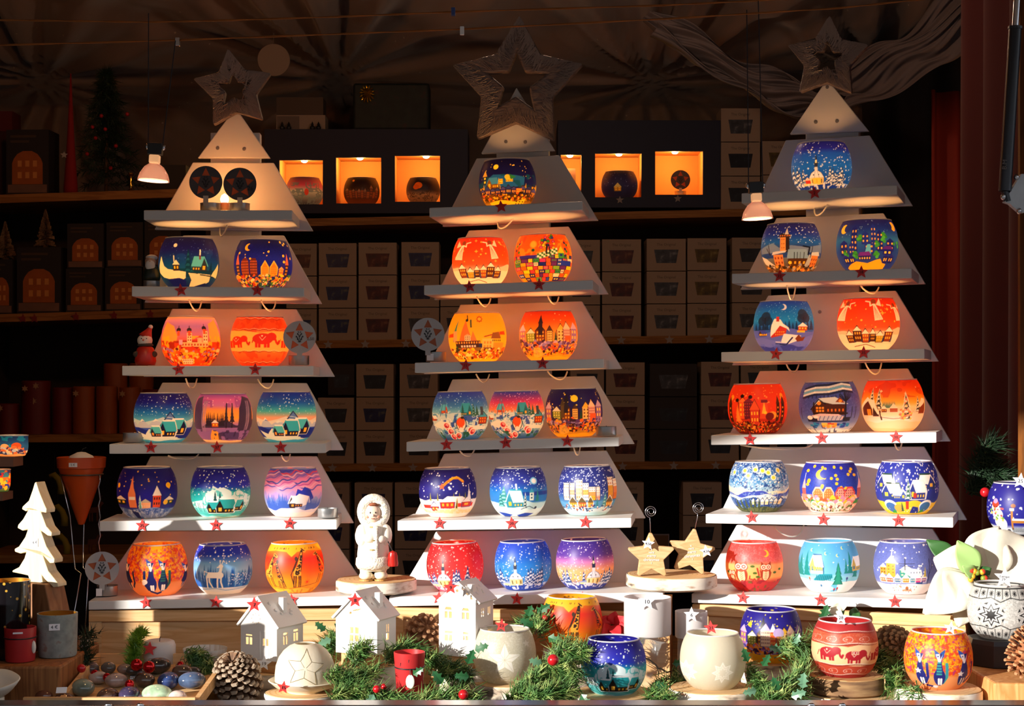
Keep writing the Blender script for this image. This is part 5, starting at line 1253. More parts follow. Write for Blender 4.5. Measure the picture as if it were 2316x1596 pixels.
STARS = {'L':[(2,409,656,'20'),(2,582,656,'3'),(3,404,835,'21'),(3,577,835,'28'),(4,341,1011,'33'),(4,491,1011,'37'),(4,635,1011,'31'),(5,321,1188,'25'),(5,488,1187,'14'),(5,655,1183,'39'),(6,330,1362,'1'),(6,488,1361,'4'),(6,660,1357,'29')],
 'C':[(1,1133,467,''),(2,1062,648,'34'),(2,1219,643,'22'),(3,1053,826,'11'),(3,1227,821,'38'),(4,1010,1005,'7'),(4,1144,1001,'19'),(4,1283,997,'13'),(5,994,1183,'27'),(5,1157,1183,'20'),(5,1324,1180,'5'),(6,992,1352,''),(6,1169,1354,'2'),(6,1317,1352,'24')],
 'R':[(1,1842,436,'2'),(2,1763,624,'32'),(2,1948,615,'18'),(3,1755,800,'9'),(3,1953,797,'35'),(4,1696,993,'26'),(4,1858,990,'36'),(4,2026,988,'30'),(5,1700,1169,'17'),(5,1862,1174,'9'),(5,2032,1177,'12'),(6,1680,1351,'6'),(6,1856,1356,'16'),(6,2024,1360,'10')]}
TIERN = {1:'top',2:'second',3:'third',4:'fourth',5:'fifth',6:'lowest'}
for k, lst in STARS.items():
    cnt = {}
    tot = {}
    for t, *_ in lst: tot[t] = tot.get(t, 0)+1
    for t, x, y, s in lst:
        cnt[t] = cnt.get(t, 0)+1
        o = ('first', 'second', 'third')[cnt[t]-1] if tot[t] > 1 else 'only'
        lab = 'red paper price star%s, %s on the %s shelf of the %s tree' % (' reading '+s if s else '', o, TIERN[t], NAMES[k])
        T = TREES[k]; p = T.world(x, y, -.0018)
        price_star(p, .0128, s, lab, rz=T.rz, roll=((x*7+y) % 9-4)*.03)

# ------------------------------------------------------------------ crates under the trees
def crate(T, x0, x1, y0l, y0r, label):
    a, b = T.loc(x0, y0l, .006), T.loc(x1, y0r, .006)
    t = thing('wooden_crate', label, 'crate', T.P, T.rz, 'pine crates under the trees')
    top = min(a.z, b.z)-.0012; u0, u1 = a.x, b.x; d = .26
    lath = top-.021
    MB().box(u0, u1, .004, .018, lath, top).build('top_lath', pine, t, bevel=.001)
    MB().box(u0+.02, u1-.02, .012, .022, .0005, lath-.0005).build('front_board', pine, t)
    for x in (u0, u1-.024): MB().box(x, x+.0235, .006, .0115, .0005, lath-.0005).build('corner_post', pine, t)
    for x in (u0, u1-.012): MB().box(x, x+.012, .0225, d, .0005, top).build('side_board', pine, t)
    MB().box(u0+.0125, u1-.0125, d-.012, d, .0005, top).build('rear_board', pine, t)
    return t
crate(TL, 201, 838, 1379, 1368, 'pine crate under the left shelf tree, partly in shade')
crate(TC, 884, 1515, 1372, 1361, 'pine crate under the middle shelf tree, mostly behind greenery')
crate(TR, 1566, 2185, 1364, 1379, 'sunlit pine crate under the right shelf tree')

# ------------------------------------------------------------------ setting
wall_dark = plain('dark_cladding', '#33231c', vary=.2, vscale=4, rough=.8)
struct(MB().box(-4, 4, 1.6, 6.4, -.05, 0).build('floor', plain('floor_boards', '#3a2c24', vary=.2, vscale=5, rough=.8)))
struct(MB().box(-45, 45, -17, 1.6, -.05, -.001).build('ground', plain('paving', '#6a6560', vary=.15, vscale=3, rough=.9)))
struct(MB().box(-2.09, -2.03, 1.9, 6.1, 0, ZC+1.6).build('wall_left', wall_dark))
struct(MB().box(2.05, 2.11, 2.3, 6.1, 0, ZC+1.6).build('wall_right', wall_dark))
struct(MB().box(-2.1, 2.1, 6.02, 6.1, 0, ZC+1.6).build('wall_back', wall_dark))
struct(MB().box(-2.3, 2.3, 2.0, 6.2, ZC+1.6, ZC+1.66).build('ceiling', wall_dark))
SAZ, SEL = math.radians(50), math.radians(12.6)
SUN = Vector((-math.sin(SAZ)*math.cos(SEL), -math.cos(SAZ)*math.cos(SEL), math.sin(SEL)))
# awning of the stall row: its front edge cuts off the low sun above the fifth shelves
AY = 1.0
def edge_z(x): return ZC + .597 + .08*(x+1.78)
struct(MB().prism([(-7, AY, edge_z(-7)), (3, AY, edge_z(3)), (3, AY, edge_z(3)+.05), (-7, AY, edge_z(-7)+.05)], (0, 1.6, 1.06)).build('ceiling_awning', plain('awning_cloth', '#b8b0a4', rough=.8)))

struct(MB().box(-45, 45, -17, -14, 0, ZC+3.7).build('building_opposite', plain('rendered_facade', '#6e645a', rough=.9, vary=.1, vscale=2)))
w = bpy.data.worlds.new('sky'); SC.world = w; w.use_nodes = True
bg = w.node_tree.nodes['Background']; bg.inputs['Color'].default_value = (.84, .9, 1.0, 1); bg.inputs['Strength'].default_value = 1.0
sl = bpy.data.lights.new('sun', 'SUN'); sl.energy = 7.8; sl.angle = math.radians(.8); sl.color = (1, .935, .845)
so = bpy.data.objects.new('sun', sl); COL.objects.link(so); so.rotation_euler = SUN.to_track_quat('Z', 'Y').to_euler()

cam = bpy.data.cameras.new('camera'); co = bpy.data.objects.new('camera', cam); COL.objects.link(co)
co.location = (0, 0, ZC); co.rotation_euler = (PI/2, 0, 0)
cam.sensor_width = 36; cam.lens = 36*F/2316; cam.shift_y = (CY-798)/2316; cam.clip_start = .05; cam.clip_end = 100
SC.camera = co
SC.view_settings.view_transform = 'Standard'; SC.view_settings.look = 'None'; SC.view_settings.gamma = 1
SC.view_settings.use_curve_mapping = False
SC.view_settings.exposure = 0.25
SC.cycles.max_bounces = 8; SC.cycles.transparent_max_bounces = 16
SC.cycles.sample_clamp_indirect = 4.0
SC.cycles.use_denoising = True
SC.cycles.caustics_reflective = False; SC.cycles.caustics_refractive = False
# ================================================================== counter and things on it
steel_dark = plain('rail_metal', '#6a6668', rough=.22, metal=.9)
t = thing('stall_counter', 'long stall counter with a metal rail along its front edge', 'counter', (0, 2.42, 0))
MB().box(-1.95, .975, .045, 1.2, COUNTER-.03, COUNTER).build('counter_top', wood('counter_wood', '#7a4e2c', '#5c3820', (1, 8, 8), 4), t)
MB().box(-1.95, .975, .0455, .07, .001, COUNTER-.0305).build('front_panel', wood('counter_front', '#6a4528', '#503018', (1, 8, 8), 4), t)
MB().box(-1.95, .975, 1.18, 1.2, .001, COUNTER-.0305).build('rear_panel', MATS['counter_front'], t)
MB().box(-1.97, .98, 0, .0445, COUNTER-.05, ZC-.4872).build('rail', steel_dark, t, bevel=.003)
MB().box(-1.6, -.845, .06, .078, COUNTER+.0005, ZC-.305).build('shade_board', MATS['counter_wood'], t)  # unseen board added to cast shade over the left end of the counter
for x in (245, 318, 1835, 1905):
    p = W(x, 1590, 2.42); MB().ell((p.x, -.0005, p.z-.003), (.006, .003, .004), 10, 6).build('rail_screw', steel, t, smooth='all')

bark = blotch('birch_bark', [(.33, '#2e2420'), (.4, '#b8a48e'), (.5, '#e8ddcc'), (.6, '#efe6d8'), (.68, '#a87850')], 13, (1, 1, 3.2), rough=.8, bump=.4)
bark_b = blotch('brown_bark', [(.3, '#4a3424'), (.5, '#7a5a3c'), (.7, '#94744e')], 20, (1, 1, 5), rough=.9, bump=.6)
def rings(name, a, b):
    m, nt, bs = nodes(name); setp(bs, rough=.7, spec=.2)
    tc = nt.nodes.new('ShaderNodeTexCoord'); wv = nt.nodes.new('ShaderNodeTexWave'); wv.wave_type = 'RINGS'; wv.rings_direction = 'Z'
    wv.inputs['Scale'].default_value = 34; wv.inputs['Distortion'].default_value = 2.5; wv.inputs['Detail'].default_value = 3
    nt.links.new(tc.outputs['Object'], wv.inputs['Vector'])
    r = ramp(nt, [(0, a), (.75, a), (1, b)]); nt.links.new(wv.outputs['Fac'], r.inputs['Fac']); nt.links.new(r.outputs['Color'], bs.inputs['Base Color'])
    return m
rings_l, rings_d = rings('cut_wood', '#dcb98a', '#cda06c'), rings('cut_wood_tan', '#c49a68', '#a87c4c')
def slice_(name, c, ztop, zbot, r, label, brown=False, sx=1.0, seed=1, group='rustic wood slices'):
    t = thing(name, label, 'wood slice', (c[0], c[1], zbot), 0, group)
    h = ztop-zbot-.0004; rnd = random.Random(seed); ph = [rnd.uniform(0, 6.28) for _ in range(4)]
    def rr(a): return r*(1+.03*math.sin(2*a+ph[0])+.02*math.sin(3*a+ph[1])+.012*math.sin(7*a+ph[2]))
    n = 56; mb = MB(); vs = []; fs = []
    prof = [(.9, 0), (1.0, .004), (1.0, h*.5), (1.0, h-.004), (.985, h-.0006)]
    for k, z in prof:
        vs += [(sx*k*rr(2*PI*i/n)*math.cos(2*PI*i/n), k*rr(2*PI*i/n)*math.sin(2*PI*i/n), z) for i in range(n)]
    for a in range(len(prof)-1):
        fs += [(a*n+i, a*n+(i+1) % n, (a+1)*n+(i+1) % n, (a+1)*n+i) for i in range(n)]
    fs.append(tuple(reversed(range(n))))
    mb.add(vs, fs).build('bark', bark_b if brown else bark, t, smooth=True)
    m2 = MB(); k = .965
    m2.lathe([(0, 0), (1, 0), (1, .0012), (0, .0012)], n)
    m2.v = [(x*sx*k*rr(math.atan2(y, x)), y*k*rr(math.atan2(y, x)), h-.0008+z) for x, y, z in m2.v]
    m2.build('cut_face', rings_d if brown else rings_l, t)
    return t

FG = {'F1':(1141.5,1547,142,'cream frosted globe with a large folded star in front of the garland','candle globes along the counter'),
 'F2':(1293,1470,138,'red and yellow giraffe globe half hidden behind greenery on the counter',0),
 'F3':(1388,1573,147,'blue to teal globe with snowed-in huts standing on a wood slice at the counter front',0),
 'F4':(1612,1561,148,'plain cream globe with faint star outlines',0),
 'F5':(1744,1501,140,'navy globe with purple-roofed town above a yellow base, on the counter',0),
 'F6':(1910.5,1533,149,'dark red globe with elephants on a cream band, on two stacked slices',0),
 'F7':(2122,1560,152,'orange globe with three blue cats at the right end of the counter',0),
 'F8':(2263,1448,146,'grey and white globe with black stars on a black pedestal',0),
 'F9':(2303,1213,137,'dark blue globe with a snowman, cut by the right edge of the view',0)}
cream = translucent('cream_glass', '#ffffff', fac=.3, rough=.5, attr='paint', bump=.25, bscale=260)
FP = {}
for k, (px, by, wpx, lab, g) in FG.items():
    D_ = .1126*F/wpx; p = W(px, by-8, D_); FP[k] = p
    globe(k, p, .0563, lab, 'candle globes along the counter')
SR = {'F1':(.062,'birch slice under the cream star globe'),'F2':(.05,'thick birch log piece under the hidden giraffe globe'),'F3':(.074,'birch slice under the blue to teal globe'),
      'F4':(.073,'birch slice under the plain cream globe'),'F5':(.056,'birch slice under the navy town globe'),'F7':(.072,'birch slice under the orange cat globe')}
for i, (k, (r, lab)) in enumerate(SR.items()):
    p = FP[k]; slice_('wood_slice', p, p.z, COUNTER+.0005, r, lab, seed=i)
p = FP['F6']; slice_('wood_slice', p, p.z, p.z-.03, .064, 'brown-barked slice right under the elephant globe', True, seed=11)
slice_('wood_slice', (p.x+.004, p.y+.004, 0), p.z-.0304, COUNTER+.0005, .079, 'birch slice at the bottom of the pair under the elephant globe', seed=12)
# octagonal black pedestals
def pedestal(c, ztop, zbot, r, label):
    t = thing('pedestal', label, 'pedestal', (c[0], c[1], zbot), face_cam(c)+.2, 'black octagonal pedestals')
    h = ztop-zbot-.0004
    MB().lathe([(0, 0), (r, 0), (r, h-.008), (r*.96, h), (0, h)], 8, a0=PI/8).build('pedestal', plain('black_wood', '#2a2a2e', rough=.42, vary=.2, vscale=40), t, bevel=.001)
    return t
blk_top = ZC-.452
p8 = FP['F8']; pedestal(p8, p8.z, p8.z-.046, .058, 'black octagonal pedestal under the grey star globe')
p9 = FP['F9']
# pine block at the right that carries the pedestal
zb = p8.z-.0465
t = thing('wood_block', 'thick sawn pine block at the right end of the counter', 'wood block', (p8.x, 2.72, COUNTER+.0005))
MB().prism([(-.065, -.12, 0), (.11, -.14, 0), (.11, -.14, zb-COUNTER-.001), (-.065, -.12, zb-COUNTER-.001)], (0, .27, 0)).build('block', wood('block_wood', '#d8a268', '#c08248', (10, 10, 1), 4), t, bevel=.004)
p = W(2303, 1250, 2.96)
t = pedestal(p9, p9.z, p9.z-.03, .045, 'black octagonal pedestal under the snowman globe')
t = thing('riser_box', 'black riser box behind the grey star globe', 'riser', (p9.x, p9.y, COUNTER+.0005))
MB().box(-.05, .04, -.05, .06, 0, p9.z-.031-COUNTER).build('riser_box', plain('black_riser', '#17161a', rough=.6), t)

def fstar(px, py, D, r, s, label, m=white_card, roll=0.0, tilt=0.0, size=None, group='white price stars', name='price_star'):
    p = W(px, py, D); return price_star(p, r, s, label, m, face_cam(p), roll, tilt, group, size, name)
fstar(1134, 1414, 2.796, .0125, '23', 'red price star reading 23 leaning on the cream star globe', red_card, .1, group='red price stars')
fstar(1608, 1419, 2.68, .0125, '21', 'red price star reading 21 on the rim of the plain cream globe', red_card, -.1, group='red price stars')
fstar(1902, 1396, 2.66, .0125, '28', 'white price star reading 28 on the elephant globe rim')
fstar(2150, 1420, 2.605, .0115, '3', 'white price star reading 3 on the rim of the orange cat globe', roll=.15)
fstar(2272, 1306, 2.71, .018, 'Lampe\n29.-', 'large white price star reading 29 on the grey star globe', roll=.05, size=.0062)
fstar(2308, 1087, 2.89, .015, '25', 'white price star on the rim of the snowman globe', roll=.1)

# ------------------------------------------------------------------ white ceramic houses
ceramic = plain('white_ceramic', '#e9e6e2', rough=.38, bump=.12, bscale=90, spec=.5)
warm_in = plain('warm_inside', '#f0c892', rough=.8)
def rc(x0, x1, z0, z1): return [(x0, z0), (x1, z0), (x1, z1), (x0, z1)]
def ceramic_house(name, px, by, D, w, d, hw, hr, yaw, label, holes_f, holes_s, gable=None, chim=(.5, .4), tilt=0):
    p = W(px, by, D)
    t = thing(name, label, 'tealight house', p, -yaw, 'white ceramic tealight houses')
    th = .003
    prof = gable or [(-w/2, 0), (w/2, 0), (w/2, hw), (0, hw+hr), (-w/2, hw)]
    f = MB().plate(prof, holes_f, th).build('front_wall', ceramic, t)
    MB().plate([(-w/2, 0), (w/2, 0), (w/2, hw), (0, hw+hr), (-w/2, hw)], [], th, Matrix.Translation((0, d-th, 0))).build('rear_wall', ceramic, t)
    R = Matrix.Translation((w/2, th+.0002, 0)) @ Matrix.Rotation(PI/2, 4, 'Z')
    MB().plate([(0, 0), (d-2*th-.0004, 0), (d-2*th-.0004, hw), (0, hw)], holes_s, th, R).build('side_wall', ceramic, t)
    MB().box(-w/2, -w/2+th, th+.0002, d-th-.0002, 0, hw).build('side_wall', ceramic, t)
    MB().box(-w/2+th, w/2-th, th, d-th, 0, .003).build('base_plate', ceramic, t)
    L = math.hypot(w/2, hr); ov = .006
    for s in (-1, 1):
        dx, dz = s*(w/2)/L, -hr/L; nx, nz = s*hr/L, (w/2)/L
        a = Vector((0, -.004, hw+hr+.0006)); e = a+Vector((dx, 0, dz))*(L+ov)
        q = [a, e, e+Vector((nx, 0, nz))*.004, a+Vector((nx*0, 0, .0055))]
        if s < 0: q = q[::-1]
        y0 = .004 if gable else -.004
        q = [Vector((v.x, y0, v.z)) for v in q]
        rf = MB().prism(q, (0, d+.004-y0, 0)).build('roof_side', ceramic, t)
        if s > 0:
            for k in range(9):
                u, v = .25+.5*((k*37) % 10)/10, .2+.7*((k*53) % 11)/11
                c = Vector((dx*L*u, -.002+v*d, hw+hr+dz*L*u))+Vector((nx, 0, nz))*.0046
                Mx = Matrix.Translation(c) @ Vector((nx, 0, nz)).to_track_quat('Z', 'Y').to_matrix().to_4x4()
                MB().lathe([(0, 0), (.0042, 0), (.003, .0012), (0, .0014)], 5, M=Mx).build('relief_star', ceramic, rf)
    cx, cy = chim; zt = hw+hr*(1-cx*2/1)+.0
    MB().box(w*cx*.5, w*cx*.5+.011, d*cy, d*cy+.012, hw+hr*(1-cx)-.004, hw+hr*1.02).build('chimney', ceramic, t, bevel=.0008)
    c = MB(); c.lathe([(0, .0032), (.018, .0032), (.018, .016), (0, .016)], 20, (0, d/2, 0)); c.build('tealight', wax, t)
    point('bulb', (0, d/2, .034), .11, '#ffc880', .006, t)
    return t
hh = [rc(-.028,-.0225,.026,.039), rc(-.02,-.0145,.026,.039), rc(-.028,-.0145,.0415,.044), rc(.009,.014,.026,.039), rc(.0165,.0215,.026,.039)]
sd = [rc(.016,.0215,.027,.042), rc(.024,.0295,.027,.042), rc(.046,.0515,.029,.044), rc(.054,.0595,.029,.044), rc(.046,.0595,.046,.05), rc(.016,.0295,.044,.048)]
spark = [[(-.006+.008*math.cos(a)+.001*math.cos(a+1.5), .073+.008*math.sin(a)+.001*math.sin(a+1.5)), (-.006+.012*math.cos(a), .073+.012*math.sin(a)), (-.006+.008*math.cos(a)-.001*math.cos(a+1.5), .073+.008*math.sin(a)-.001*math.sin(a+1.5))] for a in [k*.785 for k in range(8)]]
h1 = ceramic_house('ceramic_house', 585, 1492, 2.83, .08, .078, .062, .046, .5, 'white ceramic house with panelled front door, first from the left', hh+spark, sd)
f = MB(); f.box(.003,.0035,-.0012,0,.004,.052).box(.027,.0275,-.0012,0,.004,.052).box(.003,.0275,-.0012,0,.0515,.052).box(.0075,.023,-.001,0,.008,.0225); f.build('door_panel', ceramic, h1)
hh2 = [rc(-.0135,-.006,.036,.047), rc(-.003,.0045,.036,.047), rc(-.0135,-.006,.022,.033), rc(-.003,.0045,.022,.033), [(-.012+.0028*math.cos(k*1.047), .072+.0028*math.sin(k*1.047)) for k in range(6)], [(-.008, .0755), (.004, .077), (.012, .082), (.003, .0795), (-.006, .078)]]
h2 = ceramic_house('ceramic_house', 806, 1478, 2.83, .084, .07, .064, .042, .42, 'white ceramic house with four-pane window, beside the fir garland', hh2, [rc(.03,.034,.036,.05), rc(.037,.041,.036,.05), rc(.03,.041,.022,.034)])
g3 = []
W3 = .074; H3 = .104
steps = [(.037,.098),(.037,.104),(.026,.104),(.026,.112),(.017,.112),(.017,.12),(.009,.12),(.009,.126)]
g3 = [(-.037,0),(.037,0)]+steps+[(-x, z) for x, z in steps[::-1]]
hh3 = []
for cx in (-.018, .017):
    for dx in (-.0075, .0012): hh3.append(rc(cx+dx, cx+dx+.006, .068, .08))
    hh3.append([(cx-.0075, .083), (cx+.0075, .083), (cx+.005, .088), (cx-.005, .088)])
for dx in (-.0095, -.0012): hh3.append(rc(-.012+dx-.004, -.012+dx+.003, .027, .038))
hh3.append(rc(-.0255,-.0095,.041,.045)); hh3 += [rc(.012,.0155,.03,.038), rc(.0175,.0225,.03,.038), rc(.012,.0225,.041,.045)]
hh3.append([(.0+.003*math.cos(k*1.047), .118+.003*math.sin(k*1.047)) for k in range(6)])
sd3 = [rc(.02,.0245,.07,.085), rc(.0265,.031,.07,.085), rc(.046,.0505,.07,.085), rc(.0525,.057,.07,.085), rc(.02,.031,.028,.044), rc(.046,.057,.028,.044)]
h3 = ceramic_house('ceramic_house', 1034, 1484, 2.86, W3, .072, .098, .03, .44, 'tall white ceramic house with stepped gable, in front of the middle tree', hh3, sd3, g3, (.35, .2))
MB().box(-.038, .038, -.0025, 0, .0955, .099).build('cornice', ceramic, h3); MB().box(-.038, .038, -.002, 0, .054, .0565).build('cornice', ceramic, h3)
# blocks the houses stand on
for (h, wd, lab) in ((h1, .078, 'small pine block under the first ceramic house'), (h2, .08, 'small pine block under the four-pane ceramic house'), (h3, .076, 'small pine block under the tall ceramic house')):
    z = h.location.z
    t = thing('wood_block', lab, 'wood block', (h.location.x, h.location.y, z), h.rotation_euler.z)
    MB().box(-wd*.42, wd*.45, .004, .066, -.022, -.0006).build('block', wood('block_'+lab[-9:-6], '#d8ac78', '#c08a54', (1, 10, 10), 5), t, bevel=.001)
    c = h.matrix_basis @ Vector((0, .035, 0))
    rr = Matrix.Rotation(h.rotation_euler.z, 4, 'Z') @ Vector((0, .035, 0))
    slice_('wood_slice', (h.location.x+rr.x, h.location.y+rr.y, 0), z-.0226, COUNTER+.0005, .055, lab.replace('small pine block under', 'birch slice at the foot of'), seed=int(wd*1000))
fstar(575, 1367, 2.775, .014, '7', 'red price star reading 7 on the first ceramic house gable', red_card, group='red price stars')
fstar(803, 1357, 2.775, .014, '8', 'red price star reading 8 on the four-pane ceramic house gable', red_card, group='red price stars')
fstar(1019, 1328, 2.83, .0135, '9', 'red price star reading 9 on the tall stepped-gable house', red_card, group='red price stars')
fstar(597, 1500, 2.8, .0135, '19', 'white price star reading 19 on the block under the first ceramic house', roll=.1)

# ------------------------------------------------------------------ dome lantern
dome_m = translucent('bisque', '#efe6d2', fac=.35, rough=.55, bump=.2, bscale=140)
p = W(690, 1563, 2.74)
t = thing('dome_lantern', 'cream porcelain dome lantern with incised star on a saucer', 'lantern', p, face_cam(p))
MB().lathe([(0, 0), (.03, 0), (.032, .003), (.05, .009), (.063, .02), (.0615, .021), (.048, .012), (.02, .008), (0, .008)], 48).build('saucer', plain('porcelain', '#ece4d2', rough=.35), t, smooth=True)
prof = [(.0515, .0125), (.0518, .03), (.05, .046), (.045, .06), (.037, .071), (.027, .079), (.0175, .083), (.0165, .0815), (.026, .077), (.0355, .069), (.0435, .058), (.048, .045), (.0497, .03), (.0495, .0125)]
MB().lathe(prof, 56, close=True).build('dome', dome_m, t, smooth=True)
def on_dome(x, z):
    zz = [q[1] for q in prof[:7]]; rr_ = [q[0] for q in prof[:7]]
    r = float(np.interp(z, zz, rr_)); a = x/.05
    return (r*math.sin(a)*1.004, -r*math.cos(a)*1.004, z)
sp = star_pts(.037, 5, .47, .12)
loop = []
for i in range(10):
    a, b = sp[i], sp[(i+1) % 10]
    loop += [(a[0]+(b[0]-a[0])*k/6, a[1]+(b[1]-a[1])*k/6) for k in range(6)]
MB().tube([on_dome(x, .047+z*.85) for x, z in loop], .0005, 5, True).build('incised_star', plain('gold_line', '#8a7a58', rough=.6), t)
for i in range(5):
    a = sp[2*i]; MB().tube([on_dome(a[0]*k/6, .047+a[1]*k/6*.85) for k in range(1, 7)], .0003, 4).build('fold_line', MATS['gold_line'], t)
slice_('wood_slice', (p.x, p.y, 0), p.z, COUNTER+.0005, .066, 'birch slice under the cream dome lantern', seed=21)
fstar(641, 1554, 2.65, .0115, '15', 'red price star reading 15 on the saucer of the dome lantern', red_card, .15, group='red price stars')

# ------------------------------------------------------------------ figurine in white furs
zs = min(TL.at(*TL.lines[5][1]).z, TC.at(*TC.lines[5][0]).z)+.003
zs1 = max(TL.at(*TL.lines[5][1]).z, TC.at(*TC.lines[5][0]).z)+.0008
c1 = W(850, 1320, 3.075)
slice_('wood_slice', c1, zs1+.024, zs1, .077, 'birch slice bridging the left and middle trees under the fur-coated figurine', seed=31)
p = Vector((W(845, 1310, 3.06).x, 3.055, zs1+.0245))
t = thing('winter_figurine', 'ceramic child figurine in white fur coat and hood holding a red lantern', 'figurine', p, face_cam(p)+.05)
fur = blotch('white_fur', [(.3, '#d8ccb4'), (.6, '#f4ece0')], 260, rough=.9, bump=1.0)
coat = plain('cream_coat', '#f0e8da', rough=.6); boot = plain('cream_boots', '#f2ead0', rough=.4)
mb = MB(); mb.lathe([(0, .018), (.024, .018), (.028, .03), (.0285, .05), (.0265, .07), (.0275, .085), (.026, .1), (.02, .11), (.013, .115), (0, .117)], 28)
mb.v = [(x*1.08, y*.85, z) for x, y, z in mb.v]
mb.ell((-.022, -.008, .086), (.0135, .014, .022), 14, 10).ell((.022, -.008, .086), (.0135, .014, .022), 14, 10)
mb.ell((-.009, -.021, .082), (.013, .009, .009), 12, 8).ell((.011, -.02, .08), (.012, .009, .009), 12, 8)
mb.build('coat', coat, t, smooth='all')
MB().lathe([(.02, .024), (.03, .022), (.034, .03), (.033, .042), (.028, .047), (.02, .046)], 28, close=True).build('fur_hem', fur, t, smooth='all')
mb = MB(); mb.v = []; mb.tube([(0.004, -.0245, .045+.004*k) for k in range(16)], [.006]*16, 8); mb.build('fur_trim', fur, t, smooth='all')
hd = MB(); n = 30
hood = [Vector((.0215*math.cos(2*PI*k/n), -.006, .131+.0245*math.sin(2*PI*k/n))) for k in range(n)]
hd.tube(hood, .0105, 10, True); hd.ell((0, .006, .131), (.026, .022, .029), 22, 14); hd.build('fur_hood', fur, t, smooth='all')
fc = MB(); fc.ell((-.002, -.008, .128), (.0165, .0145, .02), 20, 14).ell((-.002, -.0225, .1255), (.0022, .003, .0024), 8, 6); face = fc.build('face', plain('skin_ceramic', '#f2d2bc', rough=.45), t, smooth='all')
for dx in (-.006, .004): MB().ell((dx-.001, -.0215, .1305), (.0013, .0012, .0018), 8, 6).build('eye', black, face, smooth='all')
for dx in (-.011, .0085): MB().ell((dx-.001, -.0182, .1225), (.004, .0022, .003), 8, 6).build('cheek', plain('pink_cheek', '#e8a088', rough=.6), face, smooth='all')
MB().tube([(-.005, -.0218, .1195), (-.002, -.0226, .1186), (.001, -.0218, .1195)], .0007, 5).build('mouth', plain('mouth_red', '#b8483a'), face, smooth='all')
MB().tube([(-.008, -.0165, .1445), (-.003, -.0195, .1465), (.003, -.019, .146), (.008, -.0155, .144)], [.002, .003, .003, .002], 7).build('hair', plain('auburn', '#8a4a2a', rough=.7), t, smooth='all')
for dx in (-.0145, .0135):
    b = MB(); b.ell((dx, -.009, .0095), (.0135, .017, .0085), 16, 10).lathe([(0, .008), (.011, .008), (.0115, .026), (0, .026)], 16, (dx, 0, 0)).build('boot', boot, t, smooth='all')
    MB().lathe([(0, 0), (1, 0), (1, .0028), (0, .0028)], 20, M=Matrix.Translation((dx, -.009, 0)) @ Matrix.Diagonal((.0135, .017, 1, 1))).build('sole', plain('tan_sole', '#b88a4c'), t)
tg = plain('gold_toggle', '#a8925a', rough=.4)
for z in (.06, .078, .103): MB().tube([(-.008, -.0262 if z < .1 else -.0215, z), (.002, -.0285 if z < .1 else -.024, z)], .0016, 6).build('toggle', tg, t, smooth='all')
MB().tube([(.024, -.016, .082), (.031, -.02, .066), (.036, -.02, .056)], .0011, 5).build('lantern_cord', black, t)
MB().lathe([(0, .028), (.0095, .028), (.0105, .033), (.009, .043), (.0095, .046), (.0075, .054), (.002, .057), (0, .058)], 16, (.036, -.02, 0)).build('lantern', plain('red_lacquer', '#b02018', rough=.25), t, smooth=True)

# ------------------------------------------------------------------ wooden star clip holders
zs2 = max(TC.at(*TC.lines[5][1]).z, TR.at(*TR.lines[5][0]).z)+.0008
c2 = W(1517, 1300, 3.03)
slice_('wood_slice', c2, zs2+.026, zs2, .084, 'birch slice with peeling bark bridging the middle and right trees', seed=41)
star_wood = wood('ash_wood', '#d0ae82', '#bd9768', (3, 3, 18), 5)
def star_clip(tips, D, label, wire, lean, rows):
    pts = [W(x, y, D) for x, y in tips]; C = sum(pts, Vector())/5
    zmin = min(q.z for q in pts); base = Vector((C.x, D, zs2+.0266))
    t = thing('star_clip', label, 'photo clip', base, 0, 'wooden star clip holders')
    out = []
    for i in range(5):
        a, b = pts[i]-C, pts[(i+1) % 5]-C
        # rounded tip: two points beside it
        m = (a+b)/2; nn = m.normalized()*((a.length+b.length)/2*.52)
        pa = a*.965; ta = Vector((-a.z, 0, a.x)).normalized()*.0022
        out += [pa+ta, pa-ta, nn] if i >= 0 else []
    P = [(q.x+C.x-base.x, q.z+C.z-zmin) for q in out]
    MB().plate(P, [], .014).build('star_block', star_wood, t, bevel=.0012)
    top = Vector((pts[0].x-base.x, .007, pts[0].z-zmin-.004))
    wc = W(*wire, D); ctr = Vector((wc.x-base.x, .007, wc.z-zmin)); r0 = .0115
    path = [top, ctr+Vector((-.002, 0, -r0-.004))]
    for k in range(46):
        a = -PI/2-.2-k/46*2*PI*2.3; r = r0*(1-.72*k/46)
        path.append(ctr+Vector((r*math.cos(a), 0, r*math.sin(a))))
    MB().tube(path, .0008, 6).build('wire_spiral', steel, t, smooth='all')
    cz = C.z-zmin
    for s, dz, sz in rows: text(s, sz, ink_white, t, C.x-base.x+dz*lean, -.0006, cz+dz, 'lettering', lean)
    return t
rows = [('a', .013, .006), ('very', .0075, .006), ('merry', .001, .0068), ('christmas', -.0065, .0078), ('i', -.0125, .006)]
star_clip([(1472,1210),(1526,1246),(1506,1309),(1443,1309),(1420,1247)], 2.99, 'upright pale wooden star clip with white lettering, left of the pair', (1473,1164), 0, rows)
star_clip([(1572,1203),(1619,1248),(1591,1307),(1526,1296),(1514,1232)], 3.015, 'tilted pale wooden star clip with white lettering, beside the right tree', (1581,1157), -.12, rows)
fstar(1466, 1229, 2.978, .0125, '4,50', 'white price star reading 4,50 on the upright wooden star', roll=.12, size=.0065)
fstar(1597, 1246, 3.0, .0125, '4,50', 'white price star reading 4,50 on the tilted wooden star', roll=-.15, size=.0065)

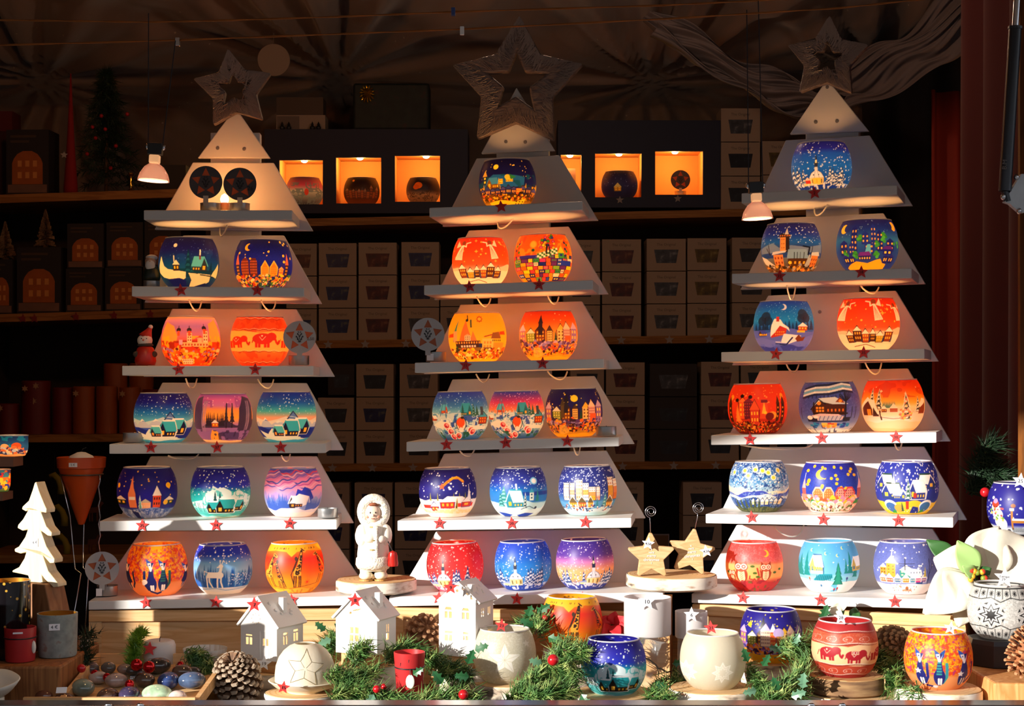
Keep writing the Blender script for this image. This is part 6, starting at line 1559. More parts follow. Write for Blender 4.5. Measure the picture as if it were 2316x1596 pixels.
# ------------------------------------------------------------------ tealights and punched star discs
def tealight_parts(t, r=.019, h=.016, z=0.0):
    MB().lathe([(0, z), (r*.96, z), (r, z+.001), (r, z+h), (r*1.04, z+h+.0006), (r*.96, z+h), (r*.96, z+.002), (0, z+.002)], 28).build('cup', alu, t, smooth=True)
    w_ = MB().lathe([(0, z+h*.7), (r*.95, z+h*.7), (r*.95, z+h*.72), (0, z+h*.72)], 24).build('wax', wax, t)
    MB().tube([(0, 0, z+h*.7), (.0004, 0, z+h*1.1)], .0006, 5).build('wick', ink, t)
def tealight(p, label, r=.019, h=.017):
    t = thing('tealight', label, 'tealight', p, 0, 'loose tealights on the shelf trees'); tealight_parts(t, r, h); return t
def shelf_pt(k, tier, px, v): 
    p = on_shelf(k, tier, px, v); p.z += .0008; return p
tealight(shelf_pt('L', 4, 301, .06), 'tealight in metal cup at the left end of the fourth shelf, left tree')
tealight(shelf_pt('L', 5, 741, .035), 'tealight in metal cup at the right end of the fifth shelf, left tree')
tealight(shelf_pt('C', 4, 1371, .04), 'tealight in metal cup on the fourth shelf of the middle tree')
disc_m = plain('brushed_tin', '#b4b2b2', rough=.55)
orange = plain('orange_foil', '#e0602a', rough=.5)
rust = plain('rust_foil', '#b05830', rough=.6)
def star_disc(p, r, label, insert, rz=0.0, lift=.03, dx=0.0, body=None):
    t = thing('star_disc_tealight', label, 'tealight holder', p, rz, 'tealights with punched star discs')
    tealight_parts(t, .0195, .018)
    cz = lift+r; n = 40
    holes = []
    for i in range(5):
        a = 2*PI*i/5
        tip = (dx+r*.9*math.sin(a), cz+r*.9*math.cos(a)); bw = .245*r; bc = (dx+r*.41*math.sin(a), cz+r*.41*math.cos(a))
        holes.append([tip, (bc[0]+bw*math.cos(a), bc[1]-bw*math.sin(a)), (bc[0]-bw*math.cos(a), bc[1]+bw*math.sin(a))])
    o = MB().plate([(dx+r*math.cos(2*PI*k/n), cz+r*math.sin(2*PI*k/n)) for k in range(n)], holes, .0012, Matrix.Translation((0, -.021, 0))).build('star_disc', body or disc_m, t)
    MB().plate([(dx+r*.95*math.cos(2*PI*k/n), cz+r*.95*math.sin(2*PI*k/n)) for k in range(n)], [], .0008, Matrix.Translation((0, -.0195, 0))).build('foil_insert', insert, t)
    sw = MB()
    for s in (-1, 1):
        for j, (x0, z0) in enumerate(((.12, .14), (.2, -.02), (.12, -.18))):
            sw.tube([(dx+s*(x0+.12*k/8*math.cos(k*.5))*r, -.0216, cz+(z0+.1*math.sin(k*.6))*r) for k in range(9)], r*.022, 4)
        sw.tube([(dx+s*.03*r, -.0216, cz+.3*r), (dx+s*.1*r, -.0216, cz+.34*r)], r*.03, 4)
    sw.tube([(dx, -.0216, cz+.05*r), (dx-.02*r, -.0216, cz-.1*r), (dx+.04*r, -.0216, cz-.12*r)], r*.02, 4)
    sw.tube([(dx-.1*r, -.0216, cz-.26*r), (dx, -.0216, cz-.3*r), (dx+.1*r, -.0216, cz-.26*r)], r*.025, 4)
    sw.build('punched_face', ink, o)
    MB().box(dx-.005, dx+.005, -.0212, -.0205, .012, lift+.006).build('clip', disc_m, t)
    return t
dark_tin = plain('dark_tin', '#4c484c', rough=.5, metal=.3)
star_disc(shelf_pt('L', 1, 476, .07), .0315, 'dark star disc with orange cut-outs, first of two on the left tree top shelf', orange, TL.rz, .025, -.006, dark_tin)
d2 = star_disc(shelf_pt('L', 1, 542, .072), .0315, 'dark star disc with orange cut-outs, second of two on the left tree top shelf', orange, TL.rz, .022, .003, dark_tin)
text('26', .012, ink, d2, .023, -.0226, .045, 'number')
d3 = star_disc(shelf_pt('L', 3, 676, .06), .0312, 'grey star disc with orange cut-outs at the right end of the third shelf, left tree', orange, TL.rz, .022, .003)
text('2,50', .008, ink_grey, d3, .024, -.0226, .05, 'number')
d4 = star_disc(shelf_pt('C', 3, 986, .045), .0318, 'grey star disc at the left end of the third shelf, middle tree', rust, TC.rz+.1, .02, -.014)
MB().box(-.016, -.003, -.0205, -.0195, .002, .015).build('price_sticker', white_card, d4)
d5 = star_disc(shelf_pt('L', 6, 243, .07), .0318, 'grey star disc on the shaded left end of the lowest shelf, left tree', rust, TL.rz+.1, .022, -.008)
MB().box(-.019, -.008, -.0215, -.0195, .001, .015).build('price_sticker', white_card, d5)
# bare bulb lighting the top panel of the left tree
p = shelf_pt('L', 1, 508, .09)
t = thing('candle_bulb', 'small bare candle bulb glowing between the two dark star discs', 'light bulb', p)
MB().lathe([(0, 0), (.011, 0), (.0095, .006), (.009, .022), (0, .022)], 16).build('socket', plain('cream_socket', '#d8c8a8'), t, smooth=True)
MB().lathe([(0, .0225), (.007, .0225), (.0085, .029), (.006, .036), (0, .04)], 16).build('bulb', glow('bulb_glow', '#ffd9a0', 9), t, smooth='all')
point('bulb_light', (0, -.003, .05), .32, '#ffb060', .01, t)

# ------------------------------------------------------------------ small figures on the left tree
p = shelf_pt('L', 3, 329, .07)
t = thing('snowman_figurine', 'snowman figurine with red hat and red coat at the left end of the third shelf', 'figurine', p, TL.rz+.1)
redc = plain('red_glaze', '#b8281c', rough=.35); wht = plain('white_glaze', '#ece4dc', rough=.4); drk = plain('grey_knit', '#4a4038', rough=.9)
MB().lathe([(0, 0), (.018, 0), (.0205, .008), (.019, .022), (.0155, .033), (.009, .038), (0, .039)], 22).build('coat', redc, t, smooth='all')
MB().ell((-.001, -.002, .0475), (.0145, .013, .0125), 18, 12).build('head', wht, t, smooth='all')
MB().lathe([(.0115, .036), (.0155, .038), (.013, .042), (.01, .041)], 18, close=True).build('scarf', drk, t, smooth='all')
MB().tube([(-.0005+.0016*k, .001, .053+.0025*k+.0006*k) for k in range(7)], [.0138, .0125, .0105, .0085, .0065, .005, .004], 12).build('hat', redc, t, smooth='all')
MB().ell((.0096, .001, .0735), .0045, 10, 8).build('pompom', wht, t, smooth='all')
MB().lathe([(0, 0), (.002, .001), (0, .008)], 8, M=Matrix.Translation((-.003, -.0135, .048)) @ Matrix.Rotation(PI/2, 4, 'X')).build('nose', plain('carrot', '#e0703a'), t)
for dx in (-.0065, .003): MB().ell((dx, -.0138, .051), .0012, 6, 4).build('eye', black, t)
for dx in (-.017, .017): MB().ell((dx, -.008, .021), (.006, .006, .006), 12, 8).build('mitten', drk, t, smooth='all')
p = shelf_pt('L', 2, 343, .07)
t = thing('gnome_figurine', 'bearded figurine in a dark coat sitting on a tealight, left end of second shelf', 'figurine', p, TL.rz+.2)
tealight_parts(t, .0155, .012)
MB().lathe([(0, .0135), (.0155, .0135), (.017, .02), (.0145, .034), (.008, .042), (0, .043)], 20).build('coat', plain('dark_green_glaze', '#1f2a20', rough=.4), t, smooth='all')
MB().ell((-.002, -.001, .05), (.0105, .0105, .0115), 16, 10).build('head', plain('face_glaze', '#d8a888', rough=.5), t, smooth='all')
MB().ell((-.003, -.009, .042), (.0095, .006, .0105), 14, 10).build('beard', wht, t, smooth='all')
MB().ell((0, .001, .0575), (.0115, .0115, .006), 14, 8).build('hair', wht, t, smooth='all')
MB().ell((-.0035, -.0118, .049), .002, 8, 6).build('nose', MATS['face_glaze'], t, smooth='all')

# ------------------------------------------------------------------ frosted glasses, red cup, candle, ribbed glass
frost = translucent('frosted_glass', '#e6e2e2', fac=.45, rough=.5)
thin = clear('thin_glass', '#e8f0f0', .16)
def glass_holder(px, ytop, ymid, D, r, label, hl):
    z0 = COUNTER+.0005; zt = W(px, ytop, D).z; zm = W(px, ymid, D).z
    p = W(px, ytop, D); t = thing('glass_holder', label, 'candle holder', (p.x, D, z0), 0, 'frosted glass holders'); zt -= z0; zm -= z0
    MB().lathe([(0, zm), (r*.97, zm), (r, zm+.002), (r, zt), (r*.96, zt), (r*.96, zm+.006), (0, zm+.006)], 40).build('frosted_cup', frost, t, smooth=True)
    MB().lathe([(0, 0), (r*.9, 0), (r*.9, .004), (r*.86, .008), (r*.86, zm-.004), (r*.93, zm-.0004), (0, zm-.0004)], 36).build('clear_stand', thin, t, smooth=True)
    return t
glass_holder(1464.5, 1349, 1434, 2.87, .0426, 'larger frosted glass holder on clear stand, marked 10', 1)
glass_holder(1563.5, 1381, 1440, 2.9, .0294, 'smaller frosted glass holder on clear stand, marked 6', 1)
fstar(1463, 1360, 2.822, .0165, '10', 'white price star reading 10 on the larger frosted glass')
fstar(1564, 1390, 2.866, .0145, '6', 'white price star reading 6 on the smaller frosted glass')
p = W(926, 1562, 2.71)
t = thing('red_votive', 'red glass votive cup with black cord and shell tag, in the garland', 'candle holder', (p.x, p.y, COUNTER+.0005)); z = p.z-COUNTER
redg = translucent('red_frosted_glass', '#d23a3c', fac=.35, rough=.35)
MB().lathe([(0, 0), (.03, 0), (.03, z-.0008), (0, z-.0008)], 24).build('wood_foot', rings_l, t)
MB().lathe([(0, z), (.021, z), (.0225, z+.003), (.0268, z+.066), (.0255, z+.0665), (.0212, z+.006), (0, z+.005)], 36).build('glass', redg, t, smooth=True)
MB().tube([(.0252*math.cos(2*PI*k/32), .0252*math.sin(2*PI*k/32), z+.042+.0015*math.sin(2*PI*k/32)) for k in range(32)], .0012, 6, True).build('cord', black, t, smooth='all')
MB().ell((.003, -.0265, z+.02), (.0075, .0012, .012), 14, 10).build('shell_tag', plain('shell', '#e8e2d8', rough=.25), t, smooth='all')
MB().tube([(.003, -.0262, z+.041), (.003, -.0268, z+.031)], .0008, 5).build('tag_loop', steel, t)
for i, (x, h_) in enumerate(((-.014, .006), (-.009, .012), (-.005, .008), (.0, .012), (.004, .009))): MB().tube([(x, -.0243+abs(x)*.25, z+.045), (x+.0005, -.0262+abs(x)*.25, z+.045+h_)], .0006, 4).build('scratched_mark', ink, t)
p = W(361, 1524, 2.86)
t = thing('pillar_candle', 'short white pillar candle in front of the left crate', 'candle', (p.x, p.y, COUNTER+.0005)); z = p.z-COUNTER
MB().lathe([(0, 0), (.034, 0), (.034, z-.0006), (0, z-.0006)], 20).build('dish', rings_d, t)
wax_t = translucent('candle_wax', '#e6e2e2', fac=.25, rough=.45)
MB().lathe([(0, z), (.0285, z), (.0285, z+.052), (.026, z+.0585), (.021, z+.061), (.018, z+.059), (0, z+.056)], 36).build('wax_body', wax_t, t, smooth='all')
MB().tube([(0, 0, z+.056), (.0005, 0, z+.064), (.002, 0, z+.067)], .0007, 5).build('wick', ink, t)
fstar(338, 1467, 2.825, .0135, '', 'red price star on the white pillar candle', red_card, .1, group='red price stars')
p = W(464, 1528, 2.87)
t = thing('ribbed_glass', 'flared ribbed glass tealight bowl with greenery hung over it', 'candle holder', (p.x, p.y, COUNTER+.0005)); z = p.z-COUNTER
mb = MB(); mb.lathe([(0, z), (.027, z), (.029, z+.003), (.039, z+.05), (.0375, z+.05), (.0275, z+.006), (0, z+.004)], 72)
mb.v = [(x*(1+.02*math.cos(24*math.atan2(y, x))), y*(1+.02*math.cos(24*math.atan2(y, x))), zz) for x, y, zz in mb.v]
mb.build('ribbed_bowl', clear('ribbed_clear', '#dfe4e2', .42, .15), t, smooth=True)
MB().lathe([(0, 0), (.03, 0), (.03, z-.0006), (0, z-.0006)], 20).build('foot', rings_d, t)
fstar(464, 1488, 2.815, .0095, '4', 'small white price star reading 4 on the ribbed glass bowl')
# ================================================================== left end of the counter
X0 = W(-60, 1500, 2.65).x
bz = W(139, 1503, 2.65).z
t = thing('wood_block', 'long shaded wood block at the left end of the counter', 'wood block', (W(60, 1500, 2.65).x, 2.64, COUNTER+.0005))
xl, xr = X0-t.location.x, W(141, 1500, 2.65).x-t.location.x
MB().prism([(xl, 0, 0), (xr-.004, 0, 0), (xr, 0, bz-COUNTER-.001), (xl, 0, bz-COUNTER-.001)], (.0, .25, 0)).build('block', wood('old_block', '#a06a3c', '#7a4a26', (12, 12, 1), 4), t, bevel=.004)
topz = bz
p = W(130, 1474, 2.74); p.z = topz+.0006
t = thing('concrete_cup', 'grey concrete cup with golden inside and a white price label', 'candle holder', p, face_cam(p))
speck = blotch('concrete', [(.3, '#7e8480'), (.6, '#9aa09a'), (.72, '#8a6a5c')], 60, rough=.85)
MB().lathe([(0, 0), (.031, 0), (.0325, .003), (.034, .073), (.0318, .073)], 36).build('cup', speck, t, smooth=True)
MB().lathe([(.0316, .0728), (.0305, .005), (0, .005)], 36).build('gold_lining', plain('gold_leaf', '#c8882a', rough=.3, metal=.7), t, smooth=True)
lb = MB().box(-.014, .004, -.0346, -.034, .048, .059).build('price_label', white_card, t); text('4 €', .008, ink, lb, -.005, -.0349, .0535, 'number')
for nm, px, ty, D_, r, lab in (('red_votive', 46, 1418, 2.69, .0262, 'red frosted votive glass with black cord, front one on the left block'), ('red_votive', 2, 1390, 2.78, .022, 'red votive glass behind the front one at the left edge')):
    p = W(px, ty, D_); h_ = p.z-topz; p.z = topz+.0006
    t = thing(nm, lab, 'candle holder', p, face_cam(p), 'red votive glasses on the left block')
    MB().lathe([(0, 0), (r*.9, 0), (r*.93, .003), (r, h_*.96), (r*.99, h_), (r*.94, h_), (r*.9, .006), (0, .006)], 32).build('glass', redg, t, smooth=True)
    MB().tube([(r*1.005*math.cos(2*PI*k/28), r*1.005*math.sin(2*PI*k/28), h_*.7) for k in range(28)], .0011, 5, True).build('cord', black, t, smooth='all')
    MB().ell((r*.82, -r*.58, h_*.42), (.004, .004, .011), 10, 8).build('shell_tag', MATS['shell'], t, smooth='all')
    if px > 10: MB().box(-.012, .004, -r*1.02, -r*.99, h_*.86, h_*.91).build('price_label', white_card, t)
p = W(20, 1312, 2.725); h_ = p.z-topz; p.z = topz+.0006
vase_m, nt, bs = nodes('black_gold_glass'); setp(bs, rough=.15, spec=.6)
tc = nt.nodes.new('ShaderNodeTexCoord'); vo = nt.nodes.new('ShaderNodeTexVoronoi'); vo.inputs['Scale'].default_value = 90
nt.links.new(tc.outputs['Object'], vo.inputs['Vector']); r_ = ramp(nt, [(.0, '#d8b04a'), (.22, '#c89a3a'), (.26, '#121014')]); nt.links.new(vo.outputs['Distance'], r_.inputs['Fac']); nt.links.new(r_.outputs['Color'], bs.inputs['Base Color'])
t = thing('black_gold_vase', 'black glass cylinder with golden star pattern and gold lining', 'candle holder', p, face_cam(p))
MB().lathe([(0, 0), (.035, 0), (.036, .003), (.036, h_), (.0345, h_)], 40).build('glass', vase_m, t, smooth=True)
MB().lathe([(.0344, h_-.0003), (.034, .006), (0, .006)], 40).build('gold_lining', MATS['gold_leaf'], t, smooth=True)
p = W(4, 1495, 2.6)
t = thing('shell_dish', 'pale shell-like dish at the left edge in front of the red votives', 'dish', (p.x, 2.575, COUNTER+.0005)); z = W(0, 1505, 2.575).z-COUNTER
mb = MB(); n = 40
rows_ = []
for k in range(7):
    q = k/6; rows_ += [(.03*q*(1.0+.1*math.cos(3*a))*math.cos(a)*1.15, .024*q*math.sin(a), z*.55+.03*q*q+.012*q*q*math.sin(a*1.0)) for a in [2*PI*i/n for i in range(n)]]
mb.add(rows_, [(a*n+i, a*n+(i+1) % n, (a+1)*n+(i+1) % n, (a+1)*n+i) for a in range(6) for i in range(n)])
o = mb.build('dish', plain('shell_glaze', '#d8d0c0', rough=.35), t, smooth='all'); s_ = o.modifiers.new('wall', 'SOLIDIFY'); s_.thickness = .0025
MB().lathe([(0, 0), (.02, 0), (.012, z*.3), (.012, z*.56), (0, z*.56)], 20).build('foot', MATS['shell_glaze'], t, smooth=True)

# wooden fir tree cut from a thick board
fir = [(82,1089),(90,1110),(103,1137),(110,1150),(109,1159),(95,1157),(110,1190),(124,1203),(123,1211),(112,1210),(95,1200),(110,1235),(131,1262),(130,1271),(118,1272),(100,1255),(115,1290),(140,1316),(141,1324),(128,1326),(104,1308),(97,1300),(100,1317),(65,1316),(60,1302),(40,1299),(17,1296),(18,1292),(35,1284),(50,1263),(55,1249),(40,1253),(24,1249),(23,1243),(35,1237),(52,1215),(59,1198),(45,1201),(31,1195),(33,1188),(46,1175),(60,1154),(54,1157),(43,1152),(45,1146),(62,1132),(72,1108),(78,1091)]
D_ = 2.80
pts = [W(x, y, D_) for x, y in fir][::-1]
basez = W(80, 1317, D_).z; C = W(80, 1317, D_)
t = thing('wooden_fir', 'sunlit fir tree cut from a thick pale board, with a price sticker', 'decoration', (C.x, D_, basez), .0)
mb = MB().plate([(q.x-C.x, q.z-basez) for q in pts], [], .026)
ob = mb.build('fir_board', wood('pale_board', '#ecdcb8', '#e4cfa4', (12, 12, 1.2), 3), t, bevel=.002)
t.rotation_euler = (0, 0, -.34)
lb = MB().box(-.006, .006, -.0008, -.0002, .063, .078).build('price_sticker', white_card, t); text('6 €', .007, ink, lb, 0, -.001, .0705, 'number')
t = thing('wood_block', 'brown wood stand under the sunlit wooden fir', 'wood block', (C.x, D_+.01, topz+.0006), -.42)
MB().prism([(-.03, -.02, 0), (.066, -.02, 0), (.034, -.02, basez-topz-.001), (-.03, -.02, basez-topz-.001)], (0, .05, 0)).build('block', wood('brown_stand', '#9a6a44', '#7e5232', (10, 10, 1), 4), t, bevel=.002)
p = W(190, 1437, 2.84)
t = thing('pillar_candle', 'small white candle beside the concrete cup in the shade', 'candle', (p.x, p.y, COUNTER+.0005)); z = p.z-COUNTER
MB().lathe([(0, 0), (.0095, 0), (.0095, z-.002), (.008, z), (0, z-.001)], 20).build('wax_body', wax_t, t, smooth=True)
MB().tube([(0, 0, z-.001), (0, 0, z+.006)], .0006, 5).build('wick', ink, t)

# orange cone vase in a wire stand
p = W(184, 1188, 3.12)
t = thing('cone_candle_holder', 'orange ceramic cone holding a white candle in a wire stand', 'candle holder', (p.x, p.y, COUNTER+.0005)); z = p.z-COUNTER
org = plain('orange_glaze', '#c8501c', rough=.25, spec=.6)
MB().lathe([(0, z), (.006, z+.002), (.0105, z+.014), (.044, z+.112), (.046, z+.113), (.0475, z+.133), (.045, z+.134), (.042, z+.116), (.008, z+.02), (0, z+.015)], 40).build('cone', org, t, smooth=True)
MB().lathe([(0, z+.118), (.03, z+.122), (.022, z+.136), (.008, z+.143), (0, z+.144)], 30).build('candle', wax, t, smooth='all')
MB().tube([(0, 0, z+.143), (.003, 0, z+.15), (.01, 0, z+.152)], .0008, 5).build('wick', ink, t)
MB().tube([(.0415*math.cos(2*PI*k/32), .0415*math.sin(2*PI*k/32), z+.1) for k in range(32)], .0014, 6, True).build('wire_ring', plain('dark_wire', '#6a625c', rough=.35, metal=.8), t, smooth='all')
for i, a in enumerate((-2.55, -.35, 1.6)):
    x, y = .0415*math.cos(a), .0415*math.sin(a)
    if i == 1: pth = [(x+.002*math.sin(k*2.1)+.0, y, z+.1-k*.012) for k in range(16)]+[(x-.01, y, .02), (x+.006, y-.004, .001)]
    else: pth = [(x, y, z+.1), (x*.55, y*.55, z+.02), (x*.3+.0, y*.3, z-.085), (x*.3+.014, y*.3-.01, z-.092), (x*.6, y*.6, .06), (x*.8, y*.8, .001)]
    MB().tube(pth, .0015, 6).build('wire_leg', steel, t, smooth='all')
lb = MB().box(-.011, .005, -.049, -.0475, z+.1165, z+.1245).build('price_label', white_card, t); text('5 €', .006, ink, lb, -.003, -.0494, z+.1205, 'number')

# painted glass cups on a little rack at the left edge
p = W(-40, 1050, 2.95)
t = thing('cup_rack', 'wooden rack arm carrying painted glass cups at the left edge', 'rack', (p.x, p.y, COUNTER+.0005))
rk = plain('rack_wood', '#6a4634', vary=.2, rough=.6)
MB().box(-.03, .0, .0, .03, 0, .52).build('rack_post', rk, t)
for y0, y1, x1 in ((1032, 1054, 41), (1112, 1130, 18)):
    a, b = W(-40, y1, 2.95), W(x1, y0, 2.95)
    MB().box(.0004, b.x-p.x, -.03, .03, a.z-COUNTER, b.z-COUNTER).build('perch', rk, t)
MB().box(-.06, .05, -.05, .06, -.0, .012).build('rack_foot', rk, t)
@design
def K1():
    c = Cv((1,'#1c3a7c'),(.5,'#2a6ab0'),(0,'#3a3a7c'),seed=61); c.mott(9,6,.6,1,'#1a9ad0',.4,1,.8)
    c.circ(-.5,.45,.16,'#f4c890').circ(.25,.5,.17,'#e0602a').circ(.1,.4,.1,'#f0a05a').rect(-.9,.9,.2,.3,'#5a4a9c').crowd(.12,.4,['#f4e0c0','#e8804a','#3a2a6a','#c8d4f0'],60,.05)
    return c.hill(.1,.02,2,'#f0b878',0)
@design
def K2():
    c = Cv((1,'#2a2a8c'),(.5,'#f0b02a'),(0,'#3a6a4a'),seed=62); c.crowd(.1,.9,['#e87a2a','#2a3ab0','#f4c83a','#c83a2a','#3a8ab0'],140,.08); return c
for key, px, ytop, ybot, r, lab in (('K1', 28, 985, 1031, .0285, 'painted blue glass cup glowing on the upper arm of the rack'), ('K2', -2, 1062, 1111, .0205, 'painted yellow and blue glass cup on the lower arm of the rack')):
    a, b = W(px, ytop, 2.95), W(px, ybot, 2.95); h_ = a.z-b.z; b.z += .0006
    t = thing('painted_cup', lab, 'candle holder', b, face_cam(b), 'painted cups on the rack')
    me, rt = globe_mesh(key, r, h_, 2.2, .99, .78); link(me, 'painted_shell', t)
    MB().tube([(rt*math.cos(2*PI*i/40), rt*math.sin(2*PI*i/40), h_) for i in range(40)], .0013, 6, True).build('glass_rim', rim_m, t, smooth='all')
    point('bulb', (0, 0, h_*.45), .06, '#ffc27c', .008, t)

# ------------------------------------------------------------------ tray of polished stones
a = W(60, 1578, 2.60)
zt = W(0, 1577, 2.60).z
xa, xb = W(52, 1578, 2.6).x, W(441, 1578, 2.6).x
t = thing('stone_tray', 'shallow pine tray full of polished stones at the counter front', 'tray', ((xa+xb)/2, 2.6, COUNTER+.001), 0)
hw_ = (xb-xa)/2; zf = zt-COUNTER-.001
bk = .035
XL = -.74-t.location.x
MB().prism([(XL, .008, zf-.03), (hw_, .008, zf-.03), (hw_, .008, zf-.024), (XL, .008, zf-.024)], (0, .24, bk)).build('tray_floor', pine, t)
MB().prism([(-hw_, 0, 0), (hw_, 0, 0), (hw_, 0, zf), (-hw_, 0, zf)], (0, .0075, 0)).build('front_rim', pine, t)
for s, xx, dd in ((-1, XL, 0), (1, hw_, .012)): MB().prism([(xx-.004, .008, zf-.023), (xx+.004, .008, zf-.023), (xx+.004, .008, zf-.004), (xx-.004, .008, zf-.004)], (dd, .24, bk)).build('side_rim', pine, t)
MB().prism([(XL, .249, 0), (hw_+.014, .249, 0), (hw_+.014, .249, zf+bk-.006), (XL, .249, zf+bk-.006)], (0, .007, 0)).build('rear_rim', pine, t)
stones = [(177,1524,40,'#8a7c7c','pink-grey'),(131,1548,55,'#5a3020','red-brown'),(160,1538,45,'#3a2a22','dark brown'),(188,1559,58,'#5a665c','grey-green'),(222,1544,42,'#7c7470','light grey'),(263,1548,46,'#7a6a66','rosy grey'),(244,1567,50,'#4a342a','brown'),(293,1567,56,'#282238','violet black'),(327,1548,48,'#3c302a','umber'),(355,1567,62,'#8aa286','pale green'),(359,1531,52,'#2e2826','black'),(381,1550,55,'#2a3a66','deep blue'),(402,1569,48,'#a89a94','whitish'),(413,1537,45,'#4a382e','tan brown'),(434,1550,56,'#36445c','slate blue'),(305,1535,40,'#33302c','charcoal'),(207,1532,40,'#40383a','smoky'),(100,1566,46,'#4c2c20','rust-coloured'),(145,1570,40,'#3c2a24','cocoa'),(100,1548,42,'#54382a','amber brown'),(325,1536,36,'#5c5450','mid-grey'),(245,1531,38,'#4a4644','iron-grey'),(283,1532,34,'#6a5a54','mauve grey'),(435,1536,36,'#2e2a2a','coal'),(318,1568,34,'#4a4050','plum'),(152,1527,36,'#4e3c34','walnut')]
for i, (px, py, w_, h_, nm) in enumerate(stones):
    q = (1569-py)/45; D_ = 2.635+.19*max(0, q)
    p = W(px, py, D_); r = w_*1.12/2/F*D_
    floor_z = COUNTER+.001+zf-.024+bk*((D_-2.608)/.24)
    st = blotch('stone_%d' % i, [(.35, h_), (.55, '#%02x%02x%02x' % tuple(min(255, int(int(h_[k:k+2], 16)*1.35+10)) for k in (1, 3, 5))), (.7, h_)], 30, rough=.12, spec=.7)
    t = thing('polished_stone', 'polished %s stone in the pine tray' % nm, 'stone', (p.x, D_, floor_z+.0006), i*.7, 'polished stones in the tray')
    MB().ell((0, 0, r*.62), (r, r*.78, r*.62), 24, 14).build('polished_stone', st, t, smooth='all')
for i, (px, py, D_, lab) in enumerate(((178,1519,2.80,'rear'),(139,1560,2.62,'front'),(306,1532,2.77,'middle'),(451,1533,2.80,'right'))):
    p = W(px, py, D_); t = thing('price_slip', 'small white price slip among the stones, %s one' % lab, 'price tag', p, .2*i-.3, 'price slips in the stone tray'); t.rotation_euler = (-.5, .1*i-.15, .2*i-.3)
    MB().box(-.009, .009, 0, .0006, -.005, .005).build('slip', white_card, t)

# ------------------------------------------------------------------ greenery
needle_a = blotch('fir_needles', [(.3, '#234a1e'), (.5, '#4a7234'), (.66, '#9aa860')], 60, rough=.55)
needle_d = blotch('dark_needles', [(.3, '#0f2414'), (.6, '#1f3a20')], 40, rough=.6)
needle_y = blotch('fresh_needles', [(.3, '#4a7a1e'), (.6, '#86a832')], 60, rough=.5)
holly_m = plain('holly_leaf', '#2a5c36', rough=.35, vary=.2, spec=.5)
holly_g = plain('holly_grey', '#5c8468', rough=.35, vary=.15)
stem_m = plain('stem', '#5a4028', rough=.8)
berry_m = plain('red_berry', '#b01820', rough=.2, spec=.6)
shiny_red = plain('red_bauble', '#c01018', rough=.08, metal=.7, spec=.8)
OBS = [(p_.x, p_.y, .059, p_.z, p_.z+.095) for p_ in FP.values()]
for o_ in list(COL.objects):
    if o_.parent is None and o_.name.split('.')[0] in ('wood_slice', 'red_votive', 'glass_holder', 'pillar_candle', 'ribbed_glass', 'dome_lantern', 'ceramic_house') and o_.location.y < 2.98:
        rr_ = {'wood_slice': .07, 'red_votive': .031, 'glass_holder': .044, 'pillar_candle': .036, 'ribbed_glass': .03, 'dome_lantern': .064, 'ceramic_house': .0}[o_.name.split('.')[0]]
        hh_ = .03 if o_.name.startswith('wood_slice') else .12
        if o_.name.startswith('ceramic_house'): OBS.append((o_.location.x+.018, o_.location.y+.036, .052, o_.location.z-.02, o_.location.z+.12)); continue
        OBS.append((o_.location.x, o_.location.y, rr_, o_.location.z, o_.location.z+hh_))
def hit(P):
    for x_, y_, r_, z0_, z1_ in OBS:
        if z0_ <= P.z <= z1_ and (P.x-x_)**2+(P.y-y_)**2 < r_*r_: return True
    return False
def needles(mb, pth, n, L, spread, rnd, up=.35, wd=.0011, zmin=-9, org=None):
    pth = [Vector(q) for q in pth]
    for k in range(n):
        s = rnd.random()*(len(pth)-1); i = int(s); q = pth[i].lerp(pth[i+1], s-i)
        tan = (pth[i+1]-pth[i]).normalized()
        d = Vector((rnd.gauss(0, 1), rnd.gauss(0, 1), rnd.gauss(0, 1)+up)).normalized()
        d = (d - tan*d.dot(tan)*.6 + tan*.75).normalized()
        q = q + Vector((rnd.gauss(0, 1), rnd.gauss(0, 1), rnd.gauss(0, 1)))*spread
        l = L*rnd.uniform(.6, 1.15); e = d.orthogonal().normalized()*wd; f2 = d.cross(e)
        sag = Vector((0, 0, -.12*l))
        if (q+d*l+sag).z < zmin+.002 or q.z < zmin+.004: continue
        if org is not None and any(hit(org+q+d*(l*f_)+sag*f_) for f_ in (0, .35, .7, 1)): continue
        mb.add([q+e, q-e*.5+f2*.87, q-e*.5-f2*.87, q+d*l+sag], [(0, 1, 3), (1, 2, 3), (2, 0, 3)])
    return mb
def holly(mb, c, d, nrm, L):
    """a spiny leaf: outline with points, folded along the mid rib"""
    d = Vector(d).normalized(); nrm = Vector(nrm); s = d.cross(nrm).normalized(); nrm = s.cross(d)
    prof = [(0, .04), (.12, .2), (.22, .36), (.32, .2), (.45, .22), (.54, .4), (.64, .2), (.74, .16), (.82, .26), (.9, .08), (1, 0)]
    c = Vector(c); vs = [c+d*(a*L)+nrm*(.06*L*math.sin(PI*a)) for a, b in prof]
    for sg in (1, -1): vs += [c+d*(a*L)+s*(sg*b*L*.9)+nrm*(.16*L*b+.06*L*math.sin(PI*a)) for a, b in prof]
    n = len(prof); fs = []
    for i in range(n-1): fs += [(i, i+1, n+i+1, n+i), (i+1, i, 2*n+i, 2*n+i+1)]
    return mb.add(vs, fs)
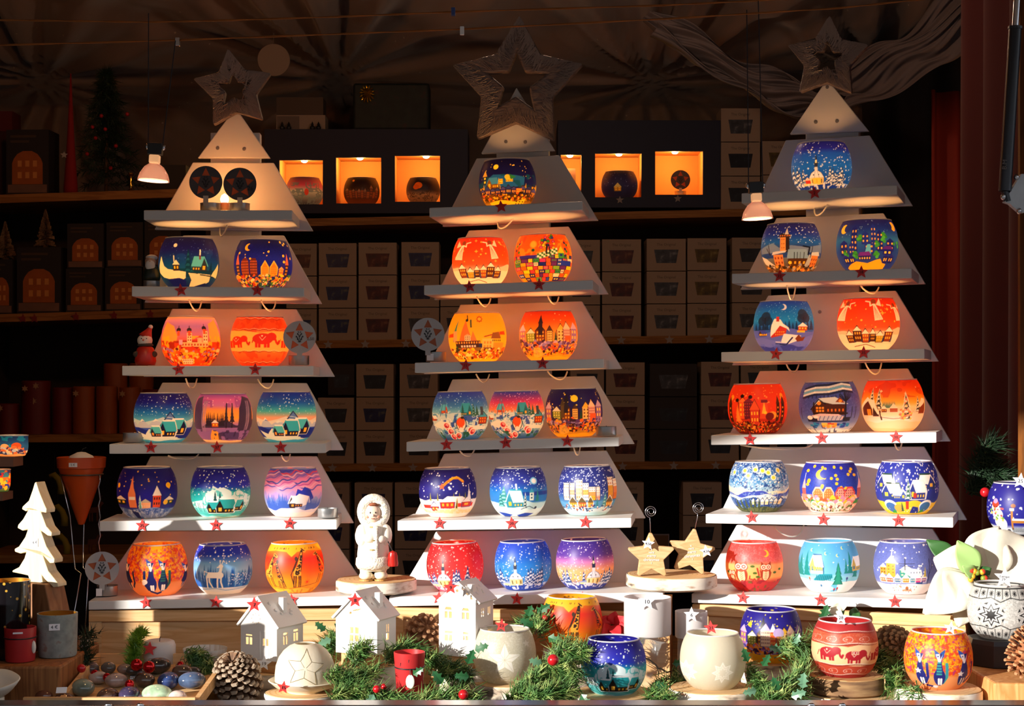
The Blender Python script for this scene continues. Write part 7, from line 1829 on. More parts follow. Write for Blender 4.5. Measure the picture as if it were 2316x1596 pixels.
def garland(label, segs, n, L, seed, leaves=(), berries=(), m=needle_a, group='fir garlands on the counter', spread=.006, name='fir_garland', cat='garland', up=.12, wd=.0012):
    """segs: lists of (px, py, D) followed by a twig; built round the first point"""
    rnd = random.Random(seed); o = W(*segs[0][0])
    t = thing(name, label, cat, o, 0, group)
    nd = MB()
    for sg in segs:
        pth = [W(*q)-o for q in sg]
        full = []
        for a, b in zip(pth, pth[1:]):
            full += [a.lerp(b, k/4) for k in range(4)]
        full.append(pth[-1])
        full = [q+Vector((rnd.gauss(0, .003), rnd.gauss(0, .003), rnd.gauss(0, .003))) for q in full]
        MB().tube(full, .0018, 5).build('twig', stem_m, t)
        needles(nd, full, int(n*len(full)), L, spread, rnd, up, wd, COUNTER-o.z, o)
    nd.build('needles', m, t)
    for px, py, D_, ang, ln, g in leaves:
        d = Vector((math.cos(ang), -.25, math.sin(ang)))
        holly(MB(), W(px, py, D_)-o, d, (rnd.uniform(-.3, .3), -1, rnd.uniform(.0, .5)), ln).build('holly_leaf', holly_g if g else holly_m, t).modifiers.new('wall', 'SOLIDIFY').thickness = .0006
    for px, py, D_, r in berries:
        MB().ell(W(px, py, D_)-o, r, 16, 10).build('berry', berry_m, t, smooth='all')
    return t
garland('fir garland with holly in front of the four-pane ceramic house and red votive', [[(755,1575,2.63),(800,1565,2.64),(860,1575,2.62),(930,1592,2.6),(1010,1570,2.62),(1070,1580,2.6)],[(745,1525,2.68),(790,1540,2.67),(850,1520,2.7)],[(790,1500,2.74),(830,1460,2.76)],[(985,1530,2.75),(1030,1510,2.78),(1055,1530,2.78)],[(738,1470,2.87),(752,1440,2.88),(775,1450,2.87)],[(880,1490,2.79),(915,1460,2.82),(960,1490,2.8),(1000,1500,2.78)]], 70, .029, 1,
    [(735,1425,2.86,2.4,.024,0),(760,1420,2.88,.9,.024,0),(748,1445,2.85,3.6,.026,1),(1000,1545,2.62,2.2,.028,0),(1058,1500,2.66,1.2,.028,0),(1075,1470,2.72,.4,.026,0),(845,1570,2.6,4.2,.022,1),(935,1525,2.64,.6,.022,0),(1060,1530,2.64,3.0,.026,0)],
    [(852,1558,2.6,.0066),(1048,1570,2.59,.0084),(868,1552,2.62,.005)])
garland('fir garland with red berry between the cream star globe and the teal globe', [[(1150,1585,2.66),(1190,1560,2.66),(1230,1520,2.7),(1265,1480,2.74),(1290,1450,2.78)],[(1190,1580,2.62),(1240,1570,2.62),(1290,1560,2.64)],[(1250,1500,2.68),(1300,1520,2.66)],[(1210,1430,2.86),(1235,1400,2.9),(1180,1410,2.9)],[(1280,1470,2.72),(1330,1480,2.72)]], 85, .03, 2,
    [(1190,1400,2.9,1.2,.03,0),(1215,1385,2.9,.6,.03,0),(1205,1415,2.88,2.6,.028,0),(1240,1440,2.82,-.4,.03,0),(1225,1500,2.7,2.8,.024,1),(1315,1570,2.62,-1.0,.026,0)],
    [(1251,1492,2.62,.0095),(1232,1397,2.88,.0055)])
garland('dark fir garland behind the frosted glasses', [[(1440,1480,2.9),(1480,1500,2.88),(1520,1520,2.86),(1530,1560,2.84)],[(1500,1540,2.82),(1480,1575,2.7),(1515,1585,2.66)],[(1410,1500,2.92),(1430,1450,2.92)]], 75, .03, 3, [(1523,1500,2.8,.2,.024,0),(1505,1560,2.7,2.4,.024,0)], [])
garland('fir garland with grey-green holly between the navy town globe and the elephant globe', [[(1690,1510,2.76),(1730,1560,2.68),(1780,1585,2.64),(1810,1560,2.66)],[(1790,1560,2.66),(1825,1510,2.7),(1850,1460,2.78),(1870,1440,2.82)],[(1770,1475,2.78),(1800,1460,2.77),(1850,1450,2.8)],[(1740,1590,2.62),(1790,1540,2.64)]], 85, .029, 4,
    [(1690,1495,2.7,1.9,.026,0),(1725,1505,2.68,1.1,.024,0),(1770,1470,2.78,2.9,.028,1),(1795,1460,2.76,1.2,.026,1),(1815,1555,2.62,1.5,.028,1),(1790,1575,2.6,.4,.026,1),(1710,1560,2.62,3.3,.024,1),(1760,1560,2.62,2.0,.026,0),(1860,1400,2.88,1.3,.03,0),(1845,1440,2.82,.5,.026,0)], [])
garland('fir twig between the elephant globe and the orange cat globe', [[(1975,1470,2.84),(2010,1510,2.76),(2050,1545,2.68),(2075,1560,2.62)],[(2000,1520,2.72),(2040,1555,2.66)]], 80, .04, 5, [], [])
garland('dark fir twig with red berry beside the left crate in the shade', [[(185,1525,2.78),(190,1480,2.8),(195,1440,2.82)]], 90, .026, 6, [], [(184,1511,2.72,.0075)], m=needle_d)
garland('short fir tuft hung over the ribbed glass bowl', [[(430,1475,2.82),(455,1495,2.81),(465,1525,2.8)],[(440,1480,2.82),(470,1510,2.81)]], 90, .018, 7, [], [])
garland('upright yellow-green fir sprig beside the white pillar candle', [[(298,1520,2.80),(300,1490,2.81),(308,1455,2.82),(317,1432,2.83)]], 95, .021, 8, [], [], m=needle_y, spread=.002, up=.5, group='fir sprigs', name='fir_sprig', cat='fir sprig', wd=.0014)
for i, (px, py, D_, r, lab) in enumerate(((309,1503,2.76,.0105,'larger shiny red bauble at the foot of the fir sprig'),(337,1508,2.75,.0105,'shiny red bauble in front of the white pillar candle'),(214,1523,2.74,.0068,'small red berry ball at the left of the stones'),(242,1531,2.73,.0072,'small red berry ball above the rosy stone'),(293,1547,2.66,.0078,'oval red berry ball in the middle of the tray'),(408,1503,2.78,.0062,'upper red berry of the pair left of the ribbed glass'),(398,1514,2.77,.0058,'lower red berry of the pair left of the ribbed glass'))):
    p = W(px, py, D_); t = thing('red_bauble', lab, 'bauble', p, 0, 'red baubles on the stone tray')
    MB().ell((0, 0, 0), (r, r, r*1.03), 20, 14).build('ball', shiny_red, t, smooth='all')
    MB().tube([(0, 0, r), (0, .002, r+.003), (.004, .01, r+.002), (.006, .02, -r)], .0006, 5).build('wire', stem_m, t)
# pinecones
def pinecone(p, r, h, label, cols, tip, rx=0.0, ry=0.0, rz=0.0, n=150, seed=1):
    t = thing('pinecone', label, 'pinecone', p, rz, 'pinecones'); t.rotation_euler = (rx, ry, rz)
    m = blotch('cone_%s_%d' % (cols[0][1:], seed), [(.3, cols[0]), (.6, cols[1])], 70, rough=.8); m2 = plain('cone_tip_%s_%d' % (tip[1:], seed), tip, vary=.2, vscale=80, rough=.85)
    MB().lathe([(0, -h*.48), (r*.3, -h*.4), (r*.5, -h*.1), (r*.35, h*.25), (0, h*.48)], 12).build('core', m, t)
    sc_, tp = MB(), MB()
    for k in range(n):
        q = k/(n-1); a = k*2.39996; z = -h*.46+h*.94*q
        R = r*(math.sin(PI*(.12+.8*q)))**.7
        tilt = -.35+1.25*q
        out = Vector((math.cos(a)*math.cos(tilt), math.sin(a)*math.cos(tilt), math.sin(tilt)*.9+.15)).normalized()
        side = Vector((-math.sin(a), math.cos(a), 0)); nn = out.cross(side)
        b0 = Vector((math.cos(a)*R*.3, math.sin(a)*R*.3, z)); L = R*.78*(.9+.2*((k*7) % 5)/5); w_ = r*.27*(.6+.5*math.sin(PI*q)); th = r*.03
        vs = []
        for (l, ww, tt, cup) in ((0, .3, .5, 0), (.55, .8, 1, .04), (.9, 1, 1.5, .1), (1.0, .62, 1.6, .14)):
            c_ = b0+out*(L*l)-nn*(r*cup)
            vs += [c_-side*(w_*ww*.5)-nn*(th*tt), c_+side*(w_*ww*.5)-nn*(th*tt), c_+side*(w_*ww*.5)+nn*(th*tt), c_-side*(w_*ww*.5)+nn*(th*tt)]
        fs = [(0, 3, 2, 1)]+[(i*4+j, i*4+(j+1) % 4, i*4+4+(j+1) % 4, i*4+4+j) for i in range(2) for j in range(4)]+[(8, 9, 10, 11)]
        sc_.add(vs[:12], fs)
        tp.add(vs[8:], [(0, 3, 2, 1), (4, 5, 6, 7)]+[(j, (j+1) % 4, 4+(j+1) % 4, 4+j) for j in range(4)])
    sc_.build('scales', m, t); tp.build('scale_tips', m2, t)
    return t
p = W(537, 1536, 2.755); pinecone(p, .041, .085, 'large dark pinecone with pale scale tips beside the stone tray', ('#4a3224', '#7a5a40'), '#9c8a76', rx=.5, ry=-.2, seed=1)
t = slice_('wood_slice', p, p.z-.05, COUNTER+.0005, .04, 'birch slice hidden under the large dark pinecone', seed=51) if p.z-.05 > COUNTER+.01 else None
pinecone(W(957, 1432, 2.92), .034, .075, 'brown pinecone against the crate between two ceramic houses', ('#6a3c22', '#9a6a44'), '#a87c58', rx=.9, ry=.4, n=70, seed=2)
pinecone(W(2318, 1472, 2.62), .029, .08, 'brown pinecone at the right edge on the pine block', ('#7a4426', '#a86c40'), '#b4815a', rx=.3, ry=.2, n=80, seed=3)
pinecone(W(2015, 1462, 2.845), .036, .09, 'long brown cone lying behind the elephant globe', ('#6a4a30', '#8e6c48'), '#a08058', rx=1.3, ry=.6, n=120, seed=4)

# poinsettias
def petal(mb, c, d, up, L, wd, bend=.25, n=15, m_=9, cup=.12, fold=.12):
    d = Vector(d).normalized(); up = Vector(up); s = d.cross(up).normalized(); up = s.cross(d).normalized(); c = Vector(c)
    vs = []
    for i in range(n):
        q = i/(n-1); hw = wd*(math.sin(PI*min(1, (q*.97+.01)**.8)))**.9*(1-.2*q)
        for j in range(m_):
            k = 2*j/(m_-1)-1
            vs.append(c+d*(L*q)+s*(hw*k)+up*(bend*L*math.sin(PI*.8*q)*.5-bend*L*q*q*.5+fold*hw*abs(k)*.5+.06*wd*math.sin(9*q+3*k)))
    return mb.add(vs, [(i*m_+j, i*m_+j+1, (i+1)*m_+j+1, (i+1)*m_+j) for i in range(n-1) for j in range(m_-1)])
silk = translucent('white_silk', '#f2efdf', fac=.3, rough=.7, spec=.2)
silk_g = translucent('green_silk', '#b4d88a', fac=.3, rough=.6)
silk_d = translucent('dark_green_silk', '#3a6a34', fac=.2, rough=.5)
silk_r = translucent('red_silk', '#d83038', fac=.3, rough=.6)
def flower(o, label, petals, nm='poinsettia', berries=True, stem=None, group=None):
    O = W(*o); t = thing(nm, label, 'artificial flower', O, 0, group)
    for px, py, qx, qy, D0, D1, wd, m, bend in petals:
        a, b = W(px, py, D0)-O, W(qx, qy, D1)-O
        ob = petal(MB(), a, b-a, (0, -1, .25), (b-a).length, wd, bend).build('petal' if m in (silk, silk_r) else 'leaf', m, t, smooth='all')
        ob.modifiers.new('wall', 'SOLIDIFY').thickness = .0007
    if berries:
        rnd = random.Random(4)
        for k in range(11):
            q = W(o[0]+rnd.uniform(-22, 24), o[1]+rnd.uniform(-12, 12), o[2]-.03)-O
            MB().ell(q, .0052, 10, 8).build('flower_bead', plain('bead_%d' % (k % 3), ['#c83a22', '#d8a02a', '#7a8a2a'][k % 3], rough=.4), t, smooth='all')
    if stem: MB().tube([(0, .01, 0)]+[Vector(q)-O for q in stem], .0025, 6).build('stem', silk_d, t)
    return t
flower((2208, 1300, 2.86), 'large white artificial poinsettia with pale green leaves behind the grey star globe',
  [(2212,1295,2262,1190,2.87,2.9,.05,silk,.15),(2222,1290,2350,1230,2.87,2.9,.06,silk,.15),(2190,1290,2112,1262,2.86,2.87,.042,silk,.25),(2190,1300,2092,1386,2.85,2.82,.045,silk,.3),(2195,1305,2150,1370,2.84,2.82,.05,silk,.25),(2200,1315,2168,1418,2.86,2.85,.036,silk,.2),(2225,1300,2345,1310,2.88,2.9,.05,silk,.2),
   (2207,1298,2166,1222,2.835,2.84,.026,silk_g,.1),(2198,1298,2136,1230,2.875,2.9,.018,silk_g,.2),(2208,1302,2178,1280,2.835,2.82,.014,silk_g,.2),(2215,1300,2242,1284,2.84,2.84,.012,silk_d,.1),(2192,1302,2180,1322,2.84,2.83,.01,silk_d,.1),(2160,1270,2096,1220,2.89,2.9,.02,silk_d,.2)],
  stem=[W(2220, 1340, 2.9), Vector((W(2215, 1340, 2.87).x, 2.89, COUNTER+.001))])
flower((1385, 1412, 2.95), 'red artificial poinsettia behind the giraffe globe', [(1380,1412,1352,1398,2.95,2.95,.014,silk_r,.2),(1385,1412,1392,1382,2.95,2.95,.014,silk_r,.2),(1388,1414,1422,1398,2.95,2.93,.015,silk_r,.2),(1388,1416,1418,1428,2.95,2.92,.014,silk_r,.2),(1383,1416,1362,1432,2.95,2.92,.014,silk_r,.2),(1385,1414,1402,1440,2.95,2.9,.013,silk_r,.2)], berries=False,
  stem=[Vector((W(1390, 1412, 2.96).x, 2.97, COUNTER+.001))])
flower((1895, 1402, 2.9), 'curled white silk leaf with green leaves above the elephant globe', [(1868,1402,1908,1358,2.9,2.9,.012,silk,.9),(1895,1370,1920,1362,2.9,2.88,.012,silk,.3),(1885,1402,1912,1372,2.9,2.92,.008,silk_d,.2),(1890,1404,1872,1390,2.9,2.88,.007,silk_d,.2),(1930,1402,1936,1372,2.9,2.92,.012,silk_d,.2)], nm='silk_spray', berries=False,
  stem=[Vector((W(1900, 1402, 2.92).x, 2.93, COUNTER+.001))])
# ================================================================== back of the stall
YB = 5.30
dark_shelf = plain('shelf_upright', '#2a1c14', rough=.8, vary=.2)
def quad_board(mb_parent, name, m, x0, x1, yl, yr, th, D0, D1, root):
    a, b, c, d = W(x0, yl+th, D0)-root.location, W(x1, yr+th, D0)-root.location, W(x1, yr, D0)-root.location, W(x0, yl, D0)-root.location
    return MB().prism([a, b, c, d], (0, D1-D0, 0)).build(name, m, root)
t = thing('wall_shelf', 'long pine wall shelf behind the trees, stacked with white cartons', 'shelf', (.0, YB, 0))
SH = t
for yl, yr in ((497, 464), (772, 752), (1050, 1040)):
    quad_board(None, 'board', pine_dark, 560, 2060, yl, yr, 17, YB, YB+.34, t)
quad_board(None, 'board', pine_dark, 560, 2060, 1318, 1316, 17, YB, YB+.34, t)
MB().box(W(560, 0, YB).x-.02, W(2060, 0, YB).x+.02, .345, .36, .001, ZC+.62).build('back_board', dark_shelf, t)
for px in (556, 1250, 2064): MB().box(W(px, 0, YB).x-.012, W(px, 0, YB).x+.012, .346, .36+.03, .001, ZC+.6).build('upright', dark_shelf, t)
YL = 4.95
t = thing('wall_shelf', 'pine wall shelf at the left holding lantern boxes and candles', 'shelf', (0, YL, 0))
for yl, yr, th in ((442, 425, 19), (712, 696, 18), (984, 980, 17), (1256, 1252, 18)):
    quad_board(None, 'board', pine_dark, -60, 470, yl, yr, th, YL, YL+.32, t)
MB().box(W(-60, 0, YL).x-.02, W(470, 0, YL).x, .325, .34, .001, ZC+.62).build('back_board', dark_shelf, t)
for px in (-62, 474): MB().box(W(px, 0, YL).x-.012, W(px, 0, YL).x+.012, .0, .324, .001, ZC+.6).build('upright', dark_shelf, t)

carton = plain('dimmed_carton', '#a89686', rough=.8, vary=.04); carton_d = plain('dark_carton', '#2a2426', rough=.7)  # white card coloured darker to stand in for the dim stall back
WIN = {k: blotch('carton_window_'+k, st, 45, rough=.3) for k, st in {
 'blue': [(.3, '#12123c'), (.55, '#22285c'), (.7, '#6a6a5a')], 'red': [(.3, '#2a0c0c'), (.55, '#5a1e16'), (.7, '#8a5a3a')], 'grey': [(.3, '#2a2c34'), (.55, '#4a4c54'), (.7, '#8a8c92')], 'gold': [(.3, '#3a2a12'), (.55, '#6a5420'), (.7, '#9a8a4a')], 'dark': [(.3, '#14141c'), (.6, '#242630'), (.7, '#3a4448')]}.items()}
_cm = {}
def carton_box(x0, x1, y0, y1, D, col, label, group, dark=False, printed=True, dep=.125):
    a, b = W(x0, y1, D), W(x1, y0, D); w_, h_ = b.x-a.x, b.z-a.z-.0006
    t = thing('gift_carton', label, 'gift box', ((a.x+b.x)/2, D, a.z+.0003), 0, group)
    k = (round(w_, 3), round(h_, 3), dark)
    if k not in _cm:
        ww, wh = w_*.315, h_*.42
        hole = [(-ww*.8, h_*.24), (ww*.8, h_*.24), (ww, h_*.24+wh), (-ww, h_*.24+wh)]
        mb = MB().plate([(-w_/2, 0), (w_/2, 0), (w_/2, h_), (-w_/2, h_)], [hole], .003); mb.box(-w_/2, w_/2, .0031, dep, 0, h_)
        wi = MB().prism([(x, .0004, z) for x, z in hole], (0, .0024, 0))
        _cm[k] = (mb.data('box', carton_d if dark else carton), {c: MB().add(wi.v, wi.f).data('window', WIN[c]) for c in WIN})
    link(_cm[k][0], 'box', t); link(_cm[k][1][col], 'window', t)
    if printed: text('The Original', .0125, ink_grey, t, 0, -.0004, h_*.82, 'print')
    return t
R3 = ['top', 'middle', 'bottom']; R2 = ['upper', 'lower']
def stack(x0, x1, rows, cols, D, place, group, **k):
    for i, (y0, y1) in enumerate(rows):
        nm = '' if len(rows) == 1 else (R3[i] if len(rows) == 3 else R2[i])+' of stack, '
        carton_box(x0, x1, y0, y1, D, cols[i % len(cols)], 'white windowed carton, %s%s' % (nm, place), group, **k)
gA, gB, gC, gT = 'white cartons on the second wall shelf board', 'white cartons on the third wall shelf board', 'white cartons on the lowest wall shelf board', 'white cartons beside the right display case'
YC = YB+.02
def rws(b, hs, g=1.5):
    out = []; y = b
    for h in hs: out.append((y-h, y)); y -= h+g
    return out[::-1]
def brd(yl, yr, x): return (yl+(yr-yl)*(x-560)/1500)+.4 - (yl-CY)*.0038 + 0
def A_(x): return brd(772, 752, x)
def B_(x): return brd(1050, 1040, x)
def C_(x): return brd(1318, 1316, x)
def T_(x): return brd(497, 464, x)
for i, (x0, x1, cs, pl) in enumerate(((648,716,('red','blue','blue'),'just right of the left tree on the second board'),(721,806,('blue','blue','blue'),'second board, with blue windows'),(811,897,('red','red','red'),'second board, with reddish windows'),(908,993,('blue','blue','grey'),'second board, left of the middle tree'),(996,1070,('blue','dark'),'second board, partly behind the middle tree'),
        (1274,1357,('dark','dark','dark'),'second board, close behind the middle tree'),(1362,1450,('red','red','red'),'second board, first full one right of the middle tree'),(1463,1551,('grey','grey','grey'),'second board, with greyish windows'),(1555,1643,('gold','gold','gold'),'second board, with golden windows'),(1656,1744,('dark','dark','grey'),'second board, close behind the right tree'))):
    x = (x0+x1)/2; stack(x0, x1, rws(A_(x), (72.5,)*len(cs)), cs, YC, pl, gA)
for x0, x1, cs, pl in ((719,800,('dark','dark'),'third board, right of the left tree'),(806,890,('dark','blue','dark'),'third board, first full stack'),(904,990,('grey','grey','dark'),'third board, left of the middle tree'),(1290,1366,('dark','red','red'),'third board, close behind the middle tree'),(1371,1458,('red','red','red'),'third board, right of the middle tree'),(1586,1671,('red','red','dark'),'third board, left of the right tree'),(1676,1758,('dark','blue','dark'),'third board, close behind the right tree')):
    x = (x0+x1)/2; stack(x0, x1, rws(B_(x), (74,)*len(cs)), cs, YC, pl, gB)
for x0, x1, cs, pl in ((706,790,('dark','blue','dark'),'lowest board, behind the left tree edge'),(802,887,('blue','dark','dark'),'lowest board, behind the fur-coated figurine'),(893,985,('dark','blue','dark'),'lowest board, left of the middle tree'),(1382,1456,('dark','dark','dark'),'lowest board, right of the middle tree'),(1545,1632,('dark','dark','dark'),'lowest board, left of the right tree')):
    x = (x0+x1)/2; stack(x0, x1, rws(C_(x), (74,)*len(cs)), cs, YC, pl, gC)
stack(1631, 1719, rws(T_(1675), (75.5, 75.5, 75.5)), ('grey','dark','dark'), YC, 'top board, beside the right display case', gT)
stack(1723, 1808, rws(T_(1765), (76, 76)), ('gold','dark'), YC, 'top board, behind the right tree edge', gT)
for x0, x1, rows, pl in ((742,801,((823,893),),'third board, above the white cartons'),(1470,1576,tuple(rws(B_(1522), (72, 72, 74))),'third board, between the middle and right trees')):
    for i, (y0, y1) in enumerate(rows):
        carton_box(x0, x1, y0, y1, YC, 'dark' if x0 < 1000 else ('grey', 'dark', 'dark')[i], 'dark box with faint picture, %s%s' % (pl, '' if len(rows) == 1 else ', '+R3[i]+' of three'), 'dark boxes on the third board', dark=True, printed=False)
t = thing('brochure', 'pale brochure leaning on the lowest shelf behind the star clips', 'brochure', W(1500, C_(1500)+0, YB+.02), .0)
MB().box(-.05, .02, 0, .004, 0, .16).build('sheet', plain('brochure_paper', '#8a8288', rough=.7), t)
MB().box(-.047, .017, -.001, 0, .1, .156).build('cover_panel', plain('brochure_brown', '#6a4a2c', rough=.7), t)
for i, (x, y) in enumerate(((742,781),(826,780),(918,779),(1405,771),(1514,770),(1604,769))):
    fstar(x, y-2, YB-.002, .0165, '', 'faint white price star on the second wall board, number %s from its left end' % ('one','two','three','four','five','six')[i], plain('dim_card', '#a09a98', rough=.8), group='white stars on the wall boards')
for i, (x, y) in enumerate(((752,1058),(842,1058),(934,1057),(1408,1054),(1524,1053),(1619,1052))):
    fstar(x, y, YB-.002, .0165, '', 'faint white price star on the third wall board, number %s from its left end' % ('one','two','three','four','five','six')[i], MATS['dim_card'], group='white stars on the wall boards')

# ------------------------------------------------------------------ lit display cases
navy = plain('navy_case', '#161e3c', rough=.6, vary=.1)
case_in = plain('case_lining', '#d89a52', rough=.8)
spot_glow = glow('spot_glow', '#ffdf9a', 26)
def display_case(x0, x1, y0, y1, cells, label, D, dep=.2):
    a, b = W(x0, y1, D), W(x1, y0, D); C = Vector(((a.x+b.x)/2, D, a.z))
    t = thing('display_case', label, 'display case', C, 0, 'lit navy display cases')
    def L(x, y): p = W(x, y, D)-C; return (p.x, p.z)
    holes = [[L(cx0, cy1), L(cx1, cy1), L(cx1, cy0), L(cx0, cy0)] for cx0, cx1, cy0, cy1, lx in cells]
    MB().plate([L(x0, y1), L(x1, y1), L(x1, y0), L(x0, y0)], holes, .012).build('front_panel', navy, t)
    w_, h_ = (b.x-a.x)/2, b.z-a.z
    mb = MB(); mb.box(-w_, w_, dep-.01, dep, 0, h_).box(-w_, -w_+.01, .0125, dep-.0105, 0, h_).box(w_-.01, w_, .0125, dep-.0105, 0, h_).box(-w_+.0105, w_-.0105, .0125, dep-.0105, h_-.01, h_).box(-w_+.0105, w_-.0105, .0125, dep-.0105, 0, .01); mb.build('carcass', navy, t)
    for (cx0, cx1, cy0, cy1, lx), hl in zip(cells, holes):
        (xa, za), (xb, _), (_, zb_), _ = hl
        xa -= .004; xb += .004; za_ = za; zt_ = zb_+.012
        mb = MB(); mb.box(xa, xb, dep-.016, dep-.0105, za_-.006, zt_).box(xa-.004, xa, .0125, dep-.011, za_-.006, zt_).box(xb, xb+.004, .0125, dep-.011, za_-.006, zt_).box(xa, xb, .0125, dep-.017, za_-.006, za_).box(xa, xb, .0125, dep-.017, zt_, zt_+.004)
        mb.build('niche_lining', case_in, t)
        if lx:
            lxx = L(lx, 0)[0]
            MB().ell((lxx, .05, zt_-.008), (.011, .011, .006), 14, 8).build('spot_lamp', spot_glow, t, smooth='all')
            point('niche_light', (lxx, .055, zt_-.026), .75, '#ffbc6a', .012, t)
    return t, C
cl, Ccl = display_case(598, 1058, 292, 482, [(632,730,362,462,684),(760,862,356,460,811),(893,995,352,456,962)], 'navy display case with three lit niches left of the middle tree', YB+.03)
cr, Ccr = display_case(1262, 1630, 272, 469, [(1268,1315,350,446,1290),(1346,1451,347,446,1402),(1482,1590,342,440,1530)], 'navy display case with lit niches right of the middle tree', YB+.03)
for key, px, by, wpx, lab in (('N1',689,462,84,'dark floral globe in the first lit niche'),('N2',818,460,81,'dark brown globe with orange moon in the second lit niche'),('N3',957,456,76,'globe with orange leaf shape in the third lit niche'),('N4',1401,446,82,'dark blue globe in the lit niche right of the middle tree')):
    D_ = YB+.1; p = W(px, by, YB+.03); p = Vector(((px-CX)/F*D_, D_, p.z+.0008)); globe(key, p, wpx/2/F*D_, lab, 'globes in the lit niches', hf=1.5)
p = Vector(((1539-CX)/F*(YB+.1), YB+.1, W(0, 440, YB+.03).z+.0008))
star_disc(p, .033, 'small star disc with orange cut-outs in the last lit niche', orange, 0, .022, -.002, dark_tin)
p = Vector(((1302-CX)/F*(YB+.1), YB+.1, W(0, 446, YB+.03).z+.0008)); t = thing('picture_card', 'brown card standing in the niche beside the middle tree', 'card', p); MB().box(-.045, .0, 0, .004, 0, .105).build('card', plain('brown_card', '#6a4630', rough=.8), t)
fstar(1402, 452, YB+.028, .0135, '', 'white price star under the dark blue niche globe', MATS['dim_card'], group='white stars on the display case')
fstar(1533, 449, YB+.028, .0135, '', 'white price star under the niche star disc', MATS['dim_card'], group='white stars on the display case')
# things on top of the left display case
zt = W(0, 292, YB+.03).z+.0006
def on_case(px): return Vector(((px-CX)/F*(YB+.08), YB+.08, zt))
t = thing('gift_box', 'dark patterned gift box with a gold bow on the left display case', 'gift box', on_case(886))
MB().box(-.128, .128, -.03, .08, 0, .158).build('box', blotch('night_forest_print', [(.35, '#0c1412'), (.6, '#16241e'), (.72, '#3a1a1a')], 30, rough=.6), t, bevel=.008)
bw = MB(); rnd = random.Random(9)
for k in range(14):
    a = k*.45; bw.tube([(-.08+.0, -.034, .125), (-.08+.016*math.cos(a), -.044, .122+.017*math.sin(a)), (-.08+.026*math.cos(a+.3), -.036, .12+.03*math.sin(a+.3)), (-.08, -.033, .125)], .0022, 4)
bw.build('gold_bow', plain('gold_ribbon', '#d8a82a', rough=.2, metal=.9), t)
t = thing('window_box', 'white box with dark window front on the left display case', 'gift box', on_case(683))
MB().box(-.082, .082, -.03, .06, 0, .05).build('box', carton, t); MB().box(-.082, .075, -.028, .06, .0505, .11).build('upper_box', plain('dim_box', '#5a4a40', rough=.7), t); MB().box(-.08, -.005, -.031, -.0302, .004, .046).build('panel', plain('box_panel', '#7a6c64', rough=.8), t)
for px in (640, 655, 708, 722): MB().lathe([(.008, 0), (.0085, .006), (.004, .012), (.005, .014), (.0, .026)], 7, (W(px, 0, YB+.05).x-t.location.x, -.05, 0)).build('paper_tree', plain('black_card', '#120e0e'), t)
p = W(619, 136, 5.0); t = thing('round_disc', 'pale round disc hanging above the left display case', 'decoration', p, face_cam(p))
MB().lathe([(0, -.004), (.05, -.004), (.0515, 0), (.05, .004), (0, .004)], 40, M=Matrix.Rotation(PI/2, 4, 'X')).build('hanging_disc', plain('pale_disc', '#8a786a', rough=.7), t, smooth=True)
MB().tube([(0, 0, .05), (0, .0, .085)], .0008, 4).build('hanging_thread', ink_grey, t)

# ------------------------------------------------------------------ left wall shelf contents
def onboard(px, yl, yr, dy=.06): 
    y = yl+(yr-yl)*(px+60)/530; p = W(px, y, YL); return Vector(((px-CX)/F*(YL+dy), YL+dy, p.z+.0008))
B1, B2, B3 = (442, 425), (712, 696), (984, 980)
lan = plain('lantern_print', '#a8581c', rough=.7, vary=.3, vscale=30, emit='#a85a1c', es=0.0); lan_w = plain('lantern_windows', '#d8904a', rough=.7); snowp = plain('print_snow', '#7a5c50', rough=.8, vary=.3, vscale=30)
boxd = plain('lantern_box', '#221d1e', rough=.6, vary=.1); faint = plain('faint_print', '#4c3a2e', rough=.8)
def lantern_box(px, w_, h_, board, label, zoff=0.0, s=1.0):
    p = onboard(px, *board, dy=.03); p.z += zoff
    t = thing('lantern_box', label, 'gift box', p, -.05, 'lantern house boxes on the left wall shelf')
    MB().box(-w_/2, w_/2, 0, .1, 0, h_).build('box', boxd, t)
    W_, H_ = w_*.36, h_*.52
    ar = [(-W_, h_*.16), (W_, h_*.16), (W_, h_*.16+H_*.62)]+[(W_*math.cos(a)*.95, h_*.16+H_*.62+H_*.38*math.sin(a)) for a in (.35, .8, 1.25, PI-1.25, PI-.8, PI-.35)]+[(-W_, h_*.16+H_*.62)]
    o = MB().plate(ar, [], .0008, Matrix.Translation((0, -.0009, 0))).build('house_picture', lan, t)
    mb = MB()
    for i in (-1, 0, 1):
        for j in (0, 1): mb.box(i*W_*.5-W_*.13, i*W_*.5+W_*.13, -.0014, -.001, h_*.16+H_*(.18+.34*j), h_*.16+H_*(.36+.34*j))
    mb.build('window_picture', lan_w, o)
    MB().box(-w_*.46, w_*.46, -.0008, -.0001, h_*.03, h_*.155).build('snow_picture', snowp, t)
    for z, k in ((.88, .3), (.8, .22)): MB().box(-w_*.4, -w_*.4+w_*k*2, -.0008, -.0001, h_*z, h_*(z+.035)).build('title_print', faint, t)
    return t
pm = YL/F
lantern_box(62, 98*pm, 148*pm, B1, 'dark box with glowing house picture on the top left board')
lantern_box(0, 58*pm, 125*pm, B2, 'dark lantern box at the far left of the second left board')
lantern_box(88, 102*pm, 150*pm, B2, 'tall dark lantern box on the second left board')
for px, nm in ((190, 'first'), (279, 'second'), (365, 'third')):
    lantern_box(px, 84*pm, 98*pm, B2, 'lower dark lantern box of the %s pair on the second left board' % nm); lantern_box(px+3, 84*pm, 102*pm, B2, 'upper dark lantern box of the %s pair on the second left board' % nm, 98*pm+.0008)
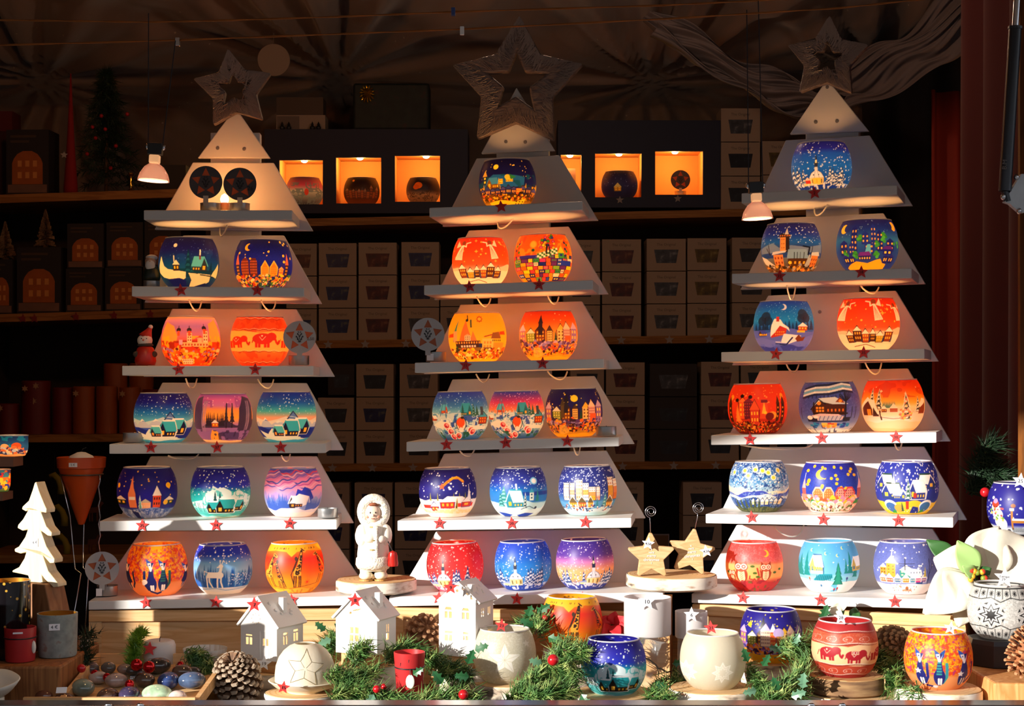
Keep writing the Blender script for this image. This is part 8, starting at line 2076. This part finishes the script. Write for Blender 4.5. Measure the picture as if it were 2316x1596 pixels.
tree_g = blotch('frosted_bristle', [(.3, '#5a4430'), (.6, '#9a7c5c')], 90, rough=.9, bump=.8)
for px, h_, base, lab in ((103, 82, 150, 'frosted bristle tree on the tall lantern box'), (12, 82, 125, 'frosted bristle tree at the far left of the second left board')):
    p = onboard(px, *B2, dy=.06); p.z += base*pm+.001
    t = thing('bristle_tree', lab, 'decoration', p, 0, 'frosted bristle trees')
    mb = MB(); rnd = random.Random(px)
    for k in range(420):
        q = rnd.random(); a = rnd.uniform(0, 2*PI); r = (.03*(1-q)+.003)*rnd.uniform(.8, 1.1); z = .008+h_*pm*q
        d = Vector((math.cos(a)*r, math.sin(a)*r, -.004)); e = Vector((-math.sin(a), math.cos(a), 0))*.0016
        mb.add([Vector((0, 0, z))+e, Vector((0, 0, z))-e, Vector((0, 0, z))+d+e*.7+Vector((0, 0, .003)), Vector((0, 0, z))+d-e*.7-Vector((0, 0, .003))], [(0, 1, 3, 2)])
    mb.build('bristles', tree_g, t); MB().lathe([(0, 0), (.012, 0), (.012, .006), (.003, .008), (.002, h_*pm), (0, h_*pm)], 10).build('trunk', stem_m, t)
# candles on the third left board
rw = plain('red_wax', '#6a1410', rough=.5, vary=.1); ow = plain('orange_wax', '#9a4a14', rough=.5, vary=.1)
CW = [(20,50,70,rw,'squat dark red pillar candle at the far left'),(82,66,122,rw,'tall dark red pillar candle with snowflakes'),(142,46,106,rw,'slim red-brown pillar candle'),(190,50,108,ow,'orange pillar candle, first of the orange ones'),(242,48,108,ow,'orange pillar candle, second of the orange ones'),(294,48,106,ow,'orange pillar candle beside the left tree'),(346,48,100,rw,'red pillar candle partly behind the left tree')]
flake = plain('pale_flake', '#b08a68', rough=.7)
for i, (px, w_, h_, m, lab) in enumerate(CW):
    p = onboard(px, *B3, dy=.06); t = thing('pillar_candle', lab+' on the third left board', 'candle', p, 0, 'pillar candles on the left wall shelf'); r = w_/2*pm
    MB().lathe([(0, 0), (r, 0), (r, h_*pm-.003), (r*.9, h_*pm), (0, h_*pm-.003)], 24).build('wax_body', m, t, smooth=True)
    MB().tube([(0, 0, h_*pm-.003), (0, 0, h_*pm+.008)], .0008, 4).build('wick', ink, t)
    if i in (0, 1, 3, 5):
        for dx, dz in ((-.5, .85), (.25, .9), (.1, .62))[:3 if i == 1 else 1]:
            MB().plate([(dx*r+x, dz*h_*pm+z) for x, z in star_pts(.011, 6, .5)], [], .002, Matrix.Translation((0, -r*.99, 0))).build('flake_relief', flake, t)
for px, w_, h_, lab in ((262,56,66,'orange pillar candle on the second row beside the left tree'),(320,56,66,'dark orange pillar candle on the second row')):
    p = onboard(px, *B3, dy=.17); t = thing('pillar_candle', lab, 'candle', p, 0, 'pillar candles on the left wall shelf'); r = w_/2*pm
    MB().lathe([(0, 0), (r, 0), (r, 158*pm), (r*.9, 161*pm), (0, 158*pm)], 24).build('wax_body', ow, t, smooth=True)
# top left board
p = onboard(240, *B1, dy=.15)
t = thing('small_fir_tree', 'dark artificial fir with small red balls on the top left board', 'christmas tree', p)
nd = MB(); rnd = random.Random(77); hgt = 285*pm
for k in range(60):
    q = (k/60)**.8; a = k*2.4; r = .125*(1-q)*rnd.uniform(.75, 1.05)+.012; z = .04+hgt*q*.92
    pth = [Vector((0, 0, z)), Vector((math.cos(a)*r*.5, math.sin(a)*r*.5, z+.004)), Vector((math.cos(a)*r, math.sin(a)*r, z-.01))]
    needles(nd, pth, 60, .035, .004, rnd, .1, .0016)
needles(nd, [Vector((0, 0, hgt*.75)), Vector((.0, 0, hgt*.9)), Vector((.01, 0, hgt))], 200, .035, .004, rnd, .5, .0016)
nd.build('needles', needle_d, t); MB().lathe([(0, 0), (.03, 0), (.03, .012), (.006, .014), (.004, hgt*.9), (0, hgt*.9)], 10).build('trunk', stem_m, t)
for dx, dz in ((288,258),(229,262),(209,287),(238,292),(216,312),(197,348),(262,330),(250,380)):
    q = W(dx, dz, YL+.04)-p; MB().ell((q.x, q.y, q.z), .0062, 10, 8).build('red_ball', berry_m, t, smooth='all')
p = onboard(160, *B1, dy=.05)
t = thing('red_cone', 'tall slim dark red felt cone on the top left board', 'decoration', p)
MB().lathe([(0, 0), (.022, 0), (.0215, .02), (.014, .13), (.007, .26), (.002, 275*pm), (0, 276*pm)], 20).build('cone', plain('red_felt', '#8a0f10', rough=.85), t, smooth='all')
fstar(145, 350, YL-.002, .012, '', 'pale star tag at the foot of the red felt cone', MATS['dim_card'], group='tags on the left wall shelf')
p = onboard(8, *B1, dy=.2); t = thing('gift_bag', 'dark red gift bag at the far left of the top board', 'gift bag', p)
MB().prism([(-.03, -.04, 0), (.022, -.04, 0), (.026, -.04, .22), (-.03, -.04, .22)], (0, .08, 0)).build('bag', plain('wine_paper', '#3a0a10', rough=.7), t); MB().box(-.032, .042, -.044, .044, .2205, .285).build('bag_fold', plain('wine_paper_bright', '#5a0c12', rough=.7), t)
p = onboard(296, *B1, dy=.05); t = thing('brass_candlestick', 'small shiny brass candlestick near the halogen lamp', 'candlestick', p)
MB().lathe([(0, 0), (.014, 0), (.012, .005), (.004, .01), (.007, .02), (.0035, .03), (.006, .042), (.004, .05), (.009, .056), (.008, .06), (0, .06)], 18).build('stick', plain('brass', '#d8b04a', rough=.15, metal=1), t, smooth=True)
t2 = thing('dark_basket', 'dark box behind the brass candlestick on the top left board', 'box', onboard(385, *B1, dy=.16)); MB().box(-.06, .06, -.05, .05, 0, .09).build('box', boxd, t2)
for i, (x, y) in enumerate(((52,720),(78,720),(172,716),(258,713),(340,710))):
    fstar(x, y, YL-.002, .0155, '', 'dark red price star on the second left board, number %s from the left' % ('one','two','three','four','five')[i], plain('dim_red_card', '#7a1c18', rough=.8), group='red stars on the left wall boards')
# ornaments hanging under the third left board
yel = plain('yellow_felt', '#8a7a14', rough=.8); brn = plain('brown_felt', '#5a2a18', rough=.8)
for i, (px, py) in enumerate(((128,1098),(136,1170),(142,1236))):
    p = W(px, py, YL+.03); t = thing('yellow_ornament', 'curved yellow felt ornament hanging under the left boards, %s' % ('uppermost','middle one','lowest')[i], 'ornament', p, 0, 'yellow felt ornaments')
    MB().tube([(-.022, 0, .03), (-.008, 0, .034), (.006, 0, .02), (.014, 0, -.002), (.013, 0, -.026)], [.006, .01, .0095, .011, .012], 10).build('hanging_felt', yel, t, smooth='all')
    MB().tube([(-.008, 0, .034), (-.006, 0, .1)], .0006, 4).build('hanging_thread', ink, t)
for i, (px, py) in enumerate(((214,1160),(212,1232))):
    p = W(px, py, YL+.03); t = thing('reindeer_ornament', 'brown felt reindeer ornament behind the orange cone, %s one' % ('upper','lower')[i], 'ornament', p, 0, 'brown reindeer ornaments')
    d = MB(); d.plate([(-.02, 0), (.016, .002), (.02, .022), (.028, .03), (.022, .036), (.012, .03), (.006, .018), (-.018, .016)], [], .006)
    for x in (-.018, -.01, .006, .013): d.box(x, x+.004, .0005, .0055, -.026, .003)
    d.build('hanging_felt', brn, t); MB().tube([(.018, .003, .036), (.014, .003, .048), (.024, .003, .054)], .0014, 5).build('antler', brn, t); MB().tube([(0, .003, .018), (0, .003, .1)], .0006, 4).build('hanging_thread', ink, t)

# ------------------------------------------------------------------ draped fabric, curtains, post and strut
def sheet(nu, nv, fn):
    vs = [fn(i/(nu-1), j/(nv-1)) for j in range(nv) for i in range(nu)]
    return MB().add(vs, [(j*nu+i, j*nu+i+1, (j+1)*nu+i+1, (j+1)*nu+i) for j in range(nv-1) for i in range(nu-1)])
gather = [(750, 30), (1480, 95), (60, -60), (1990, 20)]
def drape(u, v):
    x = -2.0+4.0*u
    if v < .4: y, z = 5.86, .3+.72*v/.4
    else: q = (v-.4)/.6; y, z = 5.86-2.0*q**1.1, 1.02+.28*q
    d = 0.0
    for gx, gy in gather:
        X = (gx-CX)/F*5.4; V = .5
        dx, dv = x-X, (v-V)*1.5; rr_ = math.hypot(dx, dv)+.06; an = math.atan2(dv, dx)
        d += .045*math.sin(13*an+3*gx)*math.exp(-rr_*1.0)*min(1, rr_*4) + .02*math.sin(31*an+gx)*math.exp(-rr_*1.2)*min(1, rr_*3)
    d += .025*math.sin(3.1*x+1)+.012*math.sin(11*x+5*v)
    return (x, y-max(-.1, d), ZC+z-d*.7*(v > .4)*min(1, (v-.4)*5))
gz, nt, bs = nodes('gauze'); setp(bs, rough=.75, sheen=.3)
tc = nt.nodes.new('ShaderNodeTexCoord'); vo = nt.nodes.new('ShaderNodeTexVoronoi'); vo.inputs['Scale'].default_value = 16
nt.links.new(tc.outputs['Object'], vo.inputs['Vector']); r_ = ramp(nt, [(0, '#d0b898'), (.05, '#b8a08a'), (.07, '#8a7468'), (1, '#8a7468')]); nt.links.new(vo.outputs['Distance'], r_.inputs['Fac']); nt.links.new(r_.outputs['Color'], bs.inputs['Base Color'])
o = sheet(220, 110, drape).build('draped_gauze', gz, None, smooth='all'); o.modifiers.new('cloth', 'SOLIDIFY').thickness = .002
tag(o, 'brown starry gauze gathered in folds under the stall roof', 'fabric')
swag_m = plain('pale_swag', '#6a6062', rough=.8, vary=.25, vscale=14)
def swag(a, b, sag, wdt, label, D0, D1, k=1.0):
    A, B = W(*a, D0), W(*b, D1)
    def fn(u, v):
        q = A.lerp(B, u); e = wdt*(.55+.3*math.sin(PI*u)+.12*math.sin(9*u+1))
        return q+Vector((.02*math.sin(7*v+3*u), -.03*math.sin(9*v+4*u)-.014*math.sin(31*v+7*u)-.008*math.sin(60*v-9*u), -sag*math.sin(PI*u)+(v-.5)*e+.012*math.sin(13*u+5*v)))
    o = sheet(90, 60, fn).build('fabric_swag', swag_m, None, smooth='all'); o.modifiers.new('cloth', 'SOLIDIFY').thickness = .002
    tag(o, label, 'fabric', 'pale fabric swags')
swag((1470, 50), (1860, 235), .03, .13, 'pale fabric swag sloping down behind the right star', 4.6, 4.5)
swag((1890, 205), (2250, -30), .025, .2, 'pale crumpled fabric swag beside the red curtain', 4.5, 3.9)
red_c = plain('red_velvet', '#58050c', rough=.85, sheen=.4); red_l = plain('red_cloth', '#8a2414', rough=.8)
def curtain(name, A, B, z0, z1, folds, amp, m, label, n=160, seed=0):
    A, B = Vector(A), Vector(B); e = (B-A); nn = Vector((e.y, -e.x, 0)).normalized()
    def fn(u, v):
        q = A.lerp(B, u); return Vector((q.x, q.y, z0+(z1-z0)*v))+nn*(amp*math.sin(2*PI*folds*u+seed+.5*math.sin(5*u))*(1-.35*v))
    o = sheet(n, 24, fn).build(name, m, None, smooth='all'); o.modifiers.new('cloth', 'SOLIDIFY').thickness = .003
    return tag(o, label, 'curtain')
curtain('red_curtain', (1.04, 3.65, 0), (1.03, 2.52, 0), .002, ZC+1.3, 6, .03, red_c, 'dark red curtain along the right side of the stall')
curtain('red_curtain', (1.19, 4.55, 0), (1.36, 4.6, 0), .002, W(0, 205, 4.55).z, 2.2, .03, red_l, 'brighter red hanging cloth behind the right tree', 60, 1.0)
curtain('dark_cloth', (1.1, 5.0, 0), (1.95, 4.9, 0), .002, ZC+1.05, 5, .04, plain('dark_cloth', '#120b0b', rough=.9), 'near black cloth hanging behind the red curtains')
t = garland('dark fir wreath branch with a red berry on the right behind the snowman globe', [[(2200,1110,3.1),(2220,1050,3.1),(2240,1000,3.08)],[(2210,1080,3.1),(2250,1060,3.08),(2275,1080,3.06)]], 70, .045, 33, [], [(2228,1113,3.03,.0095)], m=needle_d, group='fir decoration by the curtain', name='hanging_fir_branch', wd=.0016)
# front post at the right with the flap strut
p = W(2318, 700, 2.46)
struct(MB().box(W(2307, 0, 3.0).x, W(2307, 0, 3.0).x+.02, 3.0, 3.012, COUNTER+.001, ZC+1.59).build('trim_post', wood('post_wood', '#8a5424', '#6e421c', (12, 12, 1), 3)))
a, b = W(2296, 66, 2.44), W(2273, 432, 2.44)
t = thing('gas_strut', 'black gas strut with steel rod and white bracket at the right front post', 'gas strut', b)
MB().tube([(0, 0, 0), a-b], .0098, 16).build('cylinder', plain('strut_black', '#22242c', rough=.35), t, smooth=True)
d = (a-b).normalized(); MB().tube([a-b, a-b+d*.14], .0052, 12).build('piston_rod', steel, t, smooth=True)
MB().tube([a-b, a-b+d*.004], .0112, 16).build('end_cap', plain('strut_cap', '#3a3a40', rough=.3), t)
brk = plain('white_bracket', '#b8bcc0', rough=.45, vary=.15, vscale=60)
pb = [W(x, y, 2.445)-b for x, y in ((2278,440),(2306,395),(2313,395),(2313,482),(2303,482),(2280,462),(2268,458))]
MB().prism([Vector((q.x, -.004, q.z)) for q in pb][::-1], (0, .012, 0)).build('bracket', brk, t)
MB().tube([(0, 0, 0), (.004, 0, -.016)], .006, 10).build('strut_eye', MATS['strut_black'], t)
for x, y in ((2266,446),(2296,402),(2302,478)):
    q = W(x, y, 2.44)-b; MB().ell((q.x, -.006, q.z), (.004, .005, .005), 10, 8).build('bolt', steel, t, smooth='all')
q = W(2277, 370, 2.42)-b; tx = text('B.M', .01, ink_grey, t, q.x, -.0102, q.z, 'lettering'); tx.rotation_euler = (PI/2, -PI/2+.08, 0)

# ------------------------------------------------------------------ low-voltage cables and halogen lamps
cab = plain('twisted_cable', '#a8662e', rough=.45, metal=.5)
def cable(pts, label, D=2.7):
    P = [W(x, y, D) for x, y in pts]; full = []
    for a_, b_ in zip(P, P[1:]): full += [a_.lerp(b_, k/6) for k in range(6)]
    full.append(P[-1]); o = full[0].copy()
    t = thing('cable_line', label, 'cable', o, 0, 'low-voltage cables')
    for s in (0, PI):
        MB().tube([q-o+Vector((0, .0009*math.cos(i*1.1+s), .0009*math.sin(i*1.1+s))) for i, q in enumerate(full)], .001, 5).build('hanging_strand', cab, t, smooth='all')
    return t
cable([(-40,45),(140,47),(330,50),(470,47),(760,38),(1025,27),(1500,12),(1720,1),(1900,-8)], 'upper twisted cable strung across the front of the stall')
cable([(-40,103),(335,93),(760,77),(1045,66),(1516,42),(1900,18),(2090,-2),(2200,-10)], 'lower twisted cable strung across the front of the stall')
refl = clear('dichroic_glass', '#e0a8a0', .5, .12)
bs = refl.node_tree.nodes['Principled BSDF']; bs.inputs['Emission Color'].default_value = rgba('#ff9a70'); bs.inputs['Emission Strength'].default_value = .12
lens = glow('lamp_lens', '#ffe9b8', 3.0); capm = clear('lamp_neck', '#f0c8a0', .7, .2)
b2 = capm.node_tree.nodes['Principled BSDF']; b2.inputs['Emission Color'].default_value = rgba('#ffc890'); b2.inputs['Emission Strength'].default_value = .35
def halogen(px, py, D, tops, label, ry):
    p = W(px, py, D); t = thing('halogen_lamp', label, 'lamp', p, 0, 'halogen pendant lamps'); t.rotation_euler = (0, ry, 0)
    r = .0252
    mb = MB(); mb.lathe([(r, 0), (r*1.03, -.0015), (r*1.0, .003), (r*.9, .0115), (r*.62, .0225), (.0085, .028), (.0085, .029)], 64)
    mb.v = [(x*(1+.022*math.cos(32*math.atan2(y, x))), y*(1+.022*math.cos(32*math.atan2(y, x))), z) for x, y, z in mb.v]
    mb.build('reflector', refl, t, smooth='all')
    MB().lathe([(0, .0005), (r*.97, .0005), (r*.97, -.0008), (0, -.0008)], 40).build('lens', lens, t)
    MB().box(-.0085, .0085, -.0075, .0075, .0285, .0425).build('lamp_neck', capm, t, bevel=.002)
    MB().box(-.012, .012, -.007, .007, .043, .062).build('lamp_socket', black, t, bevel=.001)
    for s in (-1, 1): MB().ell((s*.0135, 0, .056), (.0035, .004, .005), 10, 8).build('cord_clip', steel, t, smooth='all')
    inv = Matrix.Rotation(-ry, 4, 'Y')
    for s, (x, y) in zip((-1, 1), tops): MB().tube([(s*.012, 0, .06), inv @ (W(x, y, D)-p)], .0009, 5).build('hanging_cord', ink, t)
    sl_ = bpy.data.lights.new('halogen_beam', 'SPOT'); sl_.energy = 3.2; sl_.color = rgba('#ffc27a')[:3]; sl_.spot_size = 2.5; sl_.spot_blend = .8; sl_.shadow_soft_size = .02
    so_ = bpy.data.objects.new('halogen_beam', sl_); COL.objects.link(so_); so_.parent = t; so_.location = (0, 0, -.004)
    return t
halogen(347, 408, 2.66, [(336, 30), (397, 92)], 'halogen pendant lamp hanging in front of the left wall shelf', .06)
halogen(1713, 494, 2.70, [(1689, 22), (1715, 0)], 'halogen pendant lamp hanging at the left of the right tree', -.05)
for px, py, m, lab in ((1025, 26, plain('blue_clip', '#2a4a8a', rough=.5), 'small blue clip on the upper cable'), (1045, 69, white_card, 'small white cable terminal on the lower cable above the middle tree'), (402, 94, steel, 'shiny cable terminal on the lower cable at the left')):
    p = W(px, py, 2.695); t = thing('cable_clip', lab, 'clip', p, 0, 'clips on the cables'); MB().box(-.0035, .0035, -.004, .004, -.0075, .0065).build('hanging_clip', m, t, bevel=.001)
# unseen fill lights added under the roof to brighten gauze and back wall
point('roof_fill', (.1, 3.7, ZC+.97), 5.2, '#ffd0ac', .04)
point('roof_fill', (-1.0, 3.65, ZC+.96), 4.5, '#ffa050', .04)  # added fill for the left wall shelf, no fixture
point('side_fill', (1.34, 4.05, ZC+.42), 1.1, '#ffb070', .03)  # unseen fill light added to brighten the hanging red cloth
